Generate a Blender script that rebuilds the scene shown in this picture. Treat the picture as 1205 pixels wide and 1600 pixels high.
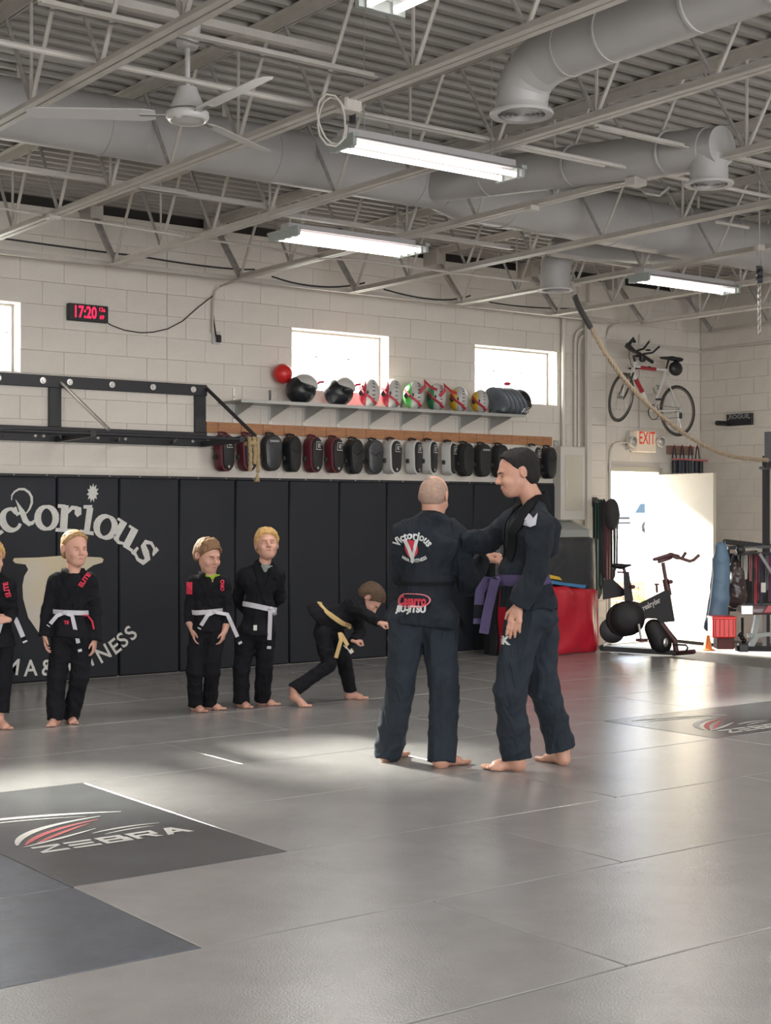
import bpy, math, random
import numpy as np
from mathutils import Vector, Matrix
for o in list(bpy.data.objects): bpy.data.objects.remove(o)
C = bpy.context.scene.collection
PI = math.pi
R_ = math.radians
random.seed(7)
# ---------------------------------------------------------------- camera, world, sun, exposure
F = 2290.0; YAW = R_(37.0); PIT = R_(-.15); H = 1.437
cd = bpy.data.cameras.new('camera'); cam = bpy.data.objects.new('camera', cd); C.objects.link(cam)
cam.location = (0, 0, H); cam.rotation_euler = (R_(90.15), 0, -YAW)
cd.sensor_fit = 'VERTICAL'; cd.sensor_height = 24; cd.lens = 24 * F / 1600
cd.clip_start = .05; cd.clip_end = 400
bpy.context.scene.camera = cam
w = bpy.data.worlds.new('sky'); bpy.context.scene.world = w; w.use_nodes = True
nt = w.node_tree; bg = nt.nodes['Background']
bg.inputs[0].default_value = (.80, .89, 1.0, 1); bg.inputs[1].default_value = 5
sd = bpy.data.lights.new('sun', 'SUN'); sun = bpy.data.objects.new('sun', sd); C.objects.link(sun)
sd.energy = 56; sd.angle = R_(8); sd.color = (1, .93, .82)
SUN = Vector((.13, -1, -.605)).normalized()
sun.rotation_euler = SUN.to_track_quat('-Z', 'Y').to_euler()
sun.location = (8, 20, 12)
for k_, (x_, w_) in enumerate(((-2.5, 3.8), (2.4, 4.4), (7.3, 3.8))):   # warm fill lamps added at the unseen front openings behind the camera
    ld = bpy.data.lights.new('front_fill_light', 'AREA'); ld.shape = 'RECTANGLE'; ld.size = w_; ld.size_y = 2.7; ld.energy = 190; ld.color = (1, .93, .84)
    lo = bpy.data.objects.new('front_fill_light', ld); C.objects.link(lo); lo.location = (x_, -4.9, 1.55); lo.rotation_euler = (R_(90), 0, 0)
vs = bpy.context.scene.view_settings
vs.view_transform = 'Standard'; vs.look = 'None'; vs.exposure = 0.0; vs.gamma = 1; vs.use_curve_mapping = False

# ---------------------------------------------------------------- measuring helpers (camera survey -> metres)
def _R():
    cy, sy, cp, sp = math.cos(YAW), math.sin(YAW), math.cos(PIT), math.sin(PIT)
    A = np.array([[cy, -sy, 0], [0, 0, -1], [sy, cy, 0]]); Q = np.array([[1, 0, 0], [0, cp, -sp], [0, sp, cp]])
    return Q @ A
RM = _R()
def ray(x, y): return RM.T @ np.array([(x - 602.5) / F, (y - 800) / F, 1])
def G(x, y, z=0.0):
    d = ray(x, y); return Vector(np.array([0, 0, H]) + d * ((z - H) / d[2]))
def W(x, y, Y=11.94):
    d = ray(x, y); return Vector(np.array([0, 0, H]) + d * (Y / d[1]))
def WX(x, y, X):
    d = ray(x, y); return Vector(np.array([0, 0, H]) + d * (X / d[0]))
def P(x, y, D):
    return Vector(np.array([0, 0, H]) + ray(x, y) * D)
CR = Vector((math.cos(YAW), -math.sin(YAW), 0)); CF = Vector((math.sin(YAW), math.cos(YAW), 0)); UP = Vector((0, 0, 1))

# ---------------------------------------------------------------- mesh helpers
class MB:
    def __init__(s): s.v = []; s.f = []
    def add(s, vs, fs):
        n = len(s.v); s.v += [tuple(v) for v in vs]; s.f += [tuple(i + n for i in f) for f in fs]; return s
    def box(s, c, d, ch=0.0, M=None):
        x, y, z = d[0] / 2, d[1] / 2, d[2] / 2; c = Vector(c)
        if ch <= 0:
            vs = [Vector((a * x, b * y, e * z)) for a in (-1, 1) for b in (-1, 1) for e in (-1, 1)]
            fs = [(0, 1, 3, 2), (4, 6, 7, 5), (0, 4, 5, 1), (2, 3, 7, 6), (0, 2, 6, 4), (1, 5, 7, 3)]
        else:
            ch = min(ch, x * .9, y * .9, z * .9); vs = []; idx = {}
            for a in (-1, 1):
                for b in (-1, 1):
                    for e in (-1, 1):
                        for k in range(3):
                            q = [a * x, b * y, e * z]
                            for j in range(3):
                                if j != k: q[j] -= (a, b, e)[j] * ch
                            idx[(a, b, e, k)] = len(vs); vs.append(Vector(q))
            fs = []
            for k in range(3):
                u, v = [(1, 2), (2, 0), (0, 1)][k]
                for sg in (-1, 1):
                    q = []
                    for (p, r) in ((-1, -1), (1, -1), (1, 1), (-1, 1)):
                        t = [0, 0, 0]; t[k] = sg; t[u] = p; t[v] = r; q.append(idx[(t[0], t[1], t[2], k)])
                    fs.append(tuple(q if sg > 0 else q[::-1]))
            for k in range(3):
                u, v = [(1, 2), (2, 0), (0, 1)][k]
                for p in (-1, 1):
                    for r in (-1, 1):
                        t0 = [0, 0, 0]; t1 = [0, 0, 0]
                        t0[k] = -1; t1[k] = 1; t0[u] = t1[u] = p; t0[v] = t1[v] = r
                        a0, a1 = idx[(*t0, u)], idx[(*t1, u)]; b0, b1 = idx[(*t0, v)], idx[(*t1, v)]
                        q = (a0, a1, b1, b0); fs.append(q if p * r < 0 else q[::-1])
            for a in (-1, 1):
                for b in (-1, 1):
                    for e in (-1, 1):
                        q = (idx[(a, b, e, 0)], idx[(a, b, e, 1)], idx[(a, b, e, 2)]); fs.append(q if a * b * e > 0 else q[::-1])
        if M is not None: vs = [M @ v for v in vs]
        return s.add([v + c for v in vs], fs)
    def span(s, lo, hi, ch=0.0):
        lo, hi = Vector(lo), Vector(hi); return s.box((lo + hi) / 2, hi - lo, ch)
    def bar(s, a, b, wd, ht, up=(0, 0, 1), ch=0.0):
        a, b = Vector(a), Vector(b); d = b - a; L = d.length; d.normalize(); up = Vector(up)
        r = d.cross(up)
        if r.length < 1e-4: r = d.cross(Vector((1, 0, 0)))
        r.normalize(); u = r.cross(d)
        M = Matrix((( d.x, r.x, u.x), (d.y, r.y, u.y), (d.z, r.z, u.z)))
        return s.box((a + b) / 2, (L, wd, ht), ch, M)
    def tube(s, pts, r, n=8, closed=False, caps=True, flat=None):
        pts = [Vector(p) for p in pts]; m = len(pts); rs = r if isinstance(r, (list, tuple)) else [r] * m
        T = []
        for i in range(m):
            if closed: t = pts[(i + 1) % m] - pts[i - 1]
            else: t = pts[min(i + 1, m - 1)] - pts[max(i - 1, 0)]
            T.append(t.normalized() if t.length > 1e-9 else Vector((0, 0, 1)))
        a = Vector((0, 0, 1)) if abs(T[0].z) < .9 else Vector((1, 0, 0))
        N = (a - T[0] * a.dot(T[0])).normalized(); vs = []
        for i in range(m):
            N = (N - T[i] * N.dot(T[i]))
            if N.length < 1e-6: N = T[i].orthogonal()
            N.normalize(); B = T[i].cross(N)
            for k in range(n):
                q = 2 * PI * k / n; ca, sa = math.cos(q), math.sin(q)
                if flat: sa *= flat
                vs.append(pts[i] + (N * ca + B * sa) * rs[i])
        fs = []
        for i in range(m if closed else m - 1):
            j = (i + 1) % m
            for k in range(n):
                fs.append((i * n + k, i * n + (k + 1) % n, j * n + (k + 1) % n, j * n + k))
        if caps and not closed:
            fs.append(tuple(range(n))[::-1]); fs.append(tuple((m - 1) * n + k for k in range(n)))
        return s.add(vs, fs)
    def lathe(s, prof, c=(0, 0, 0), ax=(0, 0, 1), n=24, caps=True):
        ax = Vector(ax).normalized(); u = ax.orthogonal().normalized(); v = ax.cross(u); c = Vector(c)
        vs = []; m = len(prof)
        for (r, h) in prof:
            for k in range(n):
                q = 2 * PI * k / n; vs.append(c + ax * h + (u * math.cos(q) + v * math.sin(q)) * max(r, 1e-4))
        fs = [(i * n + k, i * n + (k + 1) % n, (i + 1) * n + (k + 1) % n, (i + 1) * n + k) for i in range(m - 1) for k in range(n)]
        if caps: fs.append(tuple(range(n))[::-1]); fs.append(tuple((m - 1) * n + k for k in range(n)))
        return s.add(vs, fs)
    def ell(s, c, r, n=20, m=12, M=None):
        c = Vector(c); vs = []; r = (r, r, r) if not isinstance(r, (tuple, list)) else r
        for i in range(m + 1):
            th = PI * i / m
            for k in range(n):
                q = 2 * PI * k / n
                p = Vector((r[0] * math.sin(th) * math.cos(q), r[1] * math.sin(th) * math.sin(q), r[2] * math.cos(th)))
                vs.append((M @ p if M is not None else p) + c)
        fs = [(i * n + k, (i + 1) * n + k, (i + 1) * n + (k + 1) % n, i * n + (k + 1) % n) for i in range(m) for k in range(n)]
        return s.add(vs, fs)
    def prism(s, poly, o, u, v, t):
        """poly in (u,v) around o, extruded by vector t"""
        o, u, v, t = Vector(o), Vector(u), Vector(v), Vector(t); n = len(poly)
        a = [o + u * p[0] + v * p[1] for p in poly]
        fs = [tuple(range(n)), tuple(range(2 * n - 1, n - 1, -1))] + [(i, i + n, (i + 1) % n + n, (i + 1) % n) for i in range(n)]
        return s.add(a + [p + t for p in a], fs)
def wloc(o):
    l = Vector((0, 0, 0))
    while o is not None: l += o.location; o = o.parent
    return l
def props(o, label=None, cat=None, group=None, kind=None):
    if label: o['label'] = label
    if cat: o['category'] = cat
    if group: o['group'] = group
    if kind: o['kind'] = kind
    return o
def thing(name, label, cat, loc=(0, 0, 0), group=None, kind=None):
    o = bpy.data.objects.new(name, None); C.objects.link(o); o.location = loc; o.empty_display_size = .1
    return props(o, label, cat, group, kind)
def mesh(name, mb, mat, smooth=35, off=(0, 0, 0)):
    me = bpy.data.meshes.new(name); off = Vector(off)
    if isinstance(mb, MB): v = [tuple(Vector(p) - off) for p in mb.v]; f = mb.f
    else: v, f = mb; v = [tuple(p) for p in (np.asarray(v) - np.array(off)).tolist()]; f = [tuple(q) for q in np.asarray(f).tolist()]
    me.from_pydata(v, [], f); me.materials.append(mat)
    if smooth:
        me.shade_smooth()
        if smooth < 180: me.set_sharp_from_angle(angle=R_(smooth))
    me.update(); return me
def part(name, mb, mat, parent=None, smooth=35, label=None, kind=None, fix=False):
    off = wloc(parent) if parent is not None else Vector((0, 0, 0))
    me = mesh(name, mb, mat, smooth, off)
    o = bpy.data.objects.new(name, me); C.objects.link(o); o.parent = parent
    if label: o['label'] = label
    if kind: o['kind'] = kind
    return o
def single(name, mb, mat, label, cat, group=None, kind=None, smooth=35, loc=None):
    v = np.array(mb.v if isinstance(mb, MB) else mb[0])
    if loc is None: loc = ((v[:, 0].min() + v[:, 0].max()) / 2, (v[:, 1].min() + v[:, 1].max()) / 2, v[:, 2].min())
    o = bpy.data.objects.new(name, mesh(name, mb, mat, smooth, loc)); C.objects.link(o); o.location = loc
    return props(o, label, cat, group, kind)
def inst(o, loc, parent=None, label=None):
    c = o.copy(); C.objects.link(c); c.location = loc; c.parent = parent if parent is not None else o.parent
    if label: c['label'] = label
    return c
def dup(root, loc, label=None, rotz=None):
    r = root.copy(); C.objects.link(r); r.location = loc
    if rotz is not None: r.rotation_euler = (0, 0, rotz)
    if label: r['label'] = label
    for ch in list(root.children):
        c = ch.copy(); C.objects.link(c); c.parent = r
        for g in ch.children:
            d = g.copy(); C.objects.link(d); d.parent = c
    return r

# ---------------------------------------------------------------- materials
def mat(name, col, rough=.6, metal=0, noise=0, nscale=8, bump=0, bscale=60, emit=None, estr=0, spec=.5, stretch=None, coat=0, col2=None, bdist=.01):
    m = bpy.data.materials.new(name); m.use_nodes = True; t = m.node_tree; b = t.nodes['Principled BSDF']
    b.inputs['Base Color'].default_value = (*col, 1); b.inputs['Roughness'].default_value = rough; b.inputs['Metallic'].default_value = metal
    b.inputs['Specular IOR Level'].default_value = spec
    if coat: b.inputs['Coat Weight'].default_value = coat; b.inputs['Coat Roughness'].default_value = .15
    if noise or bump or col2:
        tc = t.nodes.new('ShaderNodeTexCoord'); mp = t.nodes.new('ShaderNodeMapping'); t.links.new(tc.outputs['Object'], mp.inputs[0])
        if stretch: mp.inputs['Scale'].default_value = stretch
    if noise or col2:
        n = t.nodes.new('ShaderNodeTexNoise'); n.inputs['Scale'].default_value = nscale; n.inputs['Detail'].default_value = 6; n.inputs['Roughness'].default_value = .65
        t.links.new(mp.outputs[0], n.inputs[0]); r = t.nodes.new('ShaderNodeValToRGB'); t.links.new(n.outputs[0], r.inputs[0])
        r.color_ramp.elements[0].position = .3; r.color_ramp.elements[1].position = .7
        c2 = col2 if col2 else tuple(min(1, c * (1 + noise)) for c in col); c1 = col if col2 else tuple(c * (1 - noise) for c in col)
        r.color_ramp.elements[0].color = (*c1, 1); r.color_ramp.elements[1].color = (*c2, 1)
        t.links.new(r.outputs[0], b.inputs['Base Color'])
    if bump:
        n = t.nodes.new('ShaderNodeTexNoise'); n.inputs['Scale'].default_value = bscale; n.inputs['Detail'].default_value = 4
        t.links.new(mp.outputs[0], n.inputs[0]); bp = t.nodes.new('ShaderNodeBump'); bp.inputs['Strength'].default_value = bump; bp.inputs['Distance'].default_value = bdist
        t.links.new(n.outputs[0], bp.inputs['Height']); t.links.new(bp.outputs[0], b.inputs['Normal'])
    if emit: b.inputs['Emission Color'].default_value = (*emit, 1); b.inputs['Emission Strength'].default_value = estr
    return m
M_block = mat('painted_block', (.70, .655, .59), .62, noise=.05, nscale=3, bump=.35, bscale=90)
M_blockd = mat('mortar', (.60, .56, .51), .8)
M_steel = mat('painted_steel', (.47, .44, .40), .5, noise=.10, nscale=6)
M_steeld = mat('worn_steel', (.33, .31, .29), .55, noise=.25, nscale=14)
M_deck = mat('painted_deck', (.31, .29, .265), .55, noise=.08, nscale=5)
M_duct = mat('painted_duct', (.40, .385, .375), .45, noise=.05, nscale=3)
M_mat = mat('grey_mat', (.285, .284, .282), .17, noise=.10, nscale=2.5, bump=.30, bscale=120, bdist=.004, spec=.5)
M_matd = mat('dark_mat', (.085, .09, .095), .25, noise=.14, nscale=3.5, bump=.22, bscale=110, bdist=.004)
M_matb = mat('blue_grey_mat', (.095, .108, .13), .24, noise=.14, nscale=3.5, bump=.25, bscale=110, bdist=.004)
M_slab = mat('concrete', (.17, .165, .16), .6, noise=.15, nscale=4)
M_pad = mat('wall_pad_vinyl', (.0125, .0155, .0215), .5, noise=.12, nscale=3, bump=.12, bscale=25, spec=.35)
M_black = mat('black_metal', (.018, .019, .024), .45)
M_blackp = mat('black_plastic', (.02, .02, .022), .4)
M_blackl = mat('black_leather', (.014, .016, .019), .33, bump=.3, bscale=30)
M_blackr = mat('black_rubber', (.025, .025, .026), .75)
M_white = mat('white_print', (.62, .62, .59), .7, noise=.08, nscale=30)
M_cream = mat('tan_print', (.62, .50, .27), .7, col2=(.60, .58, .53), nscale=1.3)
M_silver = mat('silver', (.62, .61, .59), .3, metal=.9)
M_chrome = mat('chrome', (.8, .8, .8), .12, metal=1)
M_wood = mat('pine_board', (.40, .185, .085), .5, noise=.22, nscale=5, stretch=(1, 1, 9))
M_woodgrey = mat('brown_board', (.25, .16, .12), .6, noise=.2, nscale=5)
M_rope = mat('manila_rope', (.40, .30, .17), .9, noise=.25, nscale=40, bump=.8, bscale=120)
M_ropedk = mat('climbing_rope', (.22, .16, .11), .9, noise=.2, nscale=40)
M_skin = mat('skin', (.56, .31, .235), .5, noise=.06, nscale=14)
M_skin2 = mat('skin_tan', (.52, .28, .20), .5, noise=.08, nscale=14)
M_red = mat('red_vinyl', (.42, .012, .028), .36, noise=.08, nscale=3, bump=.5, bscale=6, bdist=.03)
M_redp = mat('red_plastic', (.60, .02, .02), .35)
M_yellow = mat('yellow_vinyl', (.62, .40, .04), .45)
M_blue = mat('blue_vinyl', (.05, .18, .36), .45)
M_tube = mat('lamp_tube', (1, 1, 1), .4, emit=(1, .90, .86), estr=4.5)
M_led = mat('red_led', (.3, 0, .01), .4, emit=(1, .02, .09), estr=1.5)
M_glassw = mat('door_white', (.56, .52, .43), .5, noise=.03)
# ================================================================ STRUCTURE
WY = 11.94; RX = 13.8; ZT = 4.18
WINS = [(-.9, .3), (1.95, 3.15), (3.87, 5.07), (7.86, 9.04), (10.2, 11.4)]
DX0, DX1, DZ = 12.22, 13.05, 1.96
# floor: concrete slab + jigsaw of training mats
fl = single('floor', MB().span((-5, -5, -.3), (14.2, 12.3, -.045)), M_slab, None, None, kind='structure', loc=(0, 0, 0))
ybs = [(-1.75, -.75), (-.75, .25), (.25, 1.25), (1.25, 2.26), (2.26, 3.28), (3.28, 4.27), (4.27, 5.27), (5.27, 6.27), (6.27, 7.29), (7.29, 8.27), (8.27, 9.27), (9.27, 10.27), (10.27, 11.27), (11.27, 11.87)]
phase = [1.44, .44, 1.44, .44, .44, 1.44, .45, 1.45, 1.4, .45, 1.42, .4, 1.4, .4]
mesh_cache = {}
mark_mats = []
for ri, (y0, y1) in enumerate(ybs):
    x = phase[ri] - 4
    while x < 11.2:
        xa, xb = x, min(x + 2, 11.22); x += 2
        if xb - xa < .3: continue
        segs = [(xa, xb)]
        if ri in (7, 8): segs = [s for s in ((xa, min(xb, 2.45)), (max(xa, 3.45), xb)) if s[1] - s[0] > .2]
        if ri == 8: segs = [t for s in segs for t in ((s[0], min(s[1], 7.4)), (max(s[0], 9.4), s[1])) if t[1] - t[0] > .2]
        for (a, b) in segs:
            dk = (ri in (6, 7) and a < 2.4 and b <= 2.46 and a > .3)
            key = (round(b - a, 2), round(y1 - y0, 2), dk)
            if key not in mesh_cache:
                mb = MB().box((0, 0, -.02), (b - a - .007, y1 - y0 - .006, .04), .0035)
                mesh_cache[key] = mesh('floor_mat', mb, M_matb if dk else M_mat, 0)
            o = bpy.data.objects.new('floor_mat', mesh_cache[key]); C.objects.link(o); o.parent = fl
            o.location = ((a + b) / 2, (y0 + y1) / 2, random.uniform(-.0012, 0))
def zebra_logo(par, x0, y0, rot=0):
    """big swoosh stripes and block letters, flat print just above the mat"""
    z = .0015
    def Q(u, v): return Vector((x0 + u, y0 + v, z))
    wm, rm = MB(), MB()
    def swoosh(mb, pts, wds):
        # ribbon with varying width
        n = len(pts); L = []; Rr = []
        for i in range(n):
            a = Vector(pts[max(0, i - 1)]); b = Vector(pts[min(n - 1, i + 1)]); d = (b - a).normalized(); nn = Vector((-d.y, d.x))
            p = Vector(pts[i]); L.append(p + nn * wds[i] / 2); Rr.append(p - nn * wds[i] / 2)
        dz = Vector((0, 0, .0002 * (len(mb.v) // 30 % 5))); vs = [Q(*p) + dz for p in L] + [Q(*p) + dz for p in Rr]; mb.add(vs, [(i, i + 1, n + i + 1, n + i) for i in range(n - 1)])
    def arc(a, b, c, k=14):
        a, b, c = Vector(a), Vector(b), Vector(c); return [tuple(a * (1 - t) ** 2 + b * 2 * t * (1 - t) + c * t * t) for t in [i / k for i in range(k + 1)]]
    def taper(wd, k=14, pw=.8): return [max(.004, .8 * wd * math.sin(PI * min(1, (i / k) ** pw * .88 + .06))) for i in range(k + 1)]
    for m_, a, b, c, wd in ((wm, (-.47, .54), (-.05, .52), (.31, .34), .06), (wm, (-.44, .45), (-.12, .45), (.12, .335), .025), (wm, (-.39, -.06), (-.27, .26), (.18, .30), .055), (rm, (-.36, -.075), (-.20, .16), (.14, .24), .045),
                           (rm, (-.31, -.075), (-.13, .08), (.06, .175), .035), (wm, (-.38, -.105), (-.15, -.03), (.04, .06), .035), (wm, (-.02, -.03), (.15, .03), (.33, -.01), .028), (wm, (.02, -.075), (.18, -.025), (.28, -.05), .022)):
        swoosh(m_, arc(a, b, c), taper(wd))
    return wm, rm
def letters_zebra(mb, x0, y0, lw, lh, z=.0015, gap=.02):
    th = lh * .24
    G_ = {'Z': [((0, 1), (1, 1), (1, .76), (0, .76)), ((1, .80), (.78, .76), (0, .22), (.25, .24)), ((0, .24), (1, .24), (1, 0), (0, 0))],
          'E': [((0, 1), (1, 1), (1, .78), (0, .78)), ((0, .61), (.9, .61), (.9, .39), (0, .39)), ((0, .22), (1, .22), (1, 0), (0, 0))],
          'B': [((0, 1), (.92, 1), (.92, .78), (0, .78)), ((0, .61), (1, .61), (1, .39), (0, .39)), ((0, .22), (1, .22), (1, 0), (0, 0)), ((0, .8), (.22, .8), (.22, .2), (0, .2)), ((.68, .95), (.95, .95), (.95, .5), (.68, .5)), ((.72, .55), (1.02, .55), (1.02, .05), (.72, .05))],
          'R': [((0, 1), (1, 1), (1, .78), (0, .78)), ((0, .58), (1, .58), (1, .38), (0, .38)), ((0, .8), (.22, .8), (.22, 0), (0, 0)), ((.8, .9), (1, .9), (1, .45), (.8, .45)), ((.45, .42), (.7, .42), (1, 0), (.72, 0))],
          'A': [((.38, 1), (.66, 1), (.24, 0), (0, 0)), ((.38, 1), (.66, 1), (1.04, 0), (.78, 0)), ((.2, .42), (.85, .42), (.9, .22), (.15, .22))]}
    for i, ch in enumerate('ZEBRA'):
        for q in G_[ch]:
            vs = [Vector((x0 + i * (lw + gap) + p[0] * lw, y0 + p[1] * lh, z + .00015 * (G_[ch].index(q)))) for p in q]
            mb.add(vs, [tuple(range(len(vs)))])
M_logo = mat('logo_white', (.50, .50, .48), .6, noise=.08, nscale=20)
M_logor = mat('logo_red', (.45, .10, .11), .6)
def big_mat(x0, y0, x1, y1, lx, ly, label, sc=1):
    o = part('floor_mat', MB().span((x0 + .002, y0 + .002, -.04), (x1 - .002, y1 - .002, 0), .0035), M_matd, fl, 0, label=label)
    wm, rm = zebra_logo(o, 0, 0)
    letters_zebra(wm, -.36, -.26, .13, .135)
    wm.v = [(lx + v[0] * sc, ly + v[1] * sc, v[2]) for v in wm.v]; rm.v = [(lx + v[0] * sc, ly + v[1] * sc, v[2]) for v in rm.v]
    part('logo_print', wm, M_logo, o, 0); part('logo_print', rm, M_logor, o, 0, label='red stripes of the logo')
big_mat(2.45, 5.27, 3.45, 7.29, 2.95, 6.12, 'dark grey mat with white and red striped logo, near the left edge', 1.0)
big_mat(7.4, 6.27, 9.4, 7.29, 8.02, 6.62, 'dark grey mat with striped logo at the right edge of the photo', 1.0)

# walls
def wall_span(mb, a0, a1, z0, z1, ops, mk):
    """wall rectangle minus openings, as spans"""
    xs = sorted(set([a0, a1] + [v for o in ops for v in o[:2] if a0 < v < a1])); 
    for i in range(len(xs) - 1):
        m = (xs[i] + xs[i + 1]) / 2; cuts = sorted([(o[2], o[3]) for o in ops if o[0] < m < o[1]]); z = z0
        for c in cuts:
            if c[0] > z: mk(mb, xs[i], xs[i + 1], z, c[0])
            z = c[1]
        if z < z1: mk(mb, xs[i], xs[i + 1], z, z1)
ops = [(a, b, 2.67, 3.27) for a, b in WINS] + [(DX0, DX1, -.05, DZ)]
mb = MB(); wall_span(mb, -5, RX + .3, -.3, 4.12, ops, lambda m, a, b, c, d: m.span((a, WY + .014, c), (b, WY + .21, d)))
wb = single('wall_back', mb, M_blockd, None, None, kind='structure', loc=(0, WY, 0), smooth=0)
rnd = random.Random(3)
bcache = {}
def put_block(par, x0, x1, z0, z1, axis='x'):
    key = (round(x1 - x0, 3), round(z1 - z0, 3), axis)
    if key not in bcache:
        L, Hh = x1 - x0 - .002, z1 - z0 - .002
        m_ = MB().box((0, 0, 0), (L, .03, Hh) if axis == 'x' else (.03, L, Hh), .0022)
        bcache[key] = mesh('block', m_, M_block, 0)
    o = bpy.data.objects.new('block', bcache[key]); C.objects.link(o); o.parent = par
    pl = wloc(par); dy = rnd.uniform(0, .0022)
    o.location = (Vector(((x0 + x1) / 2, WY + .015 + dy, (z0 + z1) / 2)) if axis == 'x' else Vector((RX + .015 + dy, (x0 + x1) / 2, (z0 + z1) / 2))) - pl
def courses(par, xa, xb, za, zb, ops, axis='x', ph=5.27):
    k0 = int(math.floor((za - .07) / .2)); z = .07 + .2 * k0; k = k0
    while z < zb - .02:
        z0, z1 = max(z, za), min(z + .2, zb); off = ph + (.2025 if k % 2 else 0)
        x = off + .405 * math.floor((xa - off) / .405)
        while x < xb - .01:
            a, b = max(x, xa), min(x + .405, xb); x += .405
            segs = [(a, b)]
            for o in ops:
                if o[2] < (z0 + z1) / 2 < o[3]:
                    segs = [t for s in segs for t in ((s[0], min(s[1], o[0])), (max(s[0], o[1]), s[1])) if t[1] - t[0] > .03]
            for s in segs: put_block(par, s[0], s[1], z0, z1, axis)
        z += .2; k += 1
ops_b = [(a, b, 2.67, 3.27) for a, b in WINS]
courses(wb, 4.2, 11.44, 1.87, 4.12, ops_b)
courses(wb, 11.44, RX, 1.47, 3.95, [(DX0 - .05, DX1 + .05, -.05, DZ + .06)])
# plain painted face where the blocks are never seen
mb = MB(); wall_span(mb, -5, 4.2, 0, 4.12, ops_b, lambda m, a, b, c, d: m.span((a, WY, c), (b, WY + .014, d)))
mb.span((4.2, WY, 0), (11.44, WY + .014, 1.87)); mb.span((11.44, WY, 0), (DX0, WY + .014, 1.47)); mb.span((DX1, WY, 0), (RX, WY + .014, 1.47)); mb.span((11.44, WY, 3.95), (RX, WY + .014, 4.12))
part('wall_face', mb, M_block, wb, 0)
part('gap_filler', MB().span((-5, WY + .1, 4.12), (RX, WY + .25, 4.27)), mat('gap_dark', (.05, .045, .04), .8), wb, 0, label='dark filler strip closing the gap above the wall')  # added to stop sky leaking in; dark colour stands for the gap's shade
wr = single('wall_right', MB().span((RX + .014, -5, -.3), (RX + .21, WY + .2, 4.3)), M_blockd, None, None, kind='structure', loc=(RX, 5, 0), smooth=0)
courses(wr, 9.3, WY, .87, 4.1, [], 'y', 11.94)
part('wall_face', MB().span((RX, -5, 0), (RX + .014, 9.3, 4.2)).span((RX, 9.3, 0), (RX + .014, WY, .87)).span((RX, 9.3, 4.1), (RX + .014, WY, 4.2)), M_block, wr, 0)
single('wall_left', MB().span((-5.2, -5, -.3), (-5, WY + .2, 4.3)), M_block, None, None, kind='structure', smooth=0)
mb = MB(); wall_span(mb, -5.2, RX + .2, -.3, 4.3, [(-4.4, -.6, .1, 2.9), (.2, 4.6, .1, 2.9), (5.4, 9.2, .1, 2.9)], lambda m, a, b, c, d: m.span((a, -5.2, c), (b, -5, d)))
single('wall_front', mb, M_block, None, None, kind='structure', smooth=0)

# windows: steel frame, muntins, obscure glass
gm = bpy.data.materials.new('obscure_glass'); gm.use_nodes = True; t = gm.node_tree; t.nodes.clear()
out = t.nodes.new('ShaderNodeOutputMaterial'); mx = t.nodes.new('ShaderNodeMixShader'); tr = t.nodes.new('ShaderNodeBsdfTransparent'); tl = t.nodes.new('ShaderNodeBsdfTranslucent')
tr.inputs[0].default_value = (.93, .95, .95, 1); tl.inputs[0].default_value = (.95, .95, .93, 1); mx.inputs[0].default_value = .12
t.links.new(tr.outputs[0], mx.inputs[1]); t.links.new(tl.outputs[0], mx.inputs[2]); t.links.new(mx.outputs[0], out.inputs[0])
for i, (a, b) in enumerate(WINS):
    fr = MB(); y = WY + .15
    fr.span((a, y, 2.67), (b, y + .03, 2.69)).span((a, y, 3.25), (b, y + .03, 3.27)).span((a, y, 2.69), (a + .02, y + .03, 3.25)).span((b - .02, y, 2.69), (b, y + .03, 3.25))
    wn = single('window_%d' % (i + 1), fr, M_steel, None, None, kind='structure', smooth=0)
    part('muntin', MB().span((a + .02, y + .004, 3.02), (b - .02, y + .02, 3.028)), M_steeld, wn, 0)
    for k in range(1, 3): part('muntin', MB().span((a + (b - a) * k / 3 - .003, y + .004, 2.69), (a + (b - a) * k / 3 + .003, y + .02, 3.25)), M_steeld, wn, 0)
    part('glass', MB().span((a + .02, y + .022, 2.69), (b - .02, y + .026, 3.25)), gm, wn, 0)
    rv = MB(); 
    rv.span((a, WY - .001, 2.655), (b, WY + .15, 2.67)); part('sill', rv, M_block, wn, 0)

# exit door: frame, leaf standing open into the room
df = MB().span((DX0 - .05, WY - .015, -.05), (DX0 + .006, WY + .2, DZ + .05)).span((DX1 - .006, WY - .015, -.05), (DX1 + .05, WY + .205, DZ + .05))  .span((DX0 - .05, WY - .015, DZ - .006), (DX1 + .05, WY + .2, DZ + .05))
dr = single('door_1', df, M_glassw, None, None, kind='structure', smooth=0)
lf = MB(); HX, HY = DX1 - .01, WY - .02
ang = R_(95); dv = Vector((math.cos(ang), -math.sin(ang), 0)); e = Vector((HX, HY, 0)) + dv * .92
lf.bar((HX, HY, DZ / 2 - .02), (e.x, e.y, DZ / 2 - .02), .044, DZ - .03, ch=.003)
lo = part('door_leaf', lf, M_glassw, dr, 0, label='white door leaf standing open into the room')
kn = Vector((HX, HY, .98)) + dv * .85
part('push_bar', MB().bar(Vector((HX, HY, 1.0)) + dv * .12 + Vector((.04, 0, 0)), Vector((HX, HY, 1.0)) + dv * .84 + Vector((.04, 0, 0)), .04, .06, ch=.008), M_silver, lo)
part('threshold', MB().span((DX0, WY - .05, -.045), (DX1, WY + .2, -.03), .004), M_silver, dr, 0)

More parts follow.
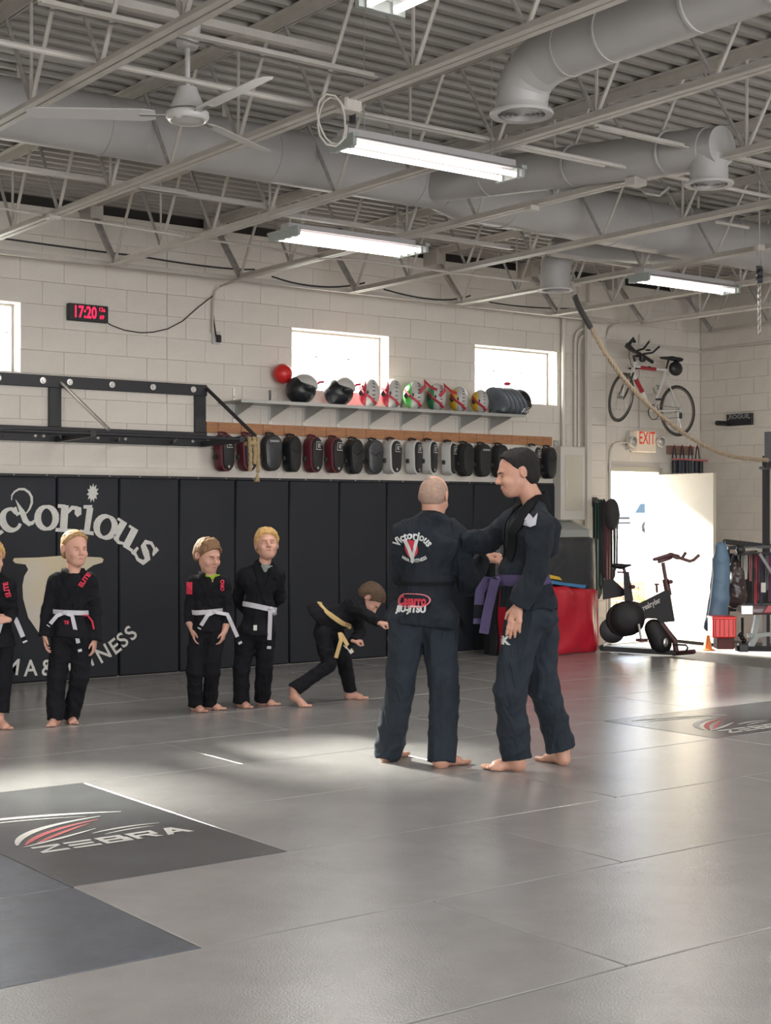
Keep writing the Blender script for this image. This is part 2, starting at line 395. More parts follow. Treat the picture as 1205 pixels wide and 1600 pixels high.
# ceiling: fluted steel deck, flutes run along the back wall
prof = []; y = -5.2; zb_, zt_ = 4.2, 4.238; p = .15
while y < 12.2:
    prof += [(y, zb_), (y + .045, zb_), (y + .06, zt_), (y + .135, zt_)]; y += p
v = []; n = len(prof)
for X in (-5.2, RX + .2): v += [(X, a, b) for a, b in prof]
cl = single('ceiling', (v, [(i, i + n, i + n + 1, i + 1) for i in range(n - 1)]), M_deck, None, None, kind='structure', smooth=0, loc=(0, 0, 4.2))
part('roof_slab', MB().span((-5.2, -5.2, 4.26), (RX + .2, 12.25, 4.4)), M_slab, cl, 0)

# ---------------------------------------------------------------- open web roof joists
JX = [3.15, 4.42, 5.68, 6.93, 8.22, 9.55, 10.87, 12.2, 13.35]
ordw = ['first', 'second', 'third', 'fourth', 'fifth', 'sixth', 'seventh', 'eighth', 'ninth']
def joist(X, label, y0=0.0):
    t = thing('roof_joist', label, 'roof joist', (X, y0, 3.58), 'open web steel roof joists')
    zb, zt = 3.60, 4.17
    for s in (-1, 1):   # twin angles
        m_ = MB(); m_.span((X + (.006 if s > 0 else -.046), y0, zb - .022), (X + (.046 if s > 0 else -.006), 11.42, zb - .016))
        m_.span((X + (.006 if s > 0 else -.012), y0, zb - .016), (X + (.012 if s > 0 else -.006), 11.42, zb + .026))
        part('bottom_chord', m_, M_steel, t, 0)
        m_ = MB(); m_.span((X + (.008 if s > 0 else -.062), y0, zt + .022), (X + (.062 if s > 0 else -.008), WY, zt + .03))
        m_.span((X + (.008 if s > 0 else -.015), y0, zt - .035), (X + (.015 if s > 0 else -.008), WY, zt + .022))
        part('top_chord', m_, M_steel, t, 0)
    part('bearing_seat', MB().span((X - .06, 11.72, 4.03), (X + .06, WY, zt + .02)), M_steel, t, 0)
    m_ = MB(); m_.bar((X - .012, 11.38, zb), (X - .012, WY - .1, zt - .02), .022, .035); m_.bar((X + .012, 11.38, zb), (X + .012, WY - .1, zt - .02), .022, .035)
    part('end_diagonal', m_, M_steeld, t, 0)
    y = 11.38; k = 0; pit = .82
    while y - pit > y0:
        part('web_bar', MB().tube([(X, y, zb), (X, y - pit * .42, zt)], .0125, 6), M_steel, t)
        part('web_bar', MB().tube([(X, y - pit * .58, zt), (X, y - pit, zb)], .0125, 6), M_steeld, t)
        if k % 2 == 0: part('web_bar', MB().tube([(X, y - pit, zb), (X, y - pit, zt)], .010, 6), M_steel, t)
        y -= pit; k += 1
    return t
for i, X in enumerate(JX):
    joist(X, 'painted open web roof joist running to the back wall, %s from left' % ordw[i], 3.2 if X < 7 else 5.0)
for X in (-.65, .6, 1.88):
    m_ = MB(); m_.span((X - .04, -5, 3.58), (X + .04, 11.4, 3.62)).span((X - .05, -5, 4.15), (X + .05, WY, 4.2))
    for k in range(26): m_.tube([(X, 11.3 - k * .62, 3.6), (X, 11.0 - k * .62, 4.17)], .012, 5).tube([(X, 11.0 - k * .62, 4.17), (X, 10.68 - k * .62, 3.6)], .012, 5)
    part('far_joist', m_, M_steel, cl, 0)
# continue every joist above and behind the camera as one plain run (outside the view)
for X in JX:
    y1 = 3.2 if X < 7 else 5.0
    m_ = MB(); m_.span((X - .046, -5, 3.58), (X + .046, y1, 3.6)).span((X - .05, -5, 4.16), (X + .05, y1, 4.2))
    part('far_joist', m_, M_steel, cl, 0)
# end wall ledger + conduits along the back wall under the joist ends
def along(name, a, b, z, r, label, cat, m=M_steel, flat=False, dz=0):
    """straight run parallel to the back wall through two surveyed points"""
    pa, pb = G(*a, z), G(*b, z); Y = (pa.y + pb.y) / 2
    if flat: mb = MB().span((pa.x, Y - r, z - .004), (pb.x, Y + r, z + .002)).span((pa.x, Y + r - .004, z), (pb.x, Y + r, z + r * 1.5))
    else: mb = MB().tube([(pa.x, Y, z), (pb.x, Y, z - dz)], r, 8)
    return single(name, mb, m, label, cat, group='bridging across the roof joists', smooth=35 if not flat else 0)
along('bridging_bar', (-60, 27), (905, 268), 3.635, .016, 'round bridging bar just in front of the ceiling fan rod', 'bridging')
along('bridging_angle', (60, 5), (590, 121), 3.70, .02, 'flat bridging angle carrying dark cables above the ceiling fan', 'bridging', flat=True)
along('bridging_angle', (-60, 250), (290, 306), 3.70, .025, 'bridging angle below the long duct at the left edge', 'bridging', flat=True)
along('bridging_angle', (213, 290), (425, 330), 3.70, .025, 'bridging angle over the outlet cord, between two joists', 'bridging', flat=True)
along('bridging_angle', (455, 335), (790, 392), 3.70, .025, 'bridging angle behind the middle light fixture', 'bridging', flat=True)
along('bridging_angle', (860, 398), (985, 418), 3.70, .025, 'bridging angle beside the short duct near the back wall', 'bridging', flat=True)
along('bridging_angle', (930, 200), (1260, 272), 3.66, .02, 'bridging angle crossing above the right round vent', 'bridging', flat=True)
along('bridging_bar', (560, 165), (1300, 335), 3.64, .014, 'thin bridging bar passing under the left round vent', 'bridging')
along('bridging_bar', (1000, 370), (1300, 330), 3.68, .014, 'bridging bar above the right light fixture', 'bridging')
# ================================================================ PEOPLE: smooth-blended solids, meshed by surface nets
def V3(p): return np.array(tuple(p), dtype=np.float32)
class Sdf:
    def __init__(s, k=.02): s.pr = []; s.k = k; s.wr = None
    def cap(s, a, b, ra, rb=None, k=None, flat=None, op='+', clip=None):
        """tapered capsule; flat=(dir, factor) squeezes it along dir; clip=(point, normal) ends it in a clean plane"""
        s.pr.append(('c', V3(a), V3(b), ra, ra if rb is None else rb, s.k if k is None else k, (V3(Vector(flat[0]).normalized()), flat[1]) if flat else None, op, (V3(clip[0]), V3(Vector(clip[1]).normalized())) if clip else None)); return s
    def ell(s, c, ax, r, k=None, op='+'):
        """ellipsoid, ax = 3 unit vectors, r = 3 radii"""
        s.pr.append(('e', V3(c), np.array([V3(Vector(a).normalized()) for a in ax]), np.array(r, np.float32), None, s.k if k is None else k, None, op)); return s
    def cut(s, p, n, k=.004):
        """remove everything on the +n side of the plane, only within radius given by p[3]"""
        s.pr.append(('p', V3(p[0]), V3(Vector(n).normalized()), p[1], None, k, None, 'x')); return s
    def _d(s, q, Pn):
        if q[0] == 'c':
            a, b = q[1], q[2]; ra, rb = q[3], q[4]; P0 = Pn
            if q[6] is not None:
                n, f = q[6]; m = (a + b) / 2
                Pn = Pn + ((Pn - m) @ n)[..., None] * n * (f - 1)
                a = a + ((a - m) @ n) * n * (f - 1); b = b + ((b - m) @ n) * n * (f - 1)
            ab = b - a; t = np.clip(((Pn - a) @ ab) / max(float(ab @ ab), 1e-9), 0, 1)
            d = np.sqrt((((Pn - a) - t[..., None] * ab) ** 2).sum(-1)) - (ra + t * (rb - ra))
            if q[8] is not None: d = np.maximum(d, (P0 - q[8][0]) @ q[8][1])
            return d
        if q[0] == 'e':
            l = (Pn - q[1]) @ q[2].T; k0 = np.sqrt(((l / q[3]) ** 2).sum(-1)); k1 = np.sqrt(((l / q[3] ** 2) ** 2).sum(-1))
            return k0 * (k0 - 1) / np.maximum(k1, 1e-6)
        if q[0] == 'p':
            d = (Pn - q[1]) @ q[2]; r = np.sqrt(((Pn - q[1]) ** 2).sum(-1))
            return np.maximum(-d, 0) * 0 + np.where(r < q[3], d, -1.0)
    def bbox(s, q, m):
        if q[0] == 'c':
            r = max(q[3], q[4]) + m; return np.minimum(q[1], q[2]) - r, np.maximum(q[1], q[2]) + r
        if q[0] == 'e': r = q[3].max() + m; return q[1] - r, q[1] + r
        return q[1] - q[3] - m, q[1] + q[3] + m
    def ev(s, Pn):
        D = np.full(Pn.shape[:-1], 1.0, np.float32)
        for q in s.pr: D = s._op(D, s._d(q, Pn), q)
        if s.wr: D = D + s.wr(Pn)
        return D
    def _op(s, D, d, q):
        k = q[5]
        if q[7] == '+':
            h = np.maximum(k - np.abs(D - d), 0) / k; return np.minimum(D, d) - h * h * k * .25
        if q[7] == '-': d = -d
        h = np.maximum(k - np.abs(D - d), 0) / k; return np.maximum(D, d) + h * h * k * .25
    def mesh(s, h):
        lo = np.full(3, 1e9); hi = -lo
        for q in s.pr:
            if q[7] == '+': a, b = s.bbox(q, .02); lo = np.minimum(lo, a); hi = np.maximum(hi, b)
        n = np.ceil((hi - lo) / h).astype(int) + 1
        ax = [lo[i] + h * np.arange(n[i]) for i in range(3)]; D = np.full(n, 1.0, np.float32)
        for q in s.pr:
            a, b = s.bbox(q, q[5] + 3 * h)
            i0 = np.clip(np.floor((a - lo) / h).astype(int), 0, n); i1 = np.clip(np.ceil((b - lo) / h).astype(int) + 1, 0, n)
            if (i1 <= i0).any(): continue
            sl = tuple(slice(i0[j], i1[j]) for j in range(3))
            Pn = np.stack(np.meshgrid(ax[0][sl[0]], ax[1][sl[1]], ax[2][sl[2]], indexing='ij'), -1).astype(np.float32)
            D[sl] = s._op(D[sl], s._d(q, Pn), q)
        if s.wr:
            I = np.argwhere(np.abs(D) < .04); Pn = (lo + h * I).astype(np.float32); D[I[:, 0], I[:, 1], I[:, 2]] += s.wr(Pn)
        D[0] = D[-1] = 1; D[:, 0] = D[:, -1] = 1; D[:, :, 0] = D[:, :, -1] = 1
        return surfnet(D, lo, h)
def surfnet(D, lo, h):
    S = D < 0; nx, ny, nz = D.shape
    cnt = np.zeros((nx - 1, ny - 1, nz - 1), np.int8)
    for a in (0, 1):
        for b in (0, 1):
            for c in (0, 1): cnt += S[a:nx - 1 + a, b:ny - 1 + b, c:nz - 1 + c]
    cells = np.argwhere((cnt > 0) & (cnt < 8)); idx = np.full(cnt.shape, -1, np.int32); idx[tuple(cells.T)] = np.arange(len(cells))
    acc = np.zeros((len(cells), 3)); num = np.zeros(len(cells)); cr = [(a, b, c) for a in (0, 1) for b in (0, 1) for c in (0, 1)]
    val = {o: D[cells[:, 0] + o[0], cells[:, 1] + o[1], cells[:, 2] + o[2]] for o in cr}
    for o in cr:
        for ax in range(3):
            if o[ax] == 0:
                p = list(o); p[ax] = 1; a, b = val[o], val[tuple(p)]; m = (a < 0) != (b < 0)
                t = np.where(m, a / np.where(m, a - b, 1), 0); q = np.tile(np.array(o, float), (len(cells), 1)); q[:, ax] += t
                acc[m] += q[m]; num[m] += 1
    vs = lo + h * (cells + acc / num[:, None])
    fs = []
    for ax in range(3):
        sl0 = [slice(1, -1)] * 3; sl0[ax] = slice(0, -1); sl1 = [slice(1, -1)] * 3; sl1[ax] = slice(1, None)
        A, B = S[tuple(sl0)], S[tuple(sl1)]; e = np.argwhere(A != B)
        if not len(e): continue
        off = np.array([1, 1, 1]); off[ax] = 0; e = e + off; u, v = (ax + 1) % 3, (ax + 2) % 3
        def g(du, dv):
            c = e.copy(); c[:, u] -= du; c[:, v] -= dv; return idx[c[:, 0], c[:, 1], c[:, 2]]
        q = np.stack([g(1, 1), g(0, 1), g(0, 0), g(1, 0)], 1); inside = S[e[:, 0], e[:, 1], e[:, 2]]
        q[~inside] = q[~inside][:, ::-1]; fs.append(q)
    return vs, np.concatenate(fs)
def wrinkle(amp, seed=0, sc=1.0):
    rg = np.random.RandomState(seed); K = [(rg.randn(3) * np.array([10, 10, 16]) * sc, rg.uniform(0, 6.28), rg.randn(3) * 9 * sc) for _ in range(4)]
    def f(P_):
        o = np.zeros(P_.shape[:-1], np.float32)
        for k, ph, k2 in K: o += (1 - np.abs(np.sin(P_ @ k.astype(np.float32) + ph + 1.6 * np.sin(P_ @ k2.astype(np.float32) + ph)))) ** 2
        return (amp * (.9 - o)).astype(np.float32)
    return f
def project(sdf, pts, dirs=None, off=.003, it=30):
    """push points onto the solid: along dirs by marching, or along the gradient"""
    Pn = np.array([tuple(p) for p in pts], np.float32)
    if dirs is not None:
        dd = np.array([tuple(Vector(d).normalized()) for d in dirs], np.float32)
        P0 = Pn.copy()
        for _ in range(50):
            d = sdf.ev(Pn) - off; Pn = Pn + dd * np.clip(d * .7, -.05, .05)[:, None]
        tr_ = ((Pn - P0) * dd).sum(1); bad = (np.abs(sdf.ev(Pn) - off) > .004) | ~np.isfinite(tr_)
        if bad.any() and (~bad).any():
            tr_[bad] = np.interp(np.flatnonzero(bad), np.flatnonzero(~bad), tr_[~bad]); Pn[bad] = P0[bad] + dd[bad] * tr_[bad, None]
    else:
        for _ in range(it):
            d = sdf.ev(Pn) - off; e = .003
            g = np.stack([sdf.ev(Pn + np.eye(3, dtype=np.float32)[j] * e) - sdf.ev(Pn - np.eye(3, dtype=np.float32)[j] * e) for j in range(3)], -1)
            g /= np.maximum(np.linalg.norm(g, axis=1, keepdims=True), 1e-6); Pn = Pn - g * (d * .6)[:, None]
    return [Vector(p.tolist()) for p in Pn]
def ribbon(sdf, pts, wdir, wd, off=.005, thick=.004, n=None, free=False):
    """cloth strip of width wd following pts (polyline, resampled), laid on the solid"""
    P_ = [Vector(p) for p in pts]; Q = []
    for a, b in zip(P_[:-1], P_[1:]):
        m = max(2, int((b - a).length / .02))
        Q += [a.lerp(b, i / m) for i in range(m)]
    Q.append(P_[-1]); m = len(Q); rows = []
    for j in (-1, -.33, .33, 1):
        R0 = []
        for i in range(m):
            t = (Q[min(i + 1, m - 1)] - Q[max(i - 1, 0)]).normalized()
            wv = wdir if not callable(wdir) else wdir(Q[i]); wv = Vector(wv); wv = (wv - t * wv.dot(t)).normalized()
            R0.append(Q[i] + wv * wd / 2 * j)
        rows.append(R0)
    flat = [p for r in rows for p in r]
    top = flat if free else project(sdf, flat, off=off + thick); bot = None
    if free:
        nr = []
        for i in range(len(flat)): nr.append(free if isinstance(free, Vector) else CF)
        top = [p - n_ * thick for p, n_ in zip(flat, nr)]; bot = [p + n_ * thick for p, n_ in zip(flat, nr)]
    else: bot = project(sdf, flat, off=off * .2)
    v = top + bot; N = len(flat); f = []
    for j in range(3):
        for i in range(m - 1):
            a = j * m + i; f.append((a, a + 1, a + m + 1, a + m)); f.append((N + a, N + a + m, N + a + m + 1, N + a + 1))
    for i in range(m - 1):
        f.append((i, N + i, N + i + 1, i + 1)); a = 3 * m + i; f.append((a, a + 1, N + a + 1, N + a))
    for i in (0, m - 1):
        for j in range(3):
            a = j * m + i; f.append((a, a + m, N + a + m, N + a) if i == 0 else (a, N + a, N + a + m, a + m))
    return MB().add(v, f)

SKINS = {}
class Person:
    def __init__(s, D, label, base, seed=0, hb=.0052, hc=.0075):
        s.D = D; s.hb = hb; s.hc = hc; s.seed = seed
        s.root = thing('person', label, 'person', base)
        s.body = Sdf(.02); s.jk = Sdf(.03); s.pt = Sdf(.02); s.to = Sdf(.03)
    def p(s, x, y, dd=0.0): return P(x, y, s.D + dd)
    def dirn(s, r, f=0, u=0): return (CR * r + CF * f + UP * u).normalized()
    # ---- head. fw = facing vector, up = head up vector, c = centre of skull, hh = head height
    def head(s, c, fw, up, hh, neck, skin=None):
        b = s.body; fw = Vector(fw).normalized(); up = Vector(up); up = (up - fw * up.dot(fw)).normalized(); sd_ = fw.cross(up); k = hh / .23
        c = Vector(c); L = lambda f, si, u: c + (fw * f + sd_ * si + up * u) * k
        A = (fw, sd_, up); s.hf = (L, A, k)
        b.ell(L(-.012, 0, .028), A, (.098 * k, .077 * k, .088 * k), k=.02 * k)          # cranium
        b.ell(L(.022, 0, -.028), A, (.070 * k, .062 * k, .085 * k), k=.03 * k)          # face mass
        b.ell(L(.052, 0, -.078), A, (.033 * k, .036 * k, .030 * k), k=.035 * k)         # chin and jaw
        b.cap(L(.012, -.045, -.055), L(.055, -.014, -.085), .016 * k, .016 * k, k=.03 * k); b.cap(L(.012, .045, -.055), L(.055, .014, -.085), .016 * k, .016 * k, k=.03 * k)
        b.cap(L(.082, -.028, .018), L(.082, .028, .018), .011 * k, k=.018 * k)          # brow
        for q in (-1, 1):
            b.ell(L(.090, q * .030, -.004), A, (.016 * k, .017 * k, .012 * k), k=.012 * k, op='-')   # eye socket
            b.ell(L(.072, q * .030, -.005), A, (.013 * k, .014 * k, .012 * k), k=.004 * k)           # lids over eyeball
            b.ell(L(.066, q * .040, -.035), A, (.024 * k, .020 * k, .020 * k), k=.02 * k)            # cheek
            # ear: rim, lobe, bowl
            e0 = L(-.012, q * .078, -.002)
            b.ell(e0 + (sd_ * q * .003 - fw * .004) * k, (fw * .95 + sd_ * q * -.3, sd_ * q + fw * .3, up), (.019 * k, .0075 * k, .032 * k), k=.006 * k)
            b.ell(e0 + (sd_ * q * .011 + fw * .002) * k, (fw, sd_, up), (.010 * k, .006 * k, .018 * k), k=.004 * k, op='-')
        b.cap(L(.088, 0, .008), L(.112, 0, -.028), .0075 * k, .0105 * k, k=.014 * k)      # nose bridge to tip
        for q in (-1, 1): b.ell(L(.099, q * .011, -.032), A, (.010 * k, .0075 * k, .008 * k), k=.008 * k)
        b.cap(L(.088, -.017, -.0575), L(.088, .017, -.0575), .0058 * k, k=.008 * k)       # upper lip
        b.cap(L(.086, -.014, -.067), L(.086, .014, -.067), .0065 * k, k=.008 * k)         # lower lip
        n0 = Vector(neck[0]); rn = neck[2]
        b.cap(n0, L(-.026, 0, -.045), rn, rn * .95, k=.018 * k); 
    def face(s, skin_lip, brow, iris=(.10, .07, .05), shut=False):
        L, A, k = s.hf; fw, sd_, up = A
        for q in (-1, 1):
            if not shut:
                part('eye', MB().ell(L(.0775, q * .030, -.006), .0078 * k, 14, 8), M_eyew, s.bo, 180)
                part('iris', MB().ell(L(.0812, q * .030, -.0058), .0050 * k, 12, 8), mat_c('iris', iris, .2), s.bo, 180)
            else:
                pts = project(s.body, [L(.11, q * (.018 + .006 * i), -.006 - .002 * math.sin(i / 4 * PI)) for i in range(5)], [-fw] * 5, off=.0005)
                part('eyelid_line', MB().tube(pts, .0014 * k, 6), brow, s.bo)
            if not shut:
                pts = [L(.0845, q * (.021 + .0045 * i), -.0015 + .0026 * math.sin(i / 4 * PI)) for i in range(5)]
                part('eyelid', MB().tube(pts, [.001 * k, .0022 * k, .0026 * k, .0022 * k, .001 * k], 6), s.skin, s.bo, 180)
            pts = project(s.body, [L(.12, q * (.014 + .008 * i), .014 + .004 * math.sin(i / 4 * PI)) for i in range(5)], [-fw] * 5, off=.0008)
            part('eyebrow', MB().tube(pts, [.0018 * k, .003 * k, .003 * k, .0026 * k, .001 * k], 6), brow, s.bo)
        pts = project(s.body, [L(.12, -.019 + .0063 * i, -.0618 + .0015 * abs(i - 3) / 3 + s.smile * abs(i - 3) / 3) for i in range(7)], [-fw] * 7, off=-.0008)
        part('lips', MB().tube(pts, [.0014 * k, .0034 * k, .0042 * k, .0044 * k, .0042 * k, .0034 * k, .0014 * k], 6), skin_lip, s.bo)
    smile = 0.0
    def hand(s, w, d, n, k=1.0, curl=.25, spread=.12, thumb=1, fist=False):
        """w wrist, d finger direction, n back-of-hand normal; thumb=+1/-1 side"""
        b = s.body; d = Vector(d).normalized(); n = Vector(n); n = (n - d * n.dot(d)).normalized(); t = d.cross(n) * thumb; w = Vector(w)
        kk = .006 * k
        b.cap(w, w + d * .035 * k, .024 * k, .026 * k, k=.012, flat=(n, 1.45))
        b.cap(w + d * .035 * k + t * .012 * k, w + d * .082 * k + t * .024 * k, .021 * k, .0165 * k, k=.012, flat=(n, 1.3))
        b.cap(w + d * .035 * k - t * .010 * k, w + d * .076 * k - t * .022 * k, .021 * k, .0165 * k, k=.012, flat=(n, 1.3))
        base = [(.028, .088, .080), (.010, .093, .090), (-.010, .090, .084), (-.028, .080, .066)]
        for i, (tx, dx, ln) in enumerate(base):
            p0 = w + (d * dx + t * tx) * k; a = curl + .06 * i
            sp = t * (spread * (1.5 - i) / 1.5)
            segs = [.45, .32, .23]; r = [.0092, .0086, .0080, .0068]; ang = 0
            if fist: angs = [1.25, 1.55, 1.1]
            else: angs = [a * .7, a, a * .8]
            q = p0
            for j in range(3):
                ang += angs[j]; dr = (d * math.cos(ang) - n * math.sin(ang) + sp * (1 if not fist else 0)).normalized(); e = q + dr * ln * segs[j] * k
                b.cap(q, e, r[j] * k, r[j + 1] * k, k=kk if j else .010 * k); q = e
        p0 = w + (d * .022 + t * .024 - n * .006) * k; dr = (d * .72 + t * .62 - n * .30).normalized() if not fist else (d * .8 + t * .25 - n * .5).normalized()
        e = p0 + dr * .045 * k; b.cap(p0, e, .0145 * k, .0110 * k, k=.012 * k)
        dr2 = (d * .92 + t * .22 - n * .28).normalized() if not fist else (d * .35 - t * .85 - n * .45).normalized(); b.cap(e, e + dr2 * .032 * k, .0105 * k, .0082 * k, k=.006 * k)
    def foot(s, heel, toe, k=1.0, ankle=None, lift=0.0, side=1):
        """heel and toe points on the floor (z ignored), side=+1 when the big toe is on the left of the walking direction"""
        b = s.body; h_ = Vector((heel[0], heel[1], .0)); t_ = Vector((toe[0], toe[1], 0)); d = (t_ - h_).normalized(); L_ = (t_ - h_).length; sd_ = UP.cross(d) * side
        q = L_ / .25
        b.ell(h_ + d * .035 * q + UP * (.030 * q + lift), (d, sd_, UP), (.040 * q, .030 * q, .034 * q), k=.02)
        b.cap(h_ + d * .05 * q + UP * (.038 * q + lift * .8), h_ + d * .150 * q + UP * (.024 * q), .030 * q, .024 * q, k=.03)
        b.cap(h_ + d * .07 * q + UP * (.058 * q + lift * .7) + sd_ * .004, h_ + d * .165 * q + sd_ * .016 * q + UP * .026 * q, .026 * q, .021 * q, k=.03)
        b.cap(h_ + d * .14 * q - sd_ * .018 * q + UP * .017 * q, h_ + d * .18 * q - sd_ * .024 * q + UP * .014 * q, .019 * q, .014 * q, k=.02)
        for i in range(5):
            x = (.034 - .0165 * i) * q; ln = (.245 - .008 * i - .004 * i * i) * q; r = (.0135 if i == 0 else .0095 - .0005 * i) * q
            b.cap(h_ + d * .178 * q + sd_ * x * .95 + UP * .016 * q, h_ + d * (ln - r) + sd_ * x + UP * (r + .001), r * 1.05, r, k=.006)
        if ankle is not None: b.cap(h_ + d * .040 * q + UP * (.05 * q + lift), Vector(ankle), .031 * q, .036 * q, k=.03)
    def limb(s, *pts, k=.03):
        for (a, ra), (c, rc) in zip(pts[:-1], pts[1:]): s.body.cap(a, c, ra, rc, k=k)
    def finish(s, skin, mj, mp, jack=True):
        s.skin = skin; s.bo = part('body', s.body.mesh(s.hb), skin, s.root, 180)
        if s.pt.pr: part('trousers', s.pt.mesh(s.hc), mp, s.root, 180)
        if jack and s.jk.pr: s.jo = part('jacket', s.jk.mesh(s.hc), mj, s.root, 180)
_mc = {}
def mat_c(n, col, rough=.6, **k):
    key = (n, col)
    if key not in _mc: _mc[key] = mat(n, col, rough, **k)
    return _mc[key]
M_eyew = mat('eye_white', (.62, .60, .58), .25)
M_gi = mat('black_gi', (.0075, .008, .011), .88, noise=.25, nscale=10, bump=.6, bscale=260, bdist=.003, spec=.25)
M_gis = mat('slate_gi', (.014, .019, .026), .9, noise=.25, nscale=8, bump=.7, bscale=260, bdist=.003, spec=.25)
M_gisp = mat('slate_gi_trousers', (.017, .024, .034), .85, noise=.25, nscale=6, bump=.5, bscale=300, bdist=.002, spec=.3)
def folds(m, dist=.03, sc=7, st=.6):
    t = m.node_tree; b = t.nodes['Principled BSDF']; n = t.nodes.new('ShaderNodeTexNoise'); n.inputs['Scale'].default_value = sc; n.inputs['Detail'].default_value = 2.5; n.inputs['Distortion'].default_value = 1.4
    tc = t.nodes.new('ShaderNodeTexCoord'); mp = t.nodes.new('ShaderNodeMapping'); mp.inputs['Scale'].default_value = (1, 1, .55); mp.inputs['Rotation'].default_value = (.35, .3, 0)
    t.links.new(tc.outputs['Object'], mp.inputs[0]); t.links.new(mp.outputs[0], n.inputs[0])
    bp = t.nodes.new('ShaderNodeBump'); bp.inputs['Strength'].default_value = st; bp.inputs['Distance'].default_value = dist; t.links.new(n.outputs[0], bp.inputs['Height'])
    old = b.inputs['Normal'].links; 
    if old: t.links.new(bp.outputs[0], old[0].from_node.inputs['Normal'])
    else: t.links.new(bp.outputs[0], b.inputs['Normal'])
for m_ in (M_gi, M_gis, M_gisp): folds(m_, .05, 6, .9)
M_gid = mat('gi_lapel', (.006, .007, .009), .85, spec=.2)
M_wbelt = mat('white_belt', (.52, .52, .56), .8, bump=.3, bscale=200)
M_ybelt = mat('tan_belt', (.56, .40, .18), .8, bump=.3, bscale=200)
M_pbelt = mat('purple_belt', (.058, .042, .11), .8, bump=.3, bscale=200)
M_lip = mat('lips', (.40, .15, .13), .5)
def hairmat(n, c): return mat(n, c, .75, noise=.4, nscale=45, stretch=(1, 1, .35), bump=.5, bscale=220, bdist=.003, spec=.3)
M_blond = hairmat('blond_hair', (.40, .25, .115)); M_sandy = hairmat('sandy_hair', (.52, .33, .13)); M_brown = hairmat('brown_hair', (.20, .115, .06)); M_dkbrown = hairmat('dark_brown_hair', (.085, .055, .035)); M_blackh = hairmat('black_hair', (.012, .010, .010)); M_stub = mat('cropped_grey_hair', (.36, .245, .19), .8, noise=.2, nscale=60, bump=.5, bscale=300)

def hair(s, m, style, thick=.012, seed=0, name='hair'):
    L, A, k = s.hf; fw, sd_, up = A; h = Sdf(.02 * k)
    rg = random.Random(seed)
    if style == 'buzz':
        h.ell(L(-.020, 0, .022), A, (.0975 * k, .0795 * k, .090 * k), k=.01)
        h.ell(L(-.045, 0, -.010), A, (.068 * k, .072 * k, .060 * k), k=.02)
        h.cut((L(.068, 0, .06), .4), fw * 1.0 - up * .35); h.cut((L(-.02, 0, -.045), .4), -up + fw * .25)
        h.cut((L(.0, 0, -.028), .4), fw * .8 - up * .9)
    elif style == 'short':        # tapered sides, fuller top
        h.ell(L(-.016, 0, .040), A, ((.103 + thick * .3) * k, .083 * k, .088 * k), k=.02)
        h.ell(L(-.050, 0, -.012), A, (.066 * k, .073 * k, .080 * k), k=.02)
        for i in range(26):
            a = rg.uniform(-1, 1); f = rg.uniform(-.5, 1); p = L(.085 * f - .01, .06 * a, .108 - .025 * a * a - .03 * f * f)
            h.cap(p, p + (fw * rg.uniform(.01, .03) + up * rg.uniform(-.012, .012) + sd_ * rg.uniform(-.01, .012)) * k, .012 * k, .006 * k, k=.012)
        h.cut((L(.068, 0, .055), .5), fw * 1 - up * .55); h.cut((L(.030, 0, .02), .5), fw * 1.0 - up * .25) if False else None
        h.cut((L(.012, 0, .016), .5), fw * .85 - up * .6); h.cut((L(-.03, 0, -.072), .5), -up)
    elif style in ('bowl', 'mop'):
        ex = .008 if style == 'mop' else 0
        h.ell(L(-.014, 0, .036), A, ((.110 + ex) * k, (.090 + ex) * k, (.094 + ex) * k), k=.02)
        h.ell(L(-.052, 0, -.004), A, (.068 * k, (.082 + ex) * k, .076 * k), k=.025)
        for i in range(60 if style == 'mop' else 46):
            a = rg.uniform(-1, 1); f = rg.uniform(-1, 1); th = a * 1.5
            e1 = rg.uniform(.35, .95); e2 = rg.uniform(1.25, 1.62); th += rg.uniform(-.1, .1)
            S_ = lambda e, g: L(-.014 + .104 * math.cos(th + g) * math.sin(e), .085 * math.sin(th + g) * math.sin(e), .034 + .090 * math.cos(e))
            p = S_(e1, 0); q = S_(e2, rg.uniform(-.15, .15))
            h.cap(p, q, .011 * k, .0075 * k, k=.010)
        h.cut((L(.055, 0, .030), .5), fw * .9 - up * .9); h.cut((L(.020, 0, .0), .5), fw * .9 - up * .8); h.cut((L(-.03, 0, -.055), .5), -up)
        pass
    # keep clear of the ears
    for q in (-1, 1): h.ell(L(-.008, q * .086, -.008), A, (.024 * k, .022 * k, .036 * k), k=.006, op='-')
    h.wr = wrinkle(.0022 if style != 'buzz' else .0004, seed + 5, 6)
    part(name, h.mesh(.0045), m, s.root, 180)
Person.hair = hair

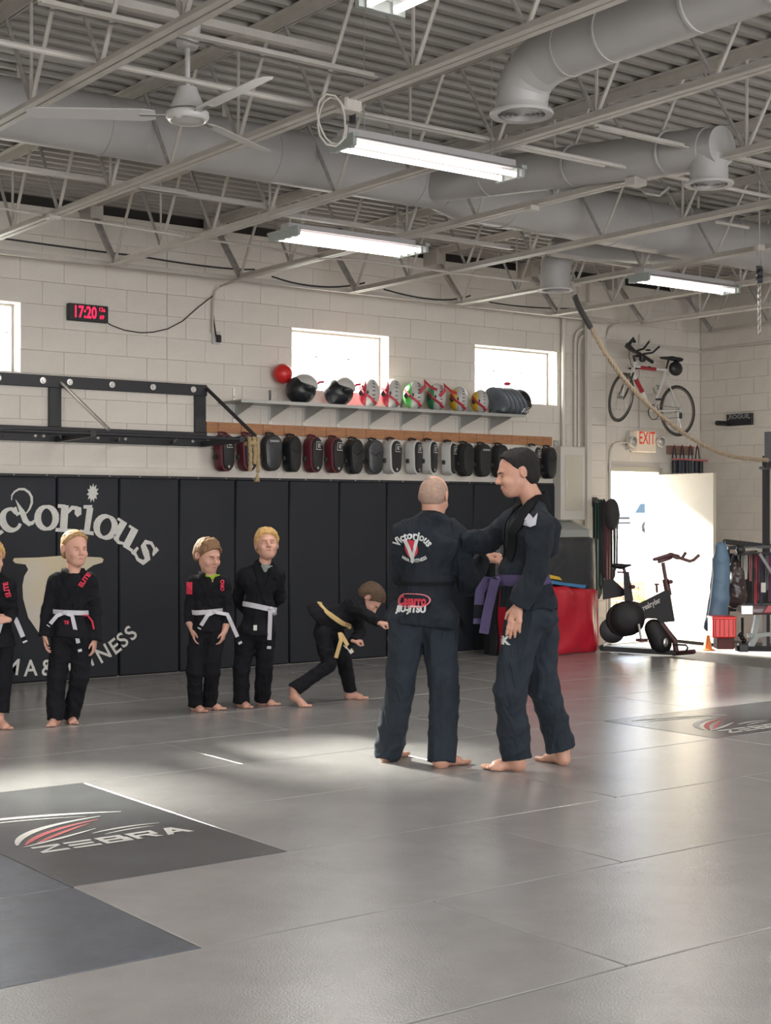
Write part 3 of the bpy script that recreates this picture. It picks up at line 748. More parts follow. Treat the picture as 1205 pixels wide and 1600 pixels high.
def gi(s, J, m=1.0, loose=1.0, skirt=.16, jk_len=None, wr=.005):
    """black training jacket and trousers from joints J (world points). Keys:
    chest, waist, hip, ns (neck base), shL/shR, elL/elR, wrL/wrR, hipL/hipR, knL/knR, anL/anR, side (unit vec across body), fwd"""
    jk, pt = s.jk, s.pt; sd_, fw = J['side'], J['fwd']; z = m
    up = (J['ns'] - J['hip']).normalized()
    jk.cap(J['chest'] - sd_ * .075 * z, J['chest'] + sd_ * .075 * z, .112 * z, k=.05, flat=(fw, 1.12))
    jk.cap(J['chest'], J['waist'], .150 * z, .128 * z, k=.05, flat=(fw, 1.25))
    jk.cap(J['waist'] - sd_ * .03 * z, J['waist'] + sd_ * .03 * z, .120 * z, k=.04, flat=(fw, 1.08))
    sk = J.get('skirt', J['hip'] - up * skirt * z)
    jk.cap(J['waist'], sk, .138 * z, .176 * z, k=.04, flat=(fw, 1.15), clip=(sk, -up)); jk.cap(sk - sd_ * J.get('sw', .03) * z, sk + sd_ * J.get('sw', .03) * z, .160 * z, k=.03, flat=(fw, 1.1), clip=(sk, -up))
    s.to.pr = list(jk.pr); s.to.wr = wrinkle(wr, s.seed, 1.0)
    for q in ('L', 'R'):
        sh, el, wr_ = J['sh' + q], J['el' + q], J['wr' + q]
        jk.cap(J['ns'] - up * .012 * z, sh, J.get('trap', .070) * z, .066 * z, k=.05, flat=(fw, 1.1))
        jk.cap(sh, el, .074 * z * loose, .062 * z * loose, k=.035); jk.cap(el, wr_, .062 * z * loose, .056 * z * loose, k=.02, clip=(wr_ + (wr_ - el).normalized() * .005, wr_ - el))
    jk.cap(J['ns'] - up * .03, J['ns'] + up * .022 * z, .070 * z, .060 * z, k=.03, flat=(fw, 1.0))
    jk.cut((J['ns'] + up * .034 * z, .11 * z), up * 1 + fw * J.get('vneck', .6))
    if J.get('vee', 1): jk.cap(J['ns'] + fw * .095 * z + up * .03, J['ns'] + fw * .165 * z - up * J.get('vd', .10) * z, J.get('vr', .044) * z, .012 * z, k=.01, op='-')
    jk.wr = wrinkle(wr, s.seed, 1.0)
    for q in ('L', 'R'):
        h_, kn, an = J['hip' + q], J['kn' + q], J['an' + q]; pf = J.get('pf', 1.0)
        pt.cap(J['hip'], h_, .115 * z, .112 * z, k=.04, flat=(fw, 1.05)); pt.cap(h_, kn, .108 * z * pf, .088 * z * pf, k=.015); d = (an - kn).normalized(); d = (d - UP * .6).normalized(); pt.cap(kn, an, .088 * z * pf, .082 * z * pf, k=.012, clip=(an, d))
    pt.wr = wrinkle(wr, s.seed + 9, .75)
    # the body inside the clothes
    b = s.body
    b.cap(J['chest'] - sd_ * .06 * z, J['chest'] + sd_ * .06 * z, .085 * z, k=.05, flat=(fw, 1.2)); b.cap(J['chest'], J['hip'], .10 * z, .10 * z, k=.05, flat=(fw, 1.3))
    b.cap(J['ns'] - up * .06, J['ns'] + up * .02, .052 * z, .050 * z, k=.04)
    for q in ('L', 'R'):
        b.cap(J['chest'] + up * .04, J['sh' + q], .05 * z, .046 * z, k=.04)
        s.limb((J['sh' + q], .046 * z), (J['el' + q], .036 * z), (J['wr' + q], .026 * z), k=.02)
        s.limb((J['hip' + q], .080 * z), (J['kn' + q], .052 * z), (J['an' + q], .040 * z), k=.03)
Person.gi = gi
def collar(s, J, m=None, z=1.0, lo=-112, hi=112, r0=.098, r1=.074, h=.052):
    """free standing collar band round the neck, open at the front"""
    fw, sd_ = J['fwd'], J['side']; up = (J['ns'] - J['hip']).normalized(); v = []; n = 25
    for i in range(n):
        a = R_(lo + (hi - lo) * i / (n - 1)); d = -fw * math.cos(a) + sd_ * math.sin(a) * 1.02; dr = .030 * z * (1 - math.cos(a)) 
        c = J['ns'] + fw * .012 * z - up * dr
        for (r, u) in ((r0 + .012, -.018), (r1 + .012, h - .014), (r1, h - .012), (r0 - .012, -.02)): v.append(c + d * r * z + up * u * z)
    f = [(i * 4 + k, (i + 1) * 4 + k, (i + 1) * 4 + (k + 1) % 4, i * 4 + (k + 1) % 4) for i in range(n - 1) for k in range(4)] + [(3, 2, 1, 0), (4 * n - 4, 4 * n - 3, 4 * n - 2, 4 * n - 1)]
    part('collar', MB().add(v, f), m or M_gid, s.jo, 60)
Person.collar = collar
def step(s, k, toe, deg, L_, hem, lift=0.0, side=1):
    """plant a foot: toe pixel on the floor, heading, length; returns trouser end (ankle) above it at the hem pixel row"""
    fw, _ = frame(deg); t = G(*toe); hl = t - fw * L_; an = hl + fw * .05 * (L_ / .25); D = float((RM @ (np.array(tuple(an)) - np.array([0, 0, H])))[2])
    z = H + (806 - hem) * D / F; a = Vector((an.x, an.y, max(z, .03) + lift)); s.foot(hl, t, L_ / .25, Vector((an.x, an.y, a.z + .03)), lift=lift, side=side); return a
Person.step = step
def frame(deg):
    """deg: body heading measured from 'facing the camera', positive toward the right of the picture"""
    a = R_(deg); fw = -CF * math.cos(a) + CR * math.sin(a); return fw.normalized(), (CR * math.cos(a) + CF * math.sin(a)).normalized()
def belt(s, J, m, z=1.0, off=None, tilt=0.0, knot=0.0, tails=((.02, -.05, .22), (-.03, -.04, .18)), wd=.042, tailmat=None):
    """belt round the waist, knot in front, hanging tails; tails=(side, out, length) or explicit point lists"""
    w_, sd_, fw = J['waist'], J['side'], J['fwd']; up = (J['ns'] - J['hip']).normalized(); w_ = w_ + up * (off or 0)
    ring_ = []
    for i in range(41):
        a = 2 * PI * i / 40; ring_.append(w_ + sd_ * .20 * z * math.sin(a) + fw * .20 * z * math.cos(a) + up * tilt * math.sin(a))
    r2 = project(s.to, ring_, [(w_ + up * ((p - w_).dot(up)) - p) for p in ring_], off=.004)
    bt = part('belt', ribbon(s.to, r2, up, wd * z, off=.004, thick=.006), m, s.root, 60)
    kp = Vector(project(s.to, [w_ + fw * .25 * z + sd_ * knot + up * tilt * (knot / .2)], [-fw], off=.018)[0])
    part('knot', MB().ell(kp, (.026 * z, .026 * z, .022 * z), 14, 9), m, bt, 180)
    for tl in tails:
        if isinstance(tl, tuple):
            sx, ln = tl[0], tl[2]; pts = [kp, kp + sd_ * sx * .6 + UP * -.02 + fw * .012]
            for i in range(1, 6): pts.append(kp + sd_ * sx * (.6 + .4 * i / 3) + fw * (.016 - .004 * i) - UP * (.02 + ln * i / 5))
        else: pts = tl
        part('belt_tail', ribbon(None, pts, sd_ if isinstance(tl, tuple) else CR, wd * .85 * z, thick=.0025, free=fw if isinstance(tl, tuple) else CF), m, bt, 60)
        if tailmat is not False:
            a, b_ = Vector(pts[-2]), Vector(pts[-1]); dd = (b_ - a); c0 = a.lerp(b_, -.2); c1 = a.lerp(b_, .62)
            part('rank_bar', ribbon(None, [c0, c1], sd_ if isinstance(tl, tuple) else CR, wd * .87 * z, thick=.0036, free=fw if isinstance(tl, tuple) else CF), M_gid, bt, 60, label='black bar near the belt end')
    return bt, kp
Person.belt = belt
def lapels(s, J, pts_over, pts_under, z=1.0, wd=.05, m=None):
    """two lapel bands: point lists running neck -> chest -> belt, projected on the jacket"""
    for i, pts in enumerate((pts_under, pts_over)):
        if pts is None: continue
        q = project(s.jk, pts, off=.006 + .004 * i)
        part('lapel', ribbon(s.jk, q, lambda p: J['side'] + UP * .2, wd * z, off=.004 + .004 * i, thick=.006), m or M_gid, s.jo, 60)
Person.lapels = lapels
def text_mesh(txt, size=1.0, bold=0.0, arc=None, squash=1.0):
    """flat lettering as (verts, faces) in the uv plane, centred; arc=(radius, sign) bends it"""
    c = bpy.data.curves.new('t', 'FONT'); c.body = txt; c.size = size; c.align_x = 'CENTER'; c.align_y = 'CENTER'; c.resolution_u = 3; c.offset = bold
    o = bpy.data.objects.new('t', c); me = bpy.data.meshes.new_from_object(o)
    v = [(p.co.x * squash, p.co.y) for p in me.vertices]; f = [tuple(q.vertices) for q in me.polygons]
    bpy.data.objects.remove(o); bpy.data.curves.remove(c); bpy.data.meshes.remove(me)
    if arc:
        Rr, sg = arc; v = [((Rr + sg * y) * math.sin(x / Rr), sg * ((Rr + sg * y) * math.cos(x / Rr) - Rr)) for x, y in v]
    return v, f
def refine(vf, L=.014):
    import bmesh
    bm = bmesh.new(); vv = [bm.verts.new((a, b, 0)) for a, b in vf[0]]
    for q in vf[1]:
        try: bm.faces.new([vv[i] for i in dict.fromkeys(q)])
        except Exception: pass
    bmesh.ops.triangulate(bm, faces=bm.faces[:])
    for _ in range(4):
        es = [e for e in bm.edges if e.calc_length() > L]
        if not es: break
        bmesh.ops.subdivide_edges(bm, edges=es, cuts=1); bmesh.ops.triangulate(bm, faces=[q for q in bm.faces if len(q.verts) > 3])
    bm.verts.index_update(); r = ([(p.co.x, p.co.y) for p in bm.verts], [tuple(p.index for p in q.verts) for q in bm.faces]); bm.free(); return r
def decal(sdf, vf, o, u, w_, n, mat_, parent, off=.002, name='print', label=None):
    """lay flat lettering on a solid: uv -> o + u*U + v*W, marched along -n"""
    v, f = refine(vf); u, w_, n = Vector(u), Vector(w_), Vector(n).normalized(); pts = [Vector(o) + u * a + w_ * b + n * .12 for a, b in v]
    q = project(sdf, pts, [-n] * len(pts), off=off)
    return part(name, MB().add(q, f), mat_, parent, 0, label=label)
# ================================================================ CEILING EQUIPMENT
# ---- ducts
def duct(name, pts, r, label, bands=(), cat='duct', parent=None):
    mb = MB().tube(pts, r, 28)
    if parent is not None: o = part(name, mb, M_duct, parent, 50)
    else: o = single(name, mb, M_duct, label, cat, group='painted round air ducts', smooth=50)
    return o
def ring(c, ax, r, t=.006, wd=.02, n=28):
    return MB().lathe([(r - .01, -wd / 2), (r + t, -wd / 2), (r + t, wd / 2), (r - .01, wd / 2)], c, ax, n, caps=False)
t = main_d = thing('main_duct', 'long round duct running behind the ceiling fan, with two short vented branches', 'duct', (7, 8.5, 3.7))
part('duct_section', MB().tube([(.5, 8.5, 3.915), (6.9, 8.5, 3.915)], .19, 32), M_duct, t, 50)
part('duct_section', MB().tube([(6.9, 8.5, 3.915), (7.15, 8.54, 3.90)], [.19, .215], 32), M_duct, t, 50)
part('duct_section', MB().tube([(7.15, 8.54, 3.90), (9.6, 8.6, 3.89), (13.4, 8.66, 3.88)], .215, 32), M_duct, t, 50)
for x in (1.6, 2.9, 4.15, 5.4, 6.65): part('seam_band', ring((x, 8.5, 3.915), (1, 0, 0), .19), M_duct, t)
for x in (7.6, 8.8, 9.1, 10.3, 11.6, 12.8): part('seam_band', ring((x, 8.56 + (x - 7.6) * .02, 3.895), (1, 0, 0), .215), M_duct, t)
for x in (3.6, 5.05, 6.3, 8.0, 9.8, 11.5):
    part('hanger_strap', MB().bar((x, 8.5, 4.1), (x, 8.5, 4.2), .03, .004, up=(0, 1, 0)), M_steel, t, 0)
def round_vent(c, r, par):
    c = Vector(c); v = part('round_vent', MB().lathe([(r * .98, .018), (r, .008), (r * .97, 0), (r * .74, .004), (r * .72, .03), (r * .7, .035)], c, (0, 0, 1), 36, caps=False), M_duct, par, 60)
    for k in range(4):
        q = r * (.66 - .15 * k)
        part('vent_ring', MB().lathe([(q, .002), (q - .012, .03), (q - .016, .03), (q - .006, .0)], c, (0, 0, 1), 32, caps=False), M_duct, v, 60)
    part('hub', MB().lathe([(.0, .0), (r * .1, .0), (r * .08, .02)], c, (0, 0, 1), 16), M_duct, v)
    part('throat', MB().lathe([(0, .06), (r * .72, .055), (r * .72, .03)], c, (0, 0, 1), 24), mat('vent_dark', (.06, .06, .06), .7), v)
def elbow(p0, p1, p2, k=5):
    p0, p1, p2 = Vector(p0), Vector(p1), Vector(p2)
    return [p0 * (1 - t) ** 2 + p1 * 2 * t * (1 - t) + p2 * t * t for t in [i / k for i in range(k + 1)]]
# left branch with round vent
ca = G(815, 181, 3.44); r = .132
t = thing('branch_duct', 'thick duct elbow dropping to a round vent near the top right', 'duct', (ca.x, ca.y, 3.46))
ax_y = ca.y - .42; zc = 3.69
part('duct_drop', MB().tube([(ca.x, ca.y, 3.46), (ca.x, ca.y, 3.50)], r, 28), M_duct, t, 50)
pts = elbow((ca.x, ca.y, 3.50), (ca.x, ca.y, zc), (ca.x, ca.y - .30, zc), 4)
for a, b in zip(pts[:-1], pts[1:]): part('elbow_gore', MB().tube([a - (b - a) * .08, b + (b - a) * .08], r, 28), M_duct, t, 50)
pr = Vector((ca.x, ca.y - .30, zc))
part('duct_section', MB().tube([pr, (ca.x + .02, 3.85, zc)], r, 28), M_duct, t, 50)
pts = [Vector((ca.x + .02, 3.85, zc)), Vector((ca.x + .07, 3.55, zc + .02)), Vector((ca.x + .25, 3.3, zc + .02)), Vector((ca.x + .6, 3.1, zc)), Vector((ca.x + 1.6, 2.8, zc))]
for a, b in zip(pts[:-1], pts[1:]): part('elbow_gore', MB().tube([a - (b - a) * .05, b + (b - a) * .05], r, 28), M_duct, t, 50)
for y in (ca.y - .34, ca.y - .62, 4.3, 3.88): part('seam_band', ring((ca.x, y, zc), (0, 1, 0), r, .004, .015), M_duct, t)
part('hanger_strap', MB().bar((ca.x - .06, 4.75, zc), (ca.x - .06, 4.75, 4.2), .03, .003), M_steel, t, 0)
round_vent((ca.x, ca.y, 3.44), .162, t)
# second branch, from the main duct toward the camera, to the right vent
cb = G(1108, 290, 3.44); r = .115
t = main_d
part('duct_drop', MB().tube([(cb.x, cb.y, 3.46), (cb.x, cb.y, 3.62)], r, 28), M_duct, t, 50)
part('duct_cap', MB().tube([(cb.x, cb.y - r * .9, 3.66), (cb.x, cb.y + .10, 3.665)], r * 1.06, 28), M_duct, t, 50)
part('duct_section', MB().tube([(cb.x, cb.y, 3.66), (cb.x - .12, 8.36, 3.88)], .135, 28), M_duct, t, 50)
for y in (6.2, 7.0, 7.8): part('seam_band', ring((cb.x - .02 - (y - 5.8) * .04, y, 3.66 + (y - 5.8) * .085), (0, 1, .085), .135, .004, .015), M_duct, t)
round_vent((cb.x, cb.y, 3.44), .15, t)
# third branch: toward the back wall, ending in the small elbow
cc = G(868, 452, 3.5)
t = main_d
r = .14
part('duct_drop', MB().tube([(cc.x, cc.y, 3.5), (cc.x, cc.y, 3.68)], r, 28), M_duct, t, 50)
pts = elbow((cc.x, cc.y, 3.66), (cc.x, cc.y, 3.92), (cc.x + .28, cc.y - .05, 3.92), 5)
for a, b in zip(pts[:-1], pts[1:]): part('elbow_gore', MB().tube([a - (b - a) * .08, b + (b - a) * .08], r, 28), M_duct, t, 50)
part('duct_section', MB().tube([(cc.x + .26, cc.y - .05, 3.92), (cc.x + 1.0, cc.y - .35, 3.92), (cc.x + 1.3, 8.72, 3.92)], r, 28), M_duct, t, 50)
round_vent((cc.x, cc.y, 3.485), .17, t)

# ---- fluorescent fixtures (each carries its own light)
def fixture(x0, x1, y, z, n, label, alongy=False, e=30, hang=4.21):
    L = x1 - x0; cx = (x0 + x1) / 2; wd = .075 * n + .10
    t = thing('light_fixture', label, 'light fixture', (cx, y, z))
    def T(a, b, c): return Vector((cx - b, y + a, z + c)) if alongy else Vector((cx + a, y + b, z + c))
    def bx(mb, a0, a1, b0, b1, c0, c1, ch=0):
        p, q = T(a0, b0, c0), T(a1, b1, c1); return mb.span([min(p[i], q[i]) for i in range(3)], [max(p[i], q[i]) for i in range(3)], ch)
    mb = MB(); bx(mb, -L / 2, L / 2, -.055, .055, .03, .085, .004)
    for s in (-1, 1):   # sloping reflector wings
        q = [T(-L / 2, s * .05, .045), T(L / 2, s * .05, .045), T(L / 2, s * wd / 2, .012), T(-L / 2, s * wd / 2, .012)]
        mb.add(q + [p + Vector((0, 0, .003)) for p in q], [(0, 1, 2, 3), (7, 6, 5, 4), (0, 4, 5, 1), (1, 5, 6, 2), (2, 6, 7, 3), (3, 7, 4, 0)])
    part('housing', mb, M_fix, t, 0)
    for s in (-1, 1):
        mb = MB(); bx(mb, s * L / 2 - .02, s * L / 2 + .02, -wd / 2, wd / 2, .02, .04); bx(mb, s * L / 2 - .012, s * L / 2 + .012, -wd / 2 + .01, wd / 2 - .01, -.025, .03)
        part('end_plate', mb, M_fixd, t, 0)
    for k in range(n):
        b = (k - (n - 1) / 2) * (.085 if n > 2 else .13)
        part('lamp_tube', MB().tube([T(-L / 2 + .02, b, -.005), T(L / 2 - .02, b, -.005)], .016, 10), M_tube, t)
        for s in (-1, 1): part('lamp_holder', bx(MB(), s * (L / 2 - .01) - .012, s * (L / 2 - .01) + .012, b - .02, b + .02, -.028, .03), M_fixd, t, 0)
    for s in (-.38, .38):
        part('hanger_wire', MB().tube([T(s * L, 0, .08), T(s * L, 0, hang - z)], .003, 5), M_steeld, t)
    ld = bpy.data.lights.new('fixture_light', 'AREA'); ld.shape = 'RECTANGLE'; ld.size = L if not alongy else wd; ld.size_y = wd if not alongy else L
    ld.energy = e; ld.color = (1, .93, .88); lo = bpy.data.objects.new('fixture_light', ld); C.objects.link(lo); lo.parent = t; lo.location = (0, 0, -.04)
    return t
M_fix = mat('fixture_enamel', (.40, .38, .38), .4); M_fixd = mat('fixture_metal', (.30, .33, .31), .4)
fa = G(548, 224, 3.44); fb = G(783, 276, 3.44)
fixture(fa.x - .02, fb.x + .03, (fa.y + fb.y) / 2, 3.44, 2, 'two tube light fixture with coiled cord at its end, nearest to the camera', e=32)
fa = G(450, 368, 3.44); fb = G(640, 394, 3.44)
fixture(fa.x - .03, fb.x + .02, (fa.y + fb.y) / 2, 3.44, 4, 'four tube light fixture hanging left of centre, above the left shelf window', e=32)
fa = G(997, 436, 3.44); fb = G(1142, 455, 3.44)
fixture(fa.x, fb.x, (fa.y + fb.y) / 2, 3.44, 2, 'two tube light fixture at right, above the bicycle', e=32, hang=3.672)
fd = G(590, 12, 3.46)
fixture(fd.x - .6, fd.x + .6, fd.y - .62, 3.46, 2, 'light fixture cut off by the top edge of the photo', alongy=True, e=26)
for k, (x, y) in enumerate([(1.2, 6.3), (1.0, 9.0), (8.6, 4.8), (8.9, 1.6), (12.4, 5.6), (.4, 2.8), (-1.8, 7.2), (3.6, .0), (8.2, -2.4), (12.2, 1.5)]):
    fixture(x - .6, x + .6, y, 3.44, 2, 'light fixture outside the frame of the photo, %s of the hidden ones' % (['first', 'second', 'third', 'fourth', 'fifth', 'sixth', 'seventh', 'eighth', 'ninth', 'tenth'][k]), e=38)

# ---- ceiling fan at rest
fc = G(293, 187, 3.44)
t = thing('ceiling_fan', 'white ceiling fan with three long blades below the roof joists', 'ceiling fan', fc)
M_fan = mat('fan_white', (.52, .50, .49), .4); z0 = 3.44
part('canopy', MB().lathe([(.05, z0 + .36), (.055, z0 + .37), (.068, z0 + .47), (.066, z0 + .49), (.0, z0 + .492)], (fc.x, fc.y, 0), n=24), M_fan, t, 50)
part('down_rod', MB().tube([(fc.x, fc.y, z0 + .13), (fc.x, fc.y, z0 + .40)], .014, 10), M_fan, t)
part('motor_cover', MB().lathe([(.045, z0 + .15), (.05, z0 + .16), (.055, z0 + .14), (.082, z0 + .075), (.086, z0 + .05), (.10, z0 + .045)], (fc.x, fc.y, 0), n=28), M_fan, t, 50)
part('motor_housing', MB().lathe([(.09, z0 + .045), (.108, z0 + .035), (.11, z0 + .012), (.102, z0 - .002), (.09, z0 - .008), (0, z0 - .010)], (fc.x, fc.y, 0), n=32), M_fan, t, 50)
part('trim_ring', MB().lathe([(.084, z0 - .006), (.09, z0 - .013), (.096, z0 - .005)], (fc.x, fc.y, 0), n=32, caps=False), M_silver, t)
part('mount_channel', MB().span((fc.x - .9, fc.y - .025, z0 + .49), (fc.x + .9, fc.y + .025, z0 + .53)), M_steel, t, 0)
for a in (28, 148, 268):
    d = Vector((math.cos(R_(a)), math.sin(R_(a)), 0)); nn = Vector((-d.y, d.x, 0)); tilt = nn * math.cos(R_(12)) + Vector((0, 0, math.sin(R_(12))))
    c = Vector((fc.x, fc.y, z0 + .018))
    bl = part('blade', MB().prism([(.16, -.045), (.22, -.065), (.76, -.055), (.80, -.03), (.80, .03), (.76, .05), (.22, .06), (.16, .045)], c, d, tilt, (0, 0, .004)), M_fan, t, 0)
    part('blade_arm', MB().bar(c + d * .09, c + d * .24, .035, .006), M_silver, bl, 0)

# ---- conduits, boxes, cords
def run(name, pts, r, label, cat='conduit', m=M_steel, **k): return single(name, MB().tube(pts, r, 8), m, label, cat, **k)
Yc = G(410, 397, 3.58).y
run('conduit', [W(332, 520, 11.9), W(333, 470, 11.9), W(336, 455, 11.9), W(345, 447, 11.86), G(385, 432, 3.56), G(495, 403, 3.58), G(560, 406, 3.58), G(700, 425, 3.58), G(870, 446, 3.58)], .011, 'thin conduit from the wall outlet up along the joists to the right')
run('conduit', [G(-40, 318, 3.6), G(75, 338, 3.6), G(140, 345, 3.6), G(305, 372, 3.6), G(420, 388, 3.6), G(495, 402, 3.6)], .010, 'thin conduit crossing the left joists above the clock')
mb = MB(); bxp = G(545, 165, 3.56)
mb.box(bxp, (.11, .10, .07), .01); jb = single('junction_box', mb, M_steel, 'large junction box with plug at left end of the near light fixture', 'junction box')
mb = MB().box(G(551, 184, 3.54), (.03, .03, .06), .006); part('plug', mb, M_blackp, jb)
cord = []
c0 = G(545, 165, 3.55)
for k in range(26):
    q = k / 25 * 2 * PI * 1.9 + .6; rr_ = .10 + .022 * math.sin(1.7 * q); cord.append(Vector((c0.x - .12 + (rr_ - .01) * math.cos(q), c0.y - .02 + .02 * math.sin(q * .7), c0.z - .10 + rr_ * 1.1 * math.sin(q))))
run('cord_loop', cord, .0055, 'coiled pale cord hanging beside the near light fixture', 'cord', M_steel)
def jbox(px, py, z, label, s=1.0):
    c = G(px, py, z); o = single('junction_box', MB().box(c, (.10 * s, .09 * s, .05 * s), .008), M_steel, label, 'junction box'); return o
jbox(83, 339, 3.575, 'small round junction box at left, on the joist above the clock', .9)
jbox(832, 325, 3.56, 'small junction box on the joist below the near light fixture', .8)
jbox(994, 284, 3.56, 'junction box with looped cord, left of the right round vent', 1.1)
jbox(1052, 270, 3.58, 'junction box where conduits meet, right of the looped cord', .9)
run('cord_loop', [G(1002, 295, 3.52), G(1008, 302, 3.48), G(1030, 306, 3.48), G(1046, 292, 3.54)], .008, 'short looped cord between two junction boxes near the right vent', 'cord', M_steeld)
for (a, b, c_, lab, rr) in (((0, 372), (180, 396), (212, 397), 'left black cable drooping under the joist ends', .010), ((215, 400), (330, 417), (398, 421), 'second drooping cable, above the wall outlet', .010), ((425, 432), (500, 448), (570, 442), 'third drooping cable, above the left shelf window', .010), ((600, 452), (680, 468), (735, 462), 'fourth drooping cable, between the two shelf windows', .010), ((765, 472), (830, 480), (905, 482), 'fifth drooping cable, above the right shelf window', .009)):
    Y = 11.55; pa, pb, pc = W(*a, Y), W(*b, Y), W(*c_, Y)
    pts = [pa * (1 - t) ** 2 + (pb * 2 - (pa + pc) / 2) * 2 * t * (1 - t) + pc * t * t for t in [i / 10 for i in range(11)]]
    run('sagging_cable', pts, rr * .8, lab, 'cable', M_blackr)
w0, w1 = W(0, 361, 11.62), W(905, 477, 11.62)
single('wall_angle', MB().span((-2, 11.56, 3.60), (12.0, 11.60, 3.604)).span((-2, 11.56, 3.604), (12.0, 11.564, 3.64)), M_steel, 'long steel angle running under the joist ends by the back wall', 'steel angle', smooth=0)
for a, b, z, lab in (((60, 30), (590, 122), 3.72, 'dark cable bundle strapped along the bridging above the ceiling fan'),):
    pa, pb = G(*a, z), G(*b, z); Y = (pa.y + pb.y) / 2 + .015
    run('cable_bundle', [(pa.x + (pb.x - pa.x) * k / 30, Y + .006 * math.sin(k * 1.7), z + .02 + .006 * math.sin(k * 2.3)) for k in range(31)], .006, lab, 'cable', M_steeld)
# ================================================================ ON THE BACK WALL
def sp(a, b, ch=0): return MB().span([min(a[i], b[i]) for i in range(3)], [max(a[i], b[i]) for i in range(3)], ch)
# ---- padded wall panels with the mural
PX = [2.99, 3.59, 4.19, 4.79, 5.385, 5.98, 6.59, 7.19, 7.795, 8.39, 8.98, 9.56, 10.14, 10.73, 11.33]
PYf = 11.885
wp = thing('wall_padding', 'row of tall black padded panels lining the lower back wall, with mural lettering', 'wall padding', (7.2, 11.91, 0))
pc = {}
for a, b in zip(PX[:-1], PX[1:]):
    k = round(b - a, 3)
    if k not in pc:
        mb = MB(); nx, nz = 6, 10; W_, H_ = b - a - .006, 1.775; vs = []
        mb.box((0, .004, H_ / 2), (W_, .05, H_), .012)
        pc[k] = mesh('padded_panel', mb, M_pad, 40)
    o = bpy.data.objects.new('padded_panel', pc[k]); C.objects.link(o); o.parent = wp; o.location = Vector(((a + b) / 2, PYf + .025 + random.uniform(0, .003), .004)) - wloc(wp)
part('top_batten', MB().span((2.99, PYf + .03, 1.779), (11.33, WY - .001, 1.80)), M_black, wp, 0)
for x in [3.2 + .3 * k for k in range(27)]:
    part('tack', MB().ell((x, PYf + .029, 1.79), .006, 8, 6), M_silver, wp)
# mural: flat print lying on the panel faces
MY = PYf - .0015 + .004
def mural(polys, m, label, y=MY):
    mb = MB()
    for i, q in enumerate(polys): mb.add([(p[0], y - .00012 * (i % 9), p[1]) for p in q], [tuple(range(len(q)))])
    return part('mural_print', mb, m, wp, 0, label=label)
def wpx(x, y): p = W(x, y, MY); return (p.x, p.z)
def stroke(pts, wd):
    """variable width stroke in wall coords"""
    n = len(pts); wd = wd if isinstance(wd, (list, tuple)) else [wd] * n; L, R2 = [], []
    for i in range(n):
        a, b = Vector(pts[max(0, i - 1)]), Vector(pts[min(n - 1, i + 1)]); d = (b - a).normalized(); nn = Vector((-d.y, d.x)); p = Vector(pts[i]); L.append(p + nn * wd[i] / 2); R2.append(p - nn * wd[i] / 2)
    return [[tuple(L[i]), tuple(L[i + 1]), tuple(R2[i + 1]), tuple(R2[i])] for i in range(n - 1)]
def arc_(cx, cy, rx, ry, a0, a1, n=14): return [(cx + rx * math.cos(R_(a0 + (a1 - a0) * i / n)), cy + ry * math.sin(R_(a0 + (a1 - a0) * i / n))) for i in range(n + 1)]
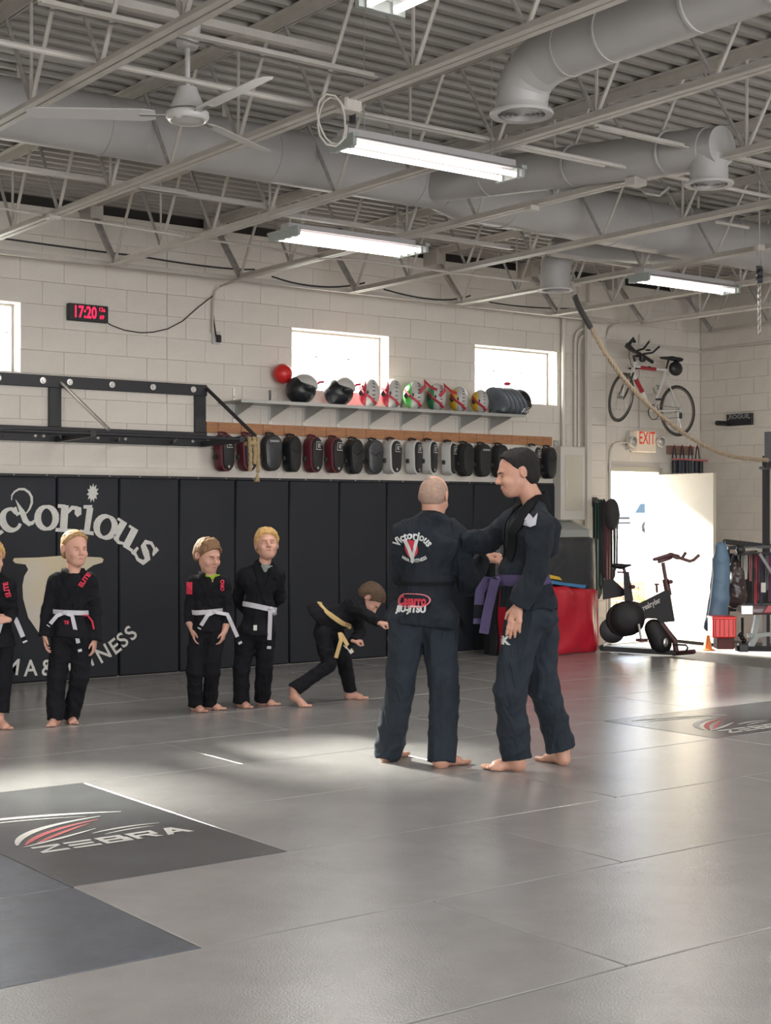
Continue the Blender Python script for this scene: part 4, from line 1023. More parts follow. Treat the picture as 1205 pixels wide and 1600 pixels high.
def letter(ch):
    """western style lower case letters in a unit box (x 0..1, y 0..1 x-height)"""
    q = []; T = .30; t = .13
    if ch == 'o':
        n = 20; q += stroke(arc_(.5, .5, .40, .46, 0, 360, n), [t + (T - t) * abs(math.cos(2 * PI * i / n)) for i in range(n + 1)]); q += [[(-.08, .44), (.10, .5), (-.08, .56), (.0, .5)], [(1.08, .44), (.90, .5), (1.08, .56), (1.0, .5)]]
    if ch == 'c':
        n = 16; q += stroke(arc_(.52, .5, .40, .46, 50, 318, n), [t + (T - t) * max(0, -math.cos(R_(50 + 268 * i / n))) + .02 for i in range(n + 1)]); q += [[(.62, .92), (.92, .94), (.90, .62), (.72, .66)], [(-.04, .44), (.10, .5), (-.04, .56), (.0, .5)]]
    if ch == 't':
        q += stroke([(.20, 1.20), (.28, .95), (.40, .55), (.44, .25), (.60, .05), (.80, .05), (1.0, .18)], [.02, .12, .30, T, .22, .16, .05]); q += [[(.0, .62), (.5, .72), (.5, .60), (.05, .50)]]
        q += stroke([(-.02, 1.22), (.06, 1.42), (.24, 1.54), (.50, 1.60), (.78, 1.54), (.98, 1.36), (1.06, 1.14), (1.0, .90), (.82, .68), (.62, .54), (.45, .48)], [.04, .07, .08, .09, .11, .13, .14, .13, .10, .06, .03])
    if ch == 'r':
        q += [[(.14, 1.0), (.44, 1.0), (.44, .1), (.14, .1)], [(0, 1.02), (.30, 1.02), (.30, .90), (0, .88)], [(-.02, .12), (.62, .12), (.66, -.02), (-.04, -.02)]]
        q += stroke([(.40, .72), (.58, .93), (.80, .92)], [.12, .16, .16]); q += [[(.70, 1.0), (.96, .96), (.98, .70), (.82, .58), (.70, .70)]]
    if ch == 'i':
        q += [[(.32, .95), (.68, .98), (.66, .1), (.34, .1)], [(.12, 1.02), (.60, 1.08), (.60, .92), (.12, .90)], [(.12, .12), (.88, .12), (.92, -.02), (.08, -.02)]]
        n = 22; q += [[(.52 + (.22 if i % 2 else .34) * math.cos(2 * PI * i / n), 1.52 + (.22 if i % 2 else .36) * math.sin(2 * PI * i / n)) for i in range(n)]]
    if ch == 'u':
        q += [[(.06, .98), (.36, .98), (.34, .30), (.08, .30)], [(-.08, 1.02), (.36, 1.02), (.36, .90), (-.08, .90)], [(.62, 1.0), (.92, 1.0), (.92, .05), (.62, .05)], [(.48, 1.02), (.92, 1.02), (.92, .90), (.48, .90)], [(.66, .14), (1.1, .14), (1.1, 0), (.66, 0)]]
        q += stroke([(.21, .34), (.26, .14), (.42, .06), (.66, .16)], [.26, .24, .16, .10])
    if ch == 's':
        q += stroke([(.86, .66), (.74, .88), (.46, .95), (.22, .80), (.26, .62), (.54, .50), (.80, .36), (.76, .12), (.46, .04), (.18, .14), (.10, .36)], [.08, .12, .14, .20, .26, .30, .28, .22, .14, .12, .08]); q += [[(.74, 1.0), (.94, .98), (.92, .60), (.80, .66)], [(.04, .02), (.22, .04), (.18, .40), (.06, .40)]]
    if ch == 'V': q += []
    return q
def place(ch, x0, z0, wd, ht, rot):
    c, s_ = math.cos(R_(rot)), math.sin(R_(rot)); out = []
    for q in letter(ch):
        out.append([(x0 + (p[0] - .5) * wd * c - p[1] * ht * s_, z0 + (p[0] - .5) * wd * s_ + p[1] * ht * c) for p in q])
    return out
pol = []
for ch, px, py, wd, ht, rot in (('c', 24, 829, .20, .20, 22), ('t', 43, 821, .17, .20, 14), ('o', 74, 828, .21, .21, 3), ('r', 107, 831, .23, .23, -4), ('i', 135, 834, .17, .24, -9), ('o', 160, 841, .22, .21, -18), ('u', 187, 851, .23, .20, -30), ('s', 215, 876, .21, .22, -44), ('i', -4, 838, .16, .22, 34)):
    x, z = wpx(px, py); pol += place(ch, x, z, wd, ht, rot)
mural(pol, M_white, 'large white western style lettering arched across the panels')
# the V emblem: white serif bar with curved tan blade
VP = [wpx(*p) for p in ((20, 876), (22, 872), (60, 871), (100, 868), (158, 871), (162, 874), (160, 879), (146, 883), (136, 890), (128, 905), (122, 930), (112, 960), (96, 990), (60, 988), (44, 965), (36, 935), (35, 915), (38, 900), (44, 890), (40, 882), (24, 880))]
cx, cz = wpx(85, 915)
mb = MB(); mb.add([(p[0], MY - .0008, p[1]) for p in VP], [tuple(range(len(VP)))]); part('mural_print', mb, M_cream, wp, 0, label='large white and tan letter V emblem behind the blond boy')
def serif_text(txt, size, bold): return text_mesh(txt, size, bold)
for ch, px, py, rot in (('M', -20, 1030, -14), ('M', 19, 1043, -8), ('A', 48, 1045, 0), ('&', 74, 1044, 4), ('F', 112, 1040, 14), ('I', 132, 1034, 17), ('T', 142, 1030, 22), ('N', 162, 1022, 30), ('E', 180, 1011, 34), ('S', 192, 1001, 38), ('S', 205, 990, 44)):
    v, f = text_mesh(ch, .195, .003, None, .92); x, z = wpx(px, py); c, s_ = math.cos(R_(rot)), math.sin(R_(rot))
    part('mural_print', MB().add([(x + p[0] * c - p[1] * s_, MY - .0002 * (px % 3), z + p[0] * s_ + p[1] * c) for p in v], f), M_white, wp, 0)

# ---- wall mounted pull-up rig
t = thing('pull_up_rig', 'long black steel pull-up rig bolted high on the left of the wall', 'pull-up rig', (6.0, WY, 2.1))
zt0, zt1 = 2.552, 2.655; Yf = WY - .045
part('top_beam', sp((2.6, Yf, zt0), (6.885, WY - .002, zt1), .003), M_black, t, 0)
zb0, zb1 = W(324, 698, Yf).z, W(324, 676, Yf).z
part('bottom_beam', sp((2.6, Yf, zb0), (6.885, WY - .002, zb1), .003), M_black, t, 0)
for x in (3.86, 5.375, 6.82): part('upright', sp((x - .055, Yf + .003, zb1), (x + .055, WY - .002, zt0), .003), M_black, t, 0)
for px in (-3, 67, 109, 175, 239, 302):
    p = W(px, 590, Yf)
    part('bolt', MB().lathe([(.028, 0), (.028, .006), (.014, .007), (.014, .02), (0, .02)], (p.x, Yf - .001, 2.606), (0, -1, 0), 16), M_silver, t)
for px in (55, 68, 110, 153, 196, 301):
    p = W(px, 685, Yf); part('bolt', MB().lathe([(.016, 0), (.016, .006), (.008, .012), (0, .012)], (p.x, Yf - .001, (zb0 + zb1) / 2 - .02), (0, -1, 0), 12), M_silver, t)
Yb = 11.22
barz = W(400, 687, Yb).z; xe = W(402, 687, Yb).x
part('pull_up_bar', MB().tube([(2.6, Yb, barz), (xe, Yb, barz)], .018, 12), M_black, t)
part('front_rail', MB().tube([(2.6, Yb + .09, barz + .005), (xe, Yb + .09, barz + .005)], .012, 10), M_black, t)
for x0 in (3.86, 5.375, 6.82):
    part('bracket_arm', MB().bar((x0 + .02, Yf, barz - .02), (x0 + .02, Yb - .02, barz), .05, .05), M_black, t, 0)
part('brace', MB().tube([W(95, 598, Yf), W(170, 671, Yb)], .016, 10), M_silver, t, label='bare steel brace')
part('brace', MB().tube([W(323, 607, Yf), W(399, 681, Yb)], .017, 10), M_blackr, t)
for i in range(7):
    x = 2.9 + i * .55; part('rung', MB().tube([(x, Yb, barz), (x + .33, Yf, barz - .01)], .012, 8), M_black, t)
# rope strands knotted over the bar end
t = thing('climbing_rope', 'frayed tan rope knotted over the right end of the pull-up bar', 'rope', (xe - .02, Yb, 1.9))
def braid(pts, r, name, par, m=M_rope, n=3):
    P_ = [Vector(p) for p in pts]; Q = []
    for a, b in zip(P_[:-1], P_[1:]):
        k_ = max(2, int((b - a).length / .012)); Q += [a.lerp(b, i / k_) for i in range(k_)]
    Q.append(P_[-1])
    for j in range(n):
        L_ = []
        for i, p in enumerate(Q):
            tq = (Q[min(i + 1, len(Q) - 1)] - Q[max(i - 1, 0)]).normalized(); a = tq.orthogonal().normalized(); b = tq.cross(a); q = i * .55 + 2 * PI * j / n
            L_.append(p + (a * math.cos(q) + b * math.sin(q)) * r * .55)
        part(name, MB().tube(L_, r * .62, 6), m, par)
for (x, zz, fr) in ((391, 736, 0), (398, 725, 0), (403, 738, 1)):
    a = W(x - 1, 690, Yb - .03); b = W(x, zz, Yb - .035)
    braid([a + Vector((0, .06, -.03)), a + Vector((0, .045, .035)), a + Vector((0, -.005, .03)), a, a.lerp(b, .5) + Vector((.008, 0, 0)), b], .016, 'rope_strand', t)
    if fr:
        for k in range(12): part('frayed_end', MB().tube([b, b + Vector((random.uniform(-.03, .03), random.uniform(-.02, .02), -.085))], .005, 5), M_rope, t)
part('knot', MB().ell(W(396, 692, Yb - .03), (.035, .03, .03)), M_rope, t)

# ---- digital clock
a, b = W(108, 487, 11.88), W(170, 491, 11.88); zc = W(139, 489, 11.88).z
t = thing('digital_clock', 'black wall clock with red glowing digits, left of the rig cord', 'clock', ((a.x + b.x) / 2, WY, zc - .07))
part('case', sp((a.x, 11.885, zc - .075), (b.x, WY - .001, zc + .075), .006), M_blackp, t, 0)
v, f = text_mesh('17:20', .125, .003, None, 1.0)
cxk = a.x + (b.x - a.x) * .40; part('digits', MB().add([(cxk + x * .82, 11.883, zc + z_ * 1.15) for x, z_ in v], f), M_led, t, 0, label='red glowing digits')
for k, (tx, dz) in enumerate((('12a', .038), ('69', -.030))):
    v, f = text_mesh(tx, .05, .001); part('small_digits', MB().add([(b.x - .065 + x * .9, 11.883, zc + dz + z_) for x, z_ in v], f), M_led, t, 0)
single('clock_cord', MB().tube([W(x, y, 11.92) for x, y in ((165, 503), (176, 509), (195, 516), (220, 520), (240, 519), (262, 514), (285, 502), (310, 480), (333, 462))], .005, 6), M_blackr, 'thin dark cord drooping from the clock to the conduit', 'cord', loc=None)
p = W(337, 528, WY)
ot = single('wall_outlet', sp((p.x - .045, WY - .02, p.z - .06), (p.x + .045, WY - .001, p.z + .06), .004), M_fan, 'small wall outlet high on the wall under the bent conduit', 'outlet', smooth=0)
part('plug', MB().box((p.x + .01, WY - .04, p.z - .01), (.045, .04, .07), .008), M_blackp, ot)
single('outlet_cord', MB().tube([W(x, y, 11.90) for x, y in ((338, 526), (335, 508), (333, 490), (333, 470), (336, 457))], .008, 6), M_blackr, 'black cord running up from the wall outlet along the conduit', 'cord')
single('control_joint', sp((6.487, WY - .0035, 1.8), (6.494, WY - .0005, 4.1)), M_blockd, 'thin vertical sealant joint down the block wall right of the clock', 'wall joint', smooth=0)

# ---- shelf with brackets over the pad rail
zs = 2.545; xs0, xs1 = 7.15, 11.0; Ys0, Ys1 = 11.52, 11.93
xs1 = W(820, 652, Ys0).x; zs = W(700, 642, Ys0).z; xs0 = W(352, 628, 11.8).x
M_wire = mat('wire_shelf', (.42, .43, .42), .4, metal=.5)
t = thing('wall_shelf', 'long light grey bracketed shelf under the windows, holding helmets and balls', 'shelf', ((xs0 + xs1) / 2, WY, zs - .3))
part('shelf_board', sp((xs0, Ys0, zs - .014), (xs1, Ys1, zs)), M_wire, t, 0)
part('front_lip', sp((xs0, Ys0 - .008, zs - .026), (xs1, Ys0, zs + .004)), M_wire, t, 0)
nb = 8
for i, px in enumerate((365, 421, 474, 527, 577, 626, 672, 718, 764)):
    x = W(px, 660, WY).x
    sd = part('slotted_standard', sp((x - .012, WY - .012, zs - .24), (x + .012, WY - .001, zs + .14)), M_silver, t, 0)
    part('slot', MB().span((x - .004, WY - .0135, zs - .2), (x + .004, WY - .012, zs - .185)).span((x - .004, WY - .0135, zs - .15), (x + .004, WY - .012, zs - .135)).span((x - .004, WY - .0135, zs + .05), (x + .004, WY - .012, zs + .065)), M_black, sd, 0)
    part('shelf_bracket', MB().prism([(0, 0), (-.36, 0), (-.34, -.02), (-.02, -.12), (0, -.13)], (x - .002, WY - .012, zs - .015), (0, 1, 0), (0, 0, 1), (.004, 0, 0)), M_wire, t, 0)

# ---- things on the shelf
SY = 11.70
def on_shelf(px, Y=SY): return W(px, 640, Y).x
def ball(px, py, r, m, name, label, Y=SY, lace=False):
    c = W(px, py, Y); o = single(name, MB().ell(c, r, 28, 18), m, label, 'ball', smooth=180); return c
p = W(442, 584, 11.83)
single('red_ball', MB().ell((p.x, p.y, p.z), W(455, 584, 11.83).x - p.x, 26, 16), M_redp, 'small red ball perched at the left behind the first black helmet', 'ball', smooth=180)
M_hg = mat('grey_leather', (.50, .49, .47), .45, bump=.2, bscale=40)
M_hr = mat('red_leather', (.45, .025, .05), .4, bump=.3, bscale=30)
M_gr = mat('green_leather', (.10, .45, .10), .45); M_yl = mat('yellow_leather', (.65, .42, .03), .45)
def helmet(x, z0, r, mback, mface, label, grp='training helmets on the shelf', face=-1, Y=SY, style='round'):
    """padded head guard lying on the shelf: shell, lighter front panel, chin strap, laces"""
    t = thing('head_guard', label, 'head guard', (x, Y, z0), group=grp)
    s_ = Sdf(.02); A = ((1, 0, 0), (0, 1, 0), (0, 0, 1)); zc = z0 + r * (.92 if style == 'round' else .985)
    if style == 'round': s_.ell((x, Y, zc), A, (r, r * .95, r * .92), k=.02)
    if style == 'round':
        s_.ell((x + .1 * r, Y - r * 1.0, zc + .15 * r), A, (r * .38, r * .35, r * .30), k=.03, op='-')
        part('shell', s_.mesh(.011), mback, t, 180)
        q = Sdf(.02); q.ell((x + r * .18, Y - .02, zc + r * .22), A, (r * .88, r * .90, r * .82), k=.01); q.cut((Vector((x + r * .05, Y, zc + r * .28)), 1), (-.25, 0, -1)); part('top_panel', q.mesh(.011), mface, t, 180)
        part('strap', MB().tube([(x + r * .95, Y - r * .2, zc + r * .3), (x + r * 1.3, Y - r * .2, zc + r * .55), (x + r * 1.75, Y, zc + r * .62)], .012, 8), M_hr, t)
    else:
        c = Vector((x, Y, zc)); A2 = (CR, CF, UP)
        q = Sdf(.02); q.ell(c + CR * r * .10, A2, (r * .64, r * .90, r * .98), k=.01); q.cut((c - CR * r * .22, 1), -CR)
        s_ = Sdf(.02); s_.ell(c, A2, (r * .70, r * .90, r * .90), k=.02); s_.cut((c - CR * r * .12, 1), CR); part('shell', s_.mesh(.011), mback, t, 180); part('face_panel', q.mesh(.011), mface, t, 180)
        cp = c + CR * r * .10
        for k in range(8):
            a = R_(-62 + 17 * k)
            for (e0, e1) in ((.18, .34),):
                f_ = lambda e: cp + CR * r * e - CF * r * .92 * math.cos(a) * math.sqrt(max(0, 1 - (e / .64) ** 2)) + UP * r * .99 * math.sin(a) * math.sqrt(max(0, 1 - (e / .64) ** 2))
                part('lace', MB().tube([f_(e0), f_(e1)], .0045, 5), M_blackp, t)
        part('label_mark', MB().ell(cp - CF * r * .90 + CR * -.02, (.010, .006, .018), 8, 6), M_blackp, t)
        part('ear_hole', MB().ell(c - CR * r * .45 - CF * r * .60, (r * .20, r * .20, r * .24), 14, 8), M_blackp, t)
        part('chin_strap', MB().tube([c - CR * r * .58 - CF * r * .55 + UP * r * .35, c - CR * r * .3 - CF * r * .96 - UP * .05 * r, c + CR * r * .25 - CF * r * .95 - UP * r * .45, c + CR * r * .5 - CF * r * .7 - UP * r * .75], .014, 8, flat=.4), M_hr, t)
    return t
def hx(px): return W(px, 615, SY).x
helmet(hx(470), zs, .150, M_blackl, M_hg, 'black head guard with grey top, first on the shelf from the left')
helmet(hx(529), zs, .150, M_blackl, M_hg, 'black head guard with grey top, second on the shelf from the left')
helmet(hx(576), zs, .150, M_hr, M_hg, 'red and grey head guard touching the second black one', style='lace')
helmet(hx(611), zs, .155, M_hr, M_hg, 'red and grey head guard just right of the window edge', style='lace')
helmet(hx(646), zs, .152, M_gr, M_hg, 'bright green and grey head guard with a red strap on top', style='lace')
helmet(hx(681), zs, .148, mat('dark_green_leather', (.03, .22, .08), .45), M_hg, 'dark green and grey head guard, right of the bright green one', style='lace')
helmet(hx(716), zs, .140, M_yl, M_hg, 'yellow and grey head guard, left one of the yellow pair', style='lace')
helmet(hx(749), zs, .132, M_yl, M_hg, 'yellow and grey head guard, right one of the yellow pair', style='lace')
for k, (px, py) in enumerate(((655, 596), (686, 602))):
    c = W(px, py + 4, SY - .02); single('strap_bundle', MB().tube([c + Vector((-.09, -.13, -.10)), c + Vector((-.03, -.14, -.03)), c + Vector((.02, -.06, .03)), c + Vector((.06, -.12, -.04)), c + Vector((.12, -.14, -.06))], .016, 8, flat=.5), M_hr, ['red strap looped over the bright green head guard', 'red strap looped over the dark green head guard'][k], 'strap')
# stack of nested grey guards and gloves at the right end
x0 = W(790, 615, SY).x; t = thing('glove_pile', 'pile of nested dark grey padded guards at the right end of the shelf', 'guards', (x0, SY, zs))
M_dkg = mat('slate_leather', (.13, .15, .17), .35, bump=.2, bscale=30)
for k in range(5):
    q = Sdf(.015); cx_ = x0 - .12 + .055 * k; rr = .165 + .006 * k; A = (Vector((1, 0, .55)).normalized(), (0, 1, 0), Vector((-.55, 0, 1)).normalized())
    q.ell((cx_, SY, zs + .15 - .004 * k), A, (.045, rr * 1.15, rr), k=.01); q.ell((cx_ + .05, SY, zs + .09), A, (.04, rr * .8, rr * .7), k=.01, op='-'); q.cut((Vector((cx_, SY, zs + .002)), 1), (0, 0, -1))
    part('padded_shell', q.mesh(.011), M_dkg, t, 180)
q = Sdf(.02); q.ell((x0 + .16, SY - .02, zs + .135), ((1, 0, 0), (0, 1, 0), (0, 0, 1)), (.12, .17, .155), k=.01); q.cut((Vector((x0, SY, zs + .002)), 1), (0, 0, -1)); part('front_guard', q.mesh(.011), M_blackl, t, 180, label='black shiny front guard')
for k in range(3): part('cage_bar', MB().tube([(x0 + .08 + .03 * k, SY - .17, zs + .03), (x0 + .12 + .04 * k, SY - .185, zs + .08), (x0 + .20 + .02 * k, SY - .15, zs + .12)], .006, 6), M_silver, t)
part('red_cord', MB().ell((x0 - .02, SY - .05, zs + .335), (.045, .03, .02)), M_hr, t)

# ---- wood rail and the pads hanging from it
t = thing('pad_rail', 'long rail of orange brown boards screwed along the wall above the pads', 'rail', (9.1, WY, 2.2))
xr0, xr1 = 6.90, 11.32; zr0, zr1 = 2.215, 2.315
xr = xr0; cuts = [6.89] + [W(px, 680, WY - .02).x for px in (341, 377, 411, 444, 477, 510, 541, 572, 602, 632, 662, 690, 718, 745, 772, 800, 824, 848)] + [11.31]
bc = {}
for a, b in zip(cuts[:-1], cuts[1:]):
    part('rail_board', sp((a + .002, WY - .022, zr0), (b - .002, WY - .002, zr1), .003), M_wood, t, 0)
    part('nail', MB().ell(((a + b) / 2, WY - .0225, zr1 - .03), .004, 6, 4), M_black, t)
M_mar = mat('maroon_leather', (.105, .018, .028), .4, bump=.25, bscale=35); M_wl = mat('white_leather', (.55, .55, .53), .42, bump=.2, bscale=35)
def pad_out(w_, h_, n=10):
    """rounded target pad outline: wider at top"""
    o = []
    for i in range(n + 1): a = PI * i / n; o.append((w_ / 2 * math.cos(a), -.10 * h_ / .39 + .105 * h_ / .39 * math.sin(a) - .005))
    for i in range(n + 1): a = PI + PI * i / n; o.append((w_ * .44 * math.cos(a), -(h_ - .085) + .085 * math.sin(a)))
    return o
def pad(px, py, style, label, wd=.19, ht=.345, yaw=0, dk=0):
    """style: m maroon edge + logo, w white edge + logo, b plain black, s shiny black, l black with bar"""
    Yp = WY - .10; c = W(px, py - .5, Yp); t = thing('striking_pad', label, 'striking pad', (c.x, Yp, c.z - ht / 2), group='striking pads hanging on the wood rail')
    side = {'m': M_mar, 'w': M_wl}.get(style, M_blackr if style != 's' else M_blackl)
    r = Matrix.Rotation(R_(yaw), 3, 'Z'); u = r @ Vector((1, 0, 0)); n_ = r @ Vector((0, -1, 0)); top = Vector((c.x, Yp, c.z + ht / 2))
    o = pad_out(wd, ht); body = MB(); lay = [(1.0, .045), (1.03, .02), (1.03, -.03), (.97, -.05)]; N = len(o); vs = []
    for (sc, d) in lay: vs += [top + u * p[0] * sc + Vector((0, 0, p[1] * 1)) + n_ * d for p in o]
    f = [(k * N + i, k * N + (i + 1) % N, (k + 1) * N + (i + 1) % N, (k + 1) * N + i) for k in range(3) for i in range(N)] + [tuple(range(N))[::-1], tuple(range(3 * N, 4 * N))]
    part('pad_body', body.add(vs, f), side, t, 50)
    face = MB(); mid = sum((Vector((p[0], p[1])) for p in o), Vector((0, 0))) / N; vs = []
    for (sc, d) in ((.93, .042), (.90, .056), (.60, .062)): vs += [top + u * (mid.x + (p[0] - mid.x) * sc * (.90 if style in 'mw' else 1) + (.014 if style in 'mw' else 0)) + Vector((0, 0, mid.y + (p[1] - mid.y) * sc)) + n_ * d for p in o]
    f = [(k * N + i, k * N + (i + 1) % N, (k + 1) * N + (i + 1) % N, (k + 1) * N + i) for k in range(2) for i in range(N)] + [tuple(range(2 * N, 3 * N))]
    part('face_panel', face.add(vs, f), M_blackl, t, 50)
    off = .0645
    def fl_(poly, m, nm, lb=None): part(nm, MB().add([top + u * p[0] + Vector((0, 0, p[1])) + n_ * off for p in poly], [tuple(range(len(poly)))]), m, t, 0, label=lb)
    if style in 'mw':
        cx_ = .020; cy_ = -.088; a = .040
        for q in (((-a, -a), (a, -a), (a, -a + .006), (-a, -a + .006)), ((-a, a - .006), (a, a - .006), (a, a), (-a, a)), ((-a, -a), (-a + .006, -a), (-a + .006, a), (-a, a)), ((a - .006, .004), (a, .004), (a, a), (a - .006, a)),
                  ((-.016, -.018), (.02, -.018), (.02, -.010), (-.016, -.010)), ((-.016, -.003), (.018, -.003), (.018, .005), (-.016, .005)), ((-.016, .012), (.02, .012), (.02, .020), (-.016, .020)), ((-.016, -.018), (-.008, -.018), (-.008, .02), (-.016, .02))):
            fl_([(cx_ + p[0] + p[1] * .12, cy_ + p[1]) for p in q], M_white, 'emblem')
        fl_([(.004 + .014 * math.cos(k * PI / 5), -ht + .045 + .014 * math.sin(k * PI / 5)) for k in range(10)], M_silver, 'round_badge')
    if style == 'l': fl_([(-.045, -.075), (.055, -.075), (.055, -.055), (-.045, -.055)], mat_c('pad_label', (.28, .29, .30)), 'label_strip')
    if style == 's': part('crease', MB().tube([top + u * -.06 + Vector((0, 0, -.13)) + n_ * .06, top + u * .0 + Vector((0, 0, -.16)) + n_ * .064, top + u * .06 + Vector((0, 0, -.12)) + n_ * .06], .008, 6), M_blackl, t)
    part('hanging_strap', MB().tube([top + Vector((-.05, 0, -.03)), top + Vector((-.035, .04, .012)), top + Vector((.0, .05, .02)), top + Vector((.04, .03, .010)), top + Vector((.05, 0, -.03))], .012, 6, flat=.6), M_mar if style == 'm' else M_blackr, t)
    part('arm_loop', MB().box(top + u * (-wd * .52) + Vector((0, 0, -ht * .62)) - n_ * .02, (.03, .03, .045), .006), M_blackr, t)
pads = [(350, 708, 'm', 'maroon edged pad with square emblem, first on the rail'), (386, 708, 'm', 'maroon edged pad behind the knotted tan rope'), (424, 708, 'l', 'black pad with small grey label, right of the rope'), (456, 710, 's', 'creased shiny black pad with twisted edge, fourth on the rail'),
        (489, 711, 'm', 'maroon edged pad, left one of the middle maroon pair'), (522, 712, 'm', 'maroon edged pad, right one of the middle maroon pair'), (553, 714, 's', 'wrinkled black pad just right of the maroon pair'), (584, 715, 's', 'wrinkled black pad just left of the white edged pads'),
        (613, 714, 'w', 'first white edged pad from the left'), (647, 715, 'w', 'second white edged pad, leaning close to the third'), (671, 715, 'w', 'third white edged pad, tucked beside the second'), (702, 717, 'w', 'fourth white edged pad, last of the white ones'),
        (727, 719, 'b', 'matte black pad next to the last white edged pad'), (754, 720, 'l', 'black pad with a thin label line, left of the dark haired man'), (781, 721, 'b', 'black pad partly hidden by the dark haired man'), (812, 722, 'b', 'black pad hidden behind the head of the dark haired man'), (834, 722, 'w', 'pale edged pad peeking out behind the dark haired man'), (857, 724, 's', 'glossy black pad, last one at the right end of the rail')]
for i, (px, py, st, lb) in enumerate(pads):
    if i == 15: continue
    pad(px, py, st, lb, .185 if st != 's' else .18, .35, yaw=[14, 10, -6, 16, 14, 12, 8, -10, 12, 22, 24, 26, 8, 0, 4, 0, 20, 10][i])
# ================================================================ THE SEVEN FIGURES
def JJ(s, d):
    J = {k: (s.p(*v) if isinstance(v, tuple) else v) for k, v in d.items()}; return J
def gproj(px, py, D0): return G(px, py)

# ---- boy 1: blond, white belt, before the mural
s = Person(10.1, 'blond boy in black uniform and white belt, standing before the mural lettering', G(97, 1128), 1)
fw, sd_ = frame(18)
J = JJ(s, dict(chest=(112, 918), waist=(112, 956), hip=(114, 988), ns=(116, 896), shL=(87, 909), shR=(140, 909), elL=(75, 952, -.02), elR=(149, 954, .02), wrL=(70, 993, -.08), wrR=(148, 999, -.02),
    hipL=(99, 990), hipR=(129, 990), knL=(88, 1062, -.03), knR=(124, 1062), anL=s.step(1, (79, 1137), 0, .185, 1126, side=-1), anR=s.step(1, (116, 1133), 22, .185, 1122, side=1), side=sd_, fwd=fw, skirt=(113, 992)))
s.gi(J, .74, 1.0)
hf, _ = frame(38); s.head(s.p(117, 857), hf - UP * .05, UP, .236, (J['ns'], 0, .047))
s.hand(J['wrL'] - UP * .0, -UP * 1 + CR * .05, -CR - CF * .2, .72, .35, thumb=-1); s.hand(J['wrR'], -UP * 1 - CR * .05, CR - CF * .2, .72, .35, thumb=1)
s.finish(M_skin, M_gi, M_gi); s.face(M_lip, M_blond); s.hair(M_blond, 'short', seed=1)
s.belt(J, M_wbelt, .74, tilt=-.006, knot=-.06, tails=((-.085, 0, .07), (.085, 0, .25)))
c, n_ = J['ns'], J['waist']
s.collar(J, None, .74)
s.lapels(J, [s.p(107, 894, .03), s.p(103, 902, -.14), s.p(112, 925, -.15), s.p(122, 948, -.15)], [s.p(126, 892, .02), s.p(134, 902, -.12), s.p(122, 922, -.16), s.p(108, 946, -.15)], .74, .055)
M_redpr = mat('red_print', (.60, .03, .07), .7)
decal(s.jk, text_mesh('ELITE', .044, .002), s.p(130, 907, -.12), (CR * .55 + UP * .85), (UP * .55 - CR * .85), -CF, M_redpr, s.jo, .011, label='red lettering on the lapel')
decal(s.jk, text_mesh('TE', .03, .002), s.p(103, 973, -.12), CR, UP, -CF, M_redpr, s.jo)
part('drawstring', MB().tube(project(s.jk, [s.p(128, 962, -.1), s.p(134, 963, -.1), s.p(142, 972, -.1), s.p(145, 984, -.1)], [CF] * 4, off=.008), .006, 6), M_redpr, s.jo, label='red drawstring')

# ---- boy 2: green shirt, looking down
s = Person(10.75, 'small boy looking down, lime shirt under his black uniform, red shoulder patch', G(322, 1108), 2)
fw, sd_ = frame(24)
J = JJ(s, dict(chest=(326, 920), waist=(324, 955), hip=(322, 985), ns=(328, 901), shL=(302, 912), shR=(349, 912), elL=(297, 948, .0), elR=(356, 948, .04), wrL=(296, 972, -.05), wrR=(354, 975, -.02),
    hipL=(311, 988), hipR=(335, 988), knL=(304, 1048, -.04), knR=(332, 1048), anL=s.step(1, (320, 1114), 35, .18, 1104, side=1), anR=s.step(1, (352, 1110), 62, .18, 1102, side=1), side=sd_, fwd=fw, skirt=(324, 984), vd=.19, vr=.056))
s.gi(J, .68, 1.02)
hf, _ = frame(42); s.head(s.p(325, 868), hf - UP * .25, UP, .238, (J['ns'], 0, .044))
s.limb((J['wrL'], .024), (s.p(301, 985, -.06), .022)); s.limb((J['wrR'], .024), (s.p(351, 986, -.05), .022))
s.hand(s.p(301, 984, -.06), -UP + CR * .1, -CR - CF * .4, .70, .4, thumb=-1); s.hand(s.p(351, 986, -.05), -UP - CR * .25, CR - CF * .3, .70, .4, thumb=1)
# undershirt
sh = Sdf(.03); sh.cap(J['chest'], J['ns'] - UP * .015, .090, .062, k=.03, flat=(fw, 1.25))
s.finish(M_skin, M_gi, M_gi); part('shirt', sh.mesh(.007), mat('lime_shirt', (.28, .42, .03), .8), s.root, 180)
s.face(M_lip, M_brown, shut=True); s.hair(M_brown, 'bowl', seed=2)
s.belt(J, M_wbelt, .70, tilt=.004, knot=.02, tails=((.16, 0, .22), (-.09, 0, .10)), wd=.048)
s.collar(J, None, .74)
s.lapels(J, [s.p(319, 897, .03), s.p(316, 905, -.12), s.p(324, 922, -.15), s.p(333, 943, -.15)], [s.p(338, 896, .02), s.p(341, 906, -.10), s.p(332, 922, -.14), s.p(322, 944, -.15)], .70, .05)
decal(s.jk, text_mesh('ORO', .036, .002), s.p(347, 915, -.1), UP, -CR, -CF, M_redpr, s.jo, .012, label='red print on the lapel')
pp = s.p(296, 919, -.05); decal(s.jk, ([(-.024, -.045), (.024, -.045), (.024, .045), (-.024, .045), (0, -.045), (0, .045)], [(0, 4, 5, 3), (4, 1, 2, 5)]), pp, CR, UP, -CF, M_redpr, s.jo, .004, name='patch', label='red shoulder patch')
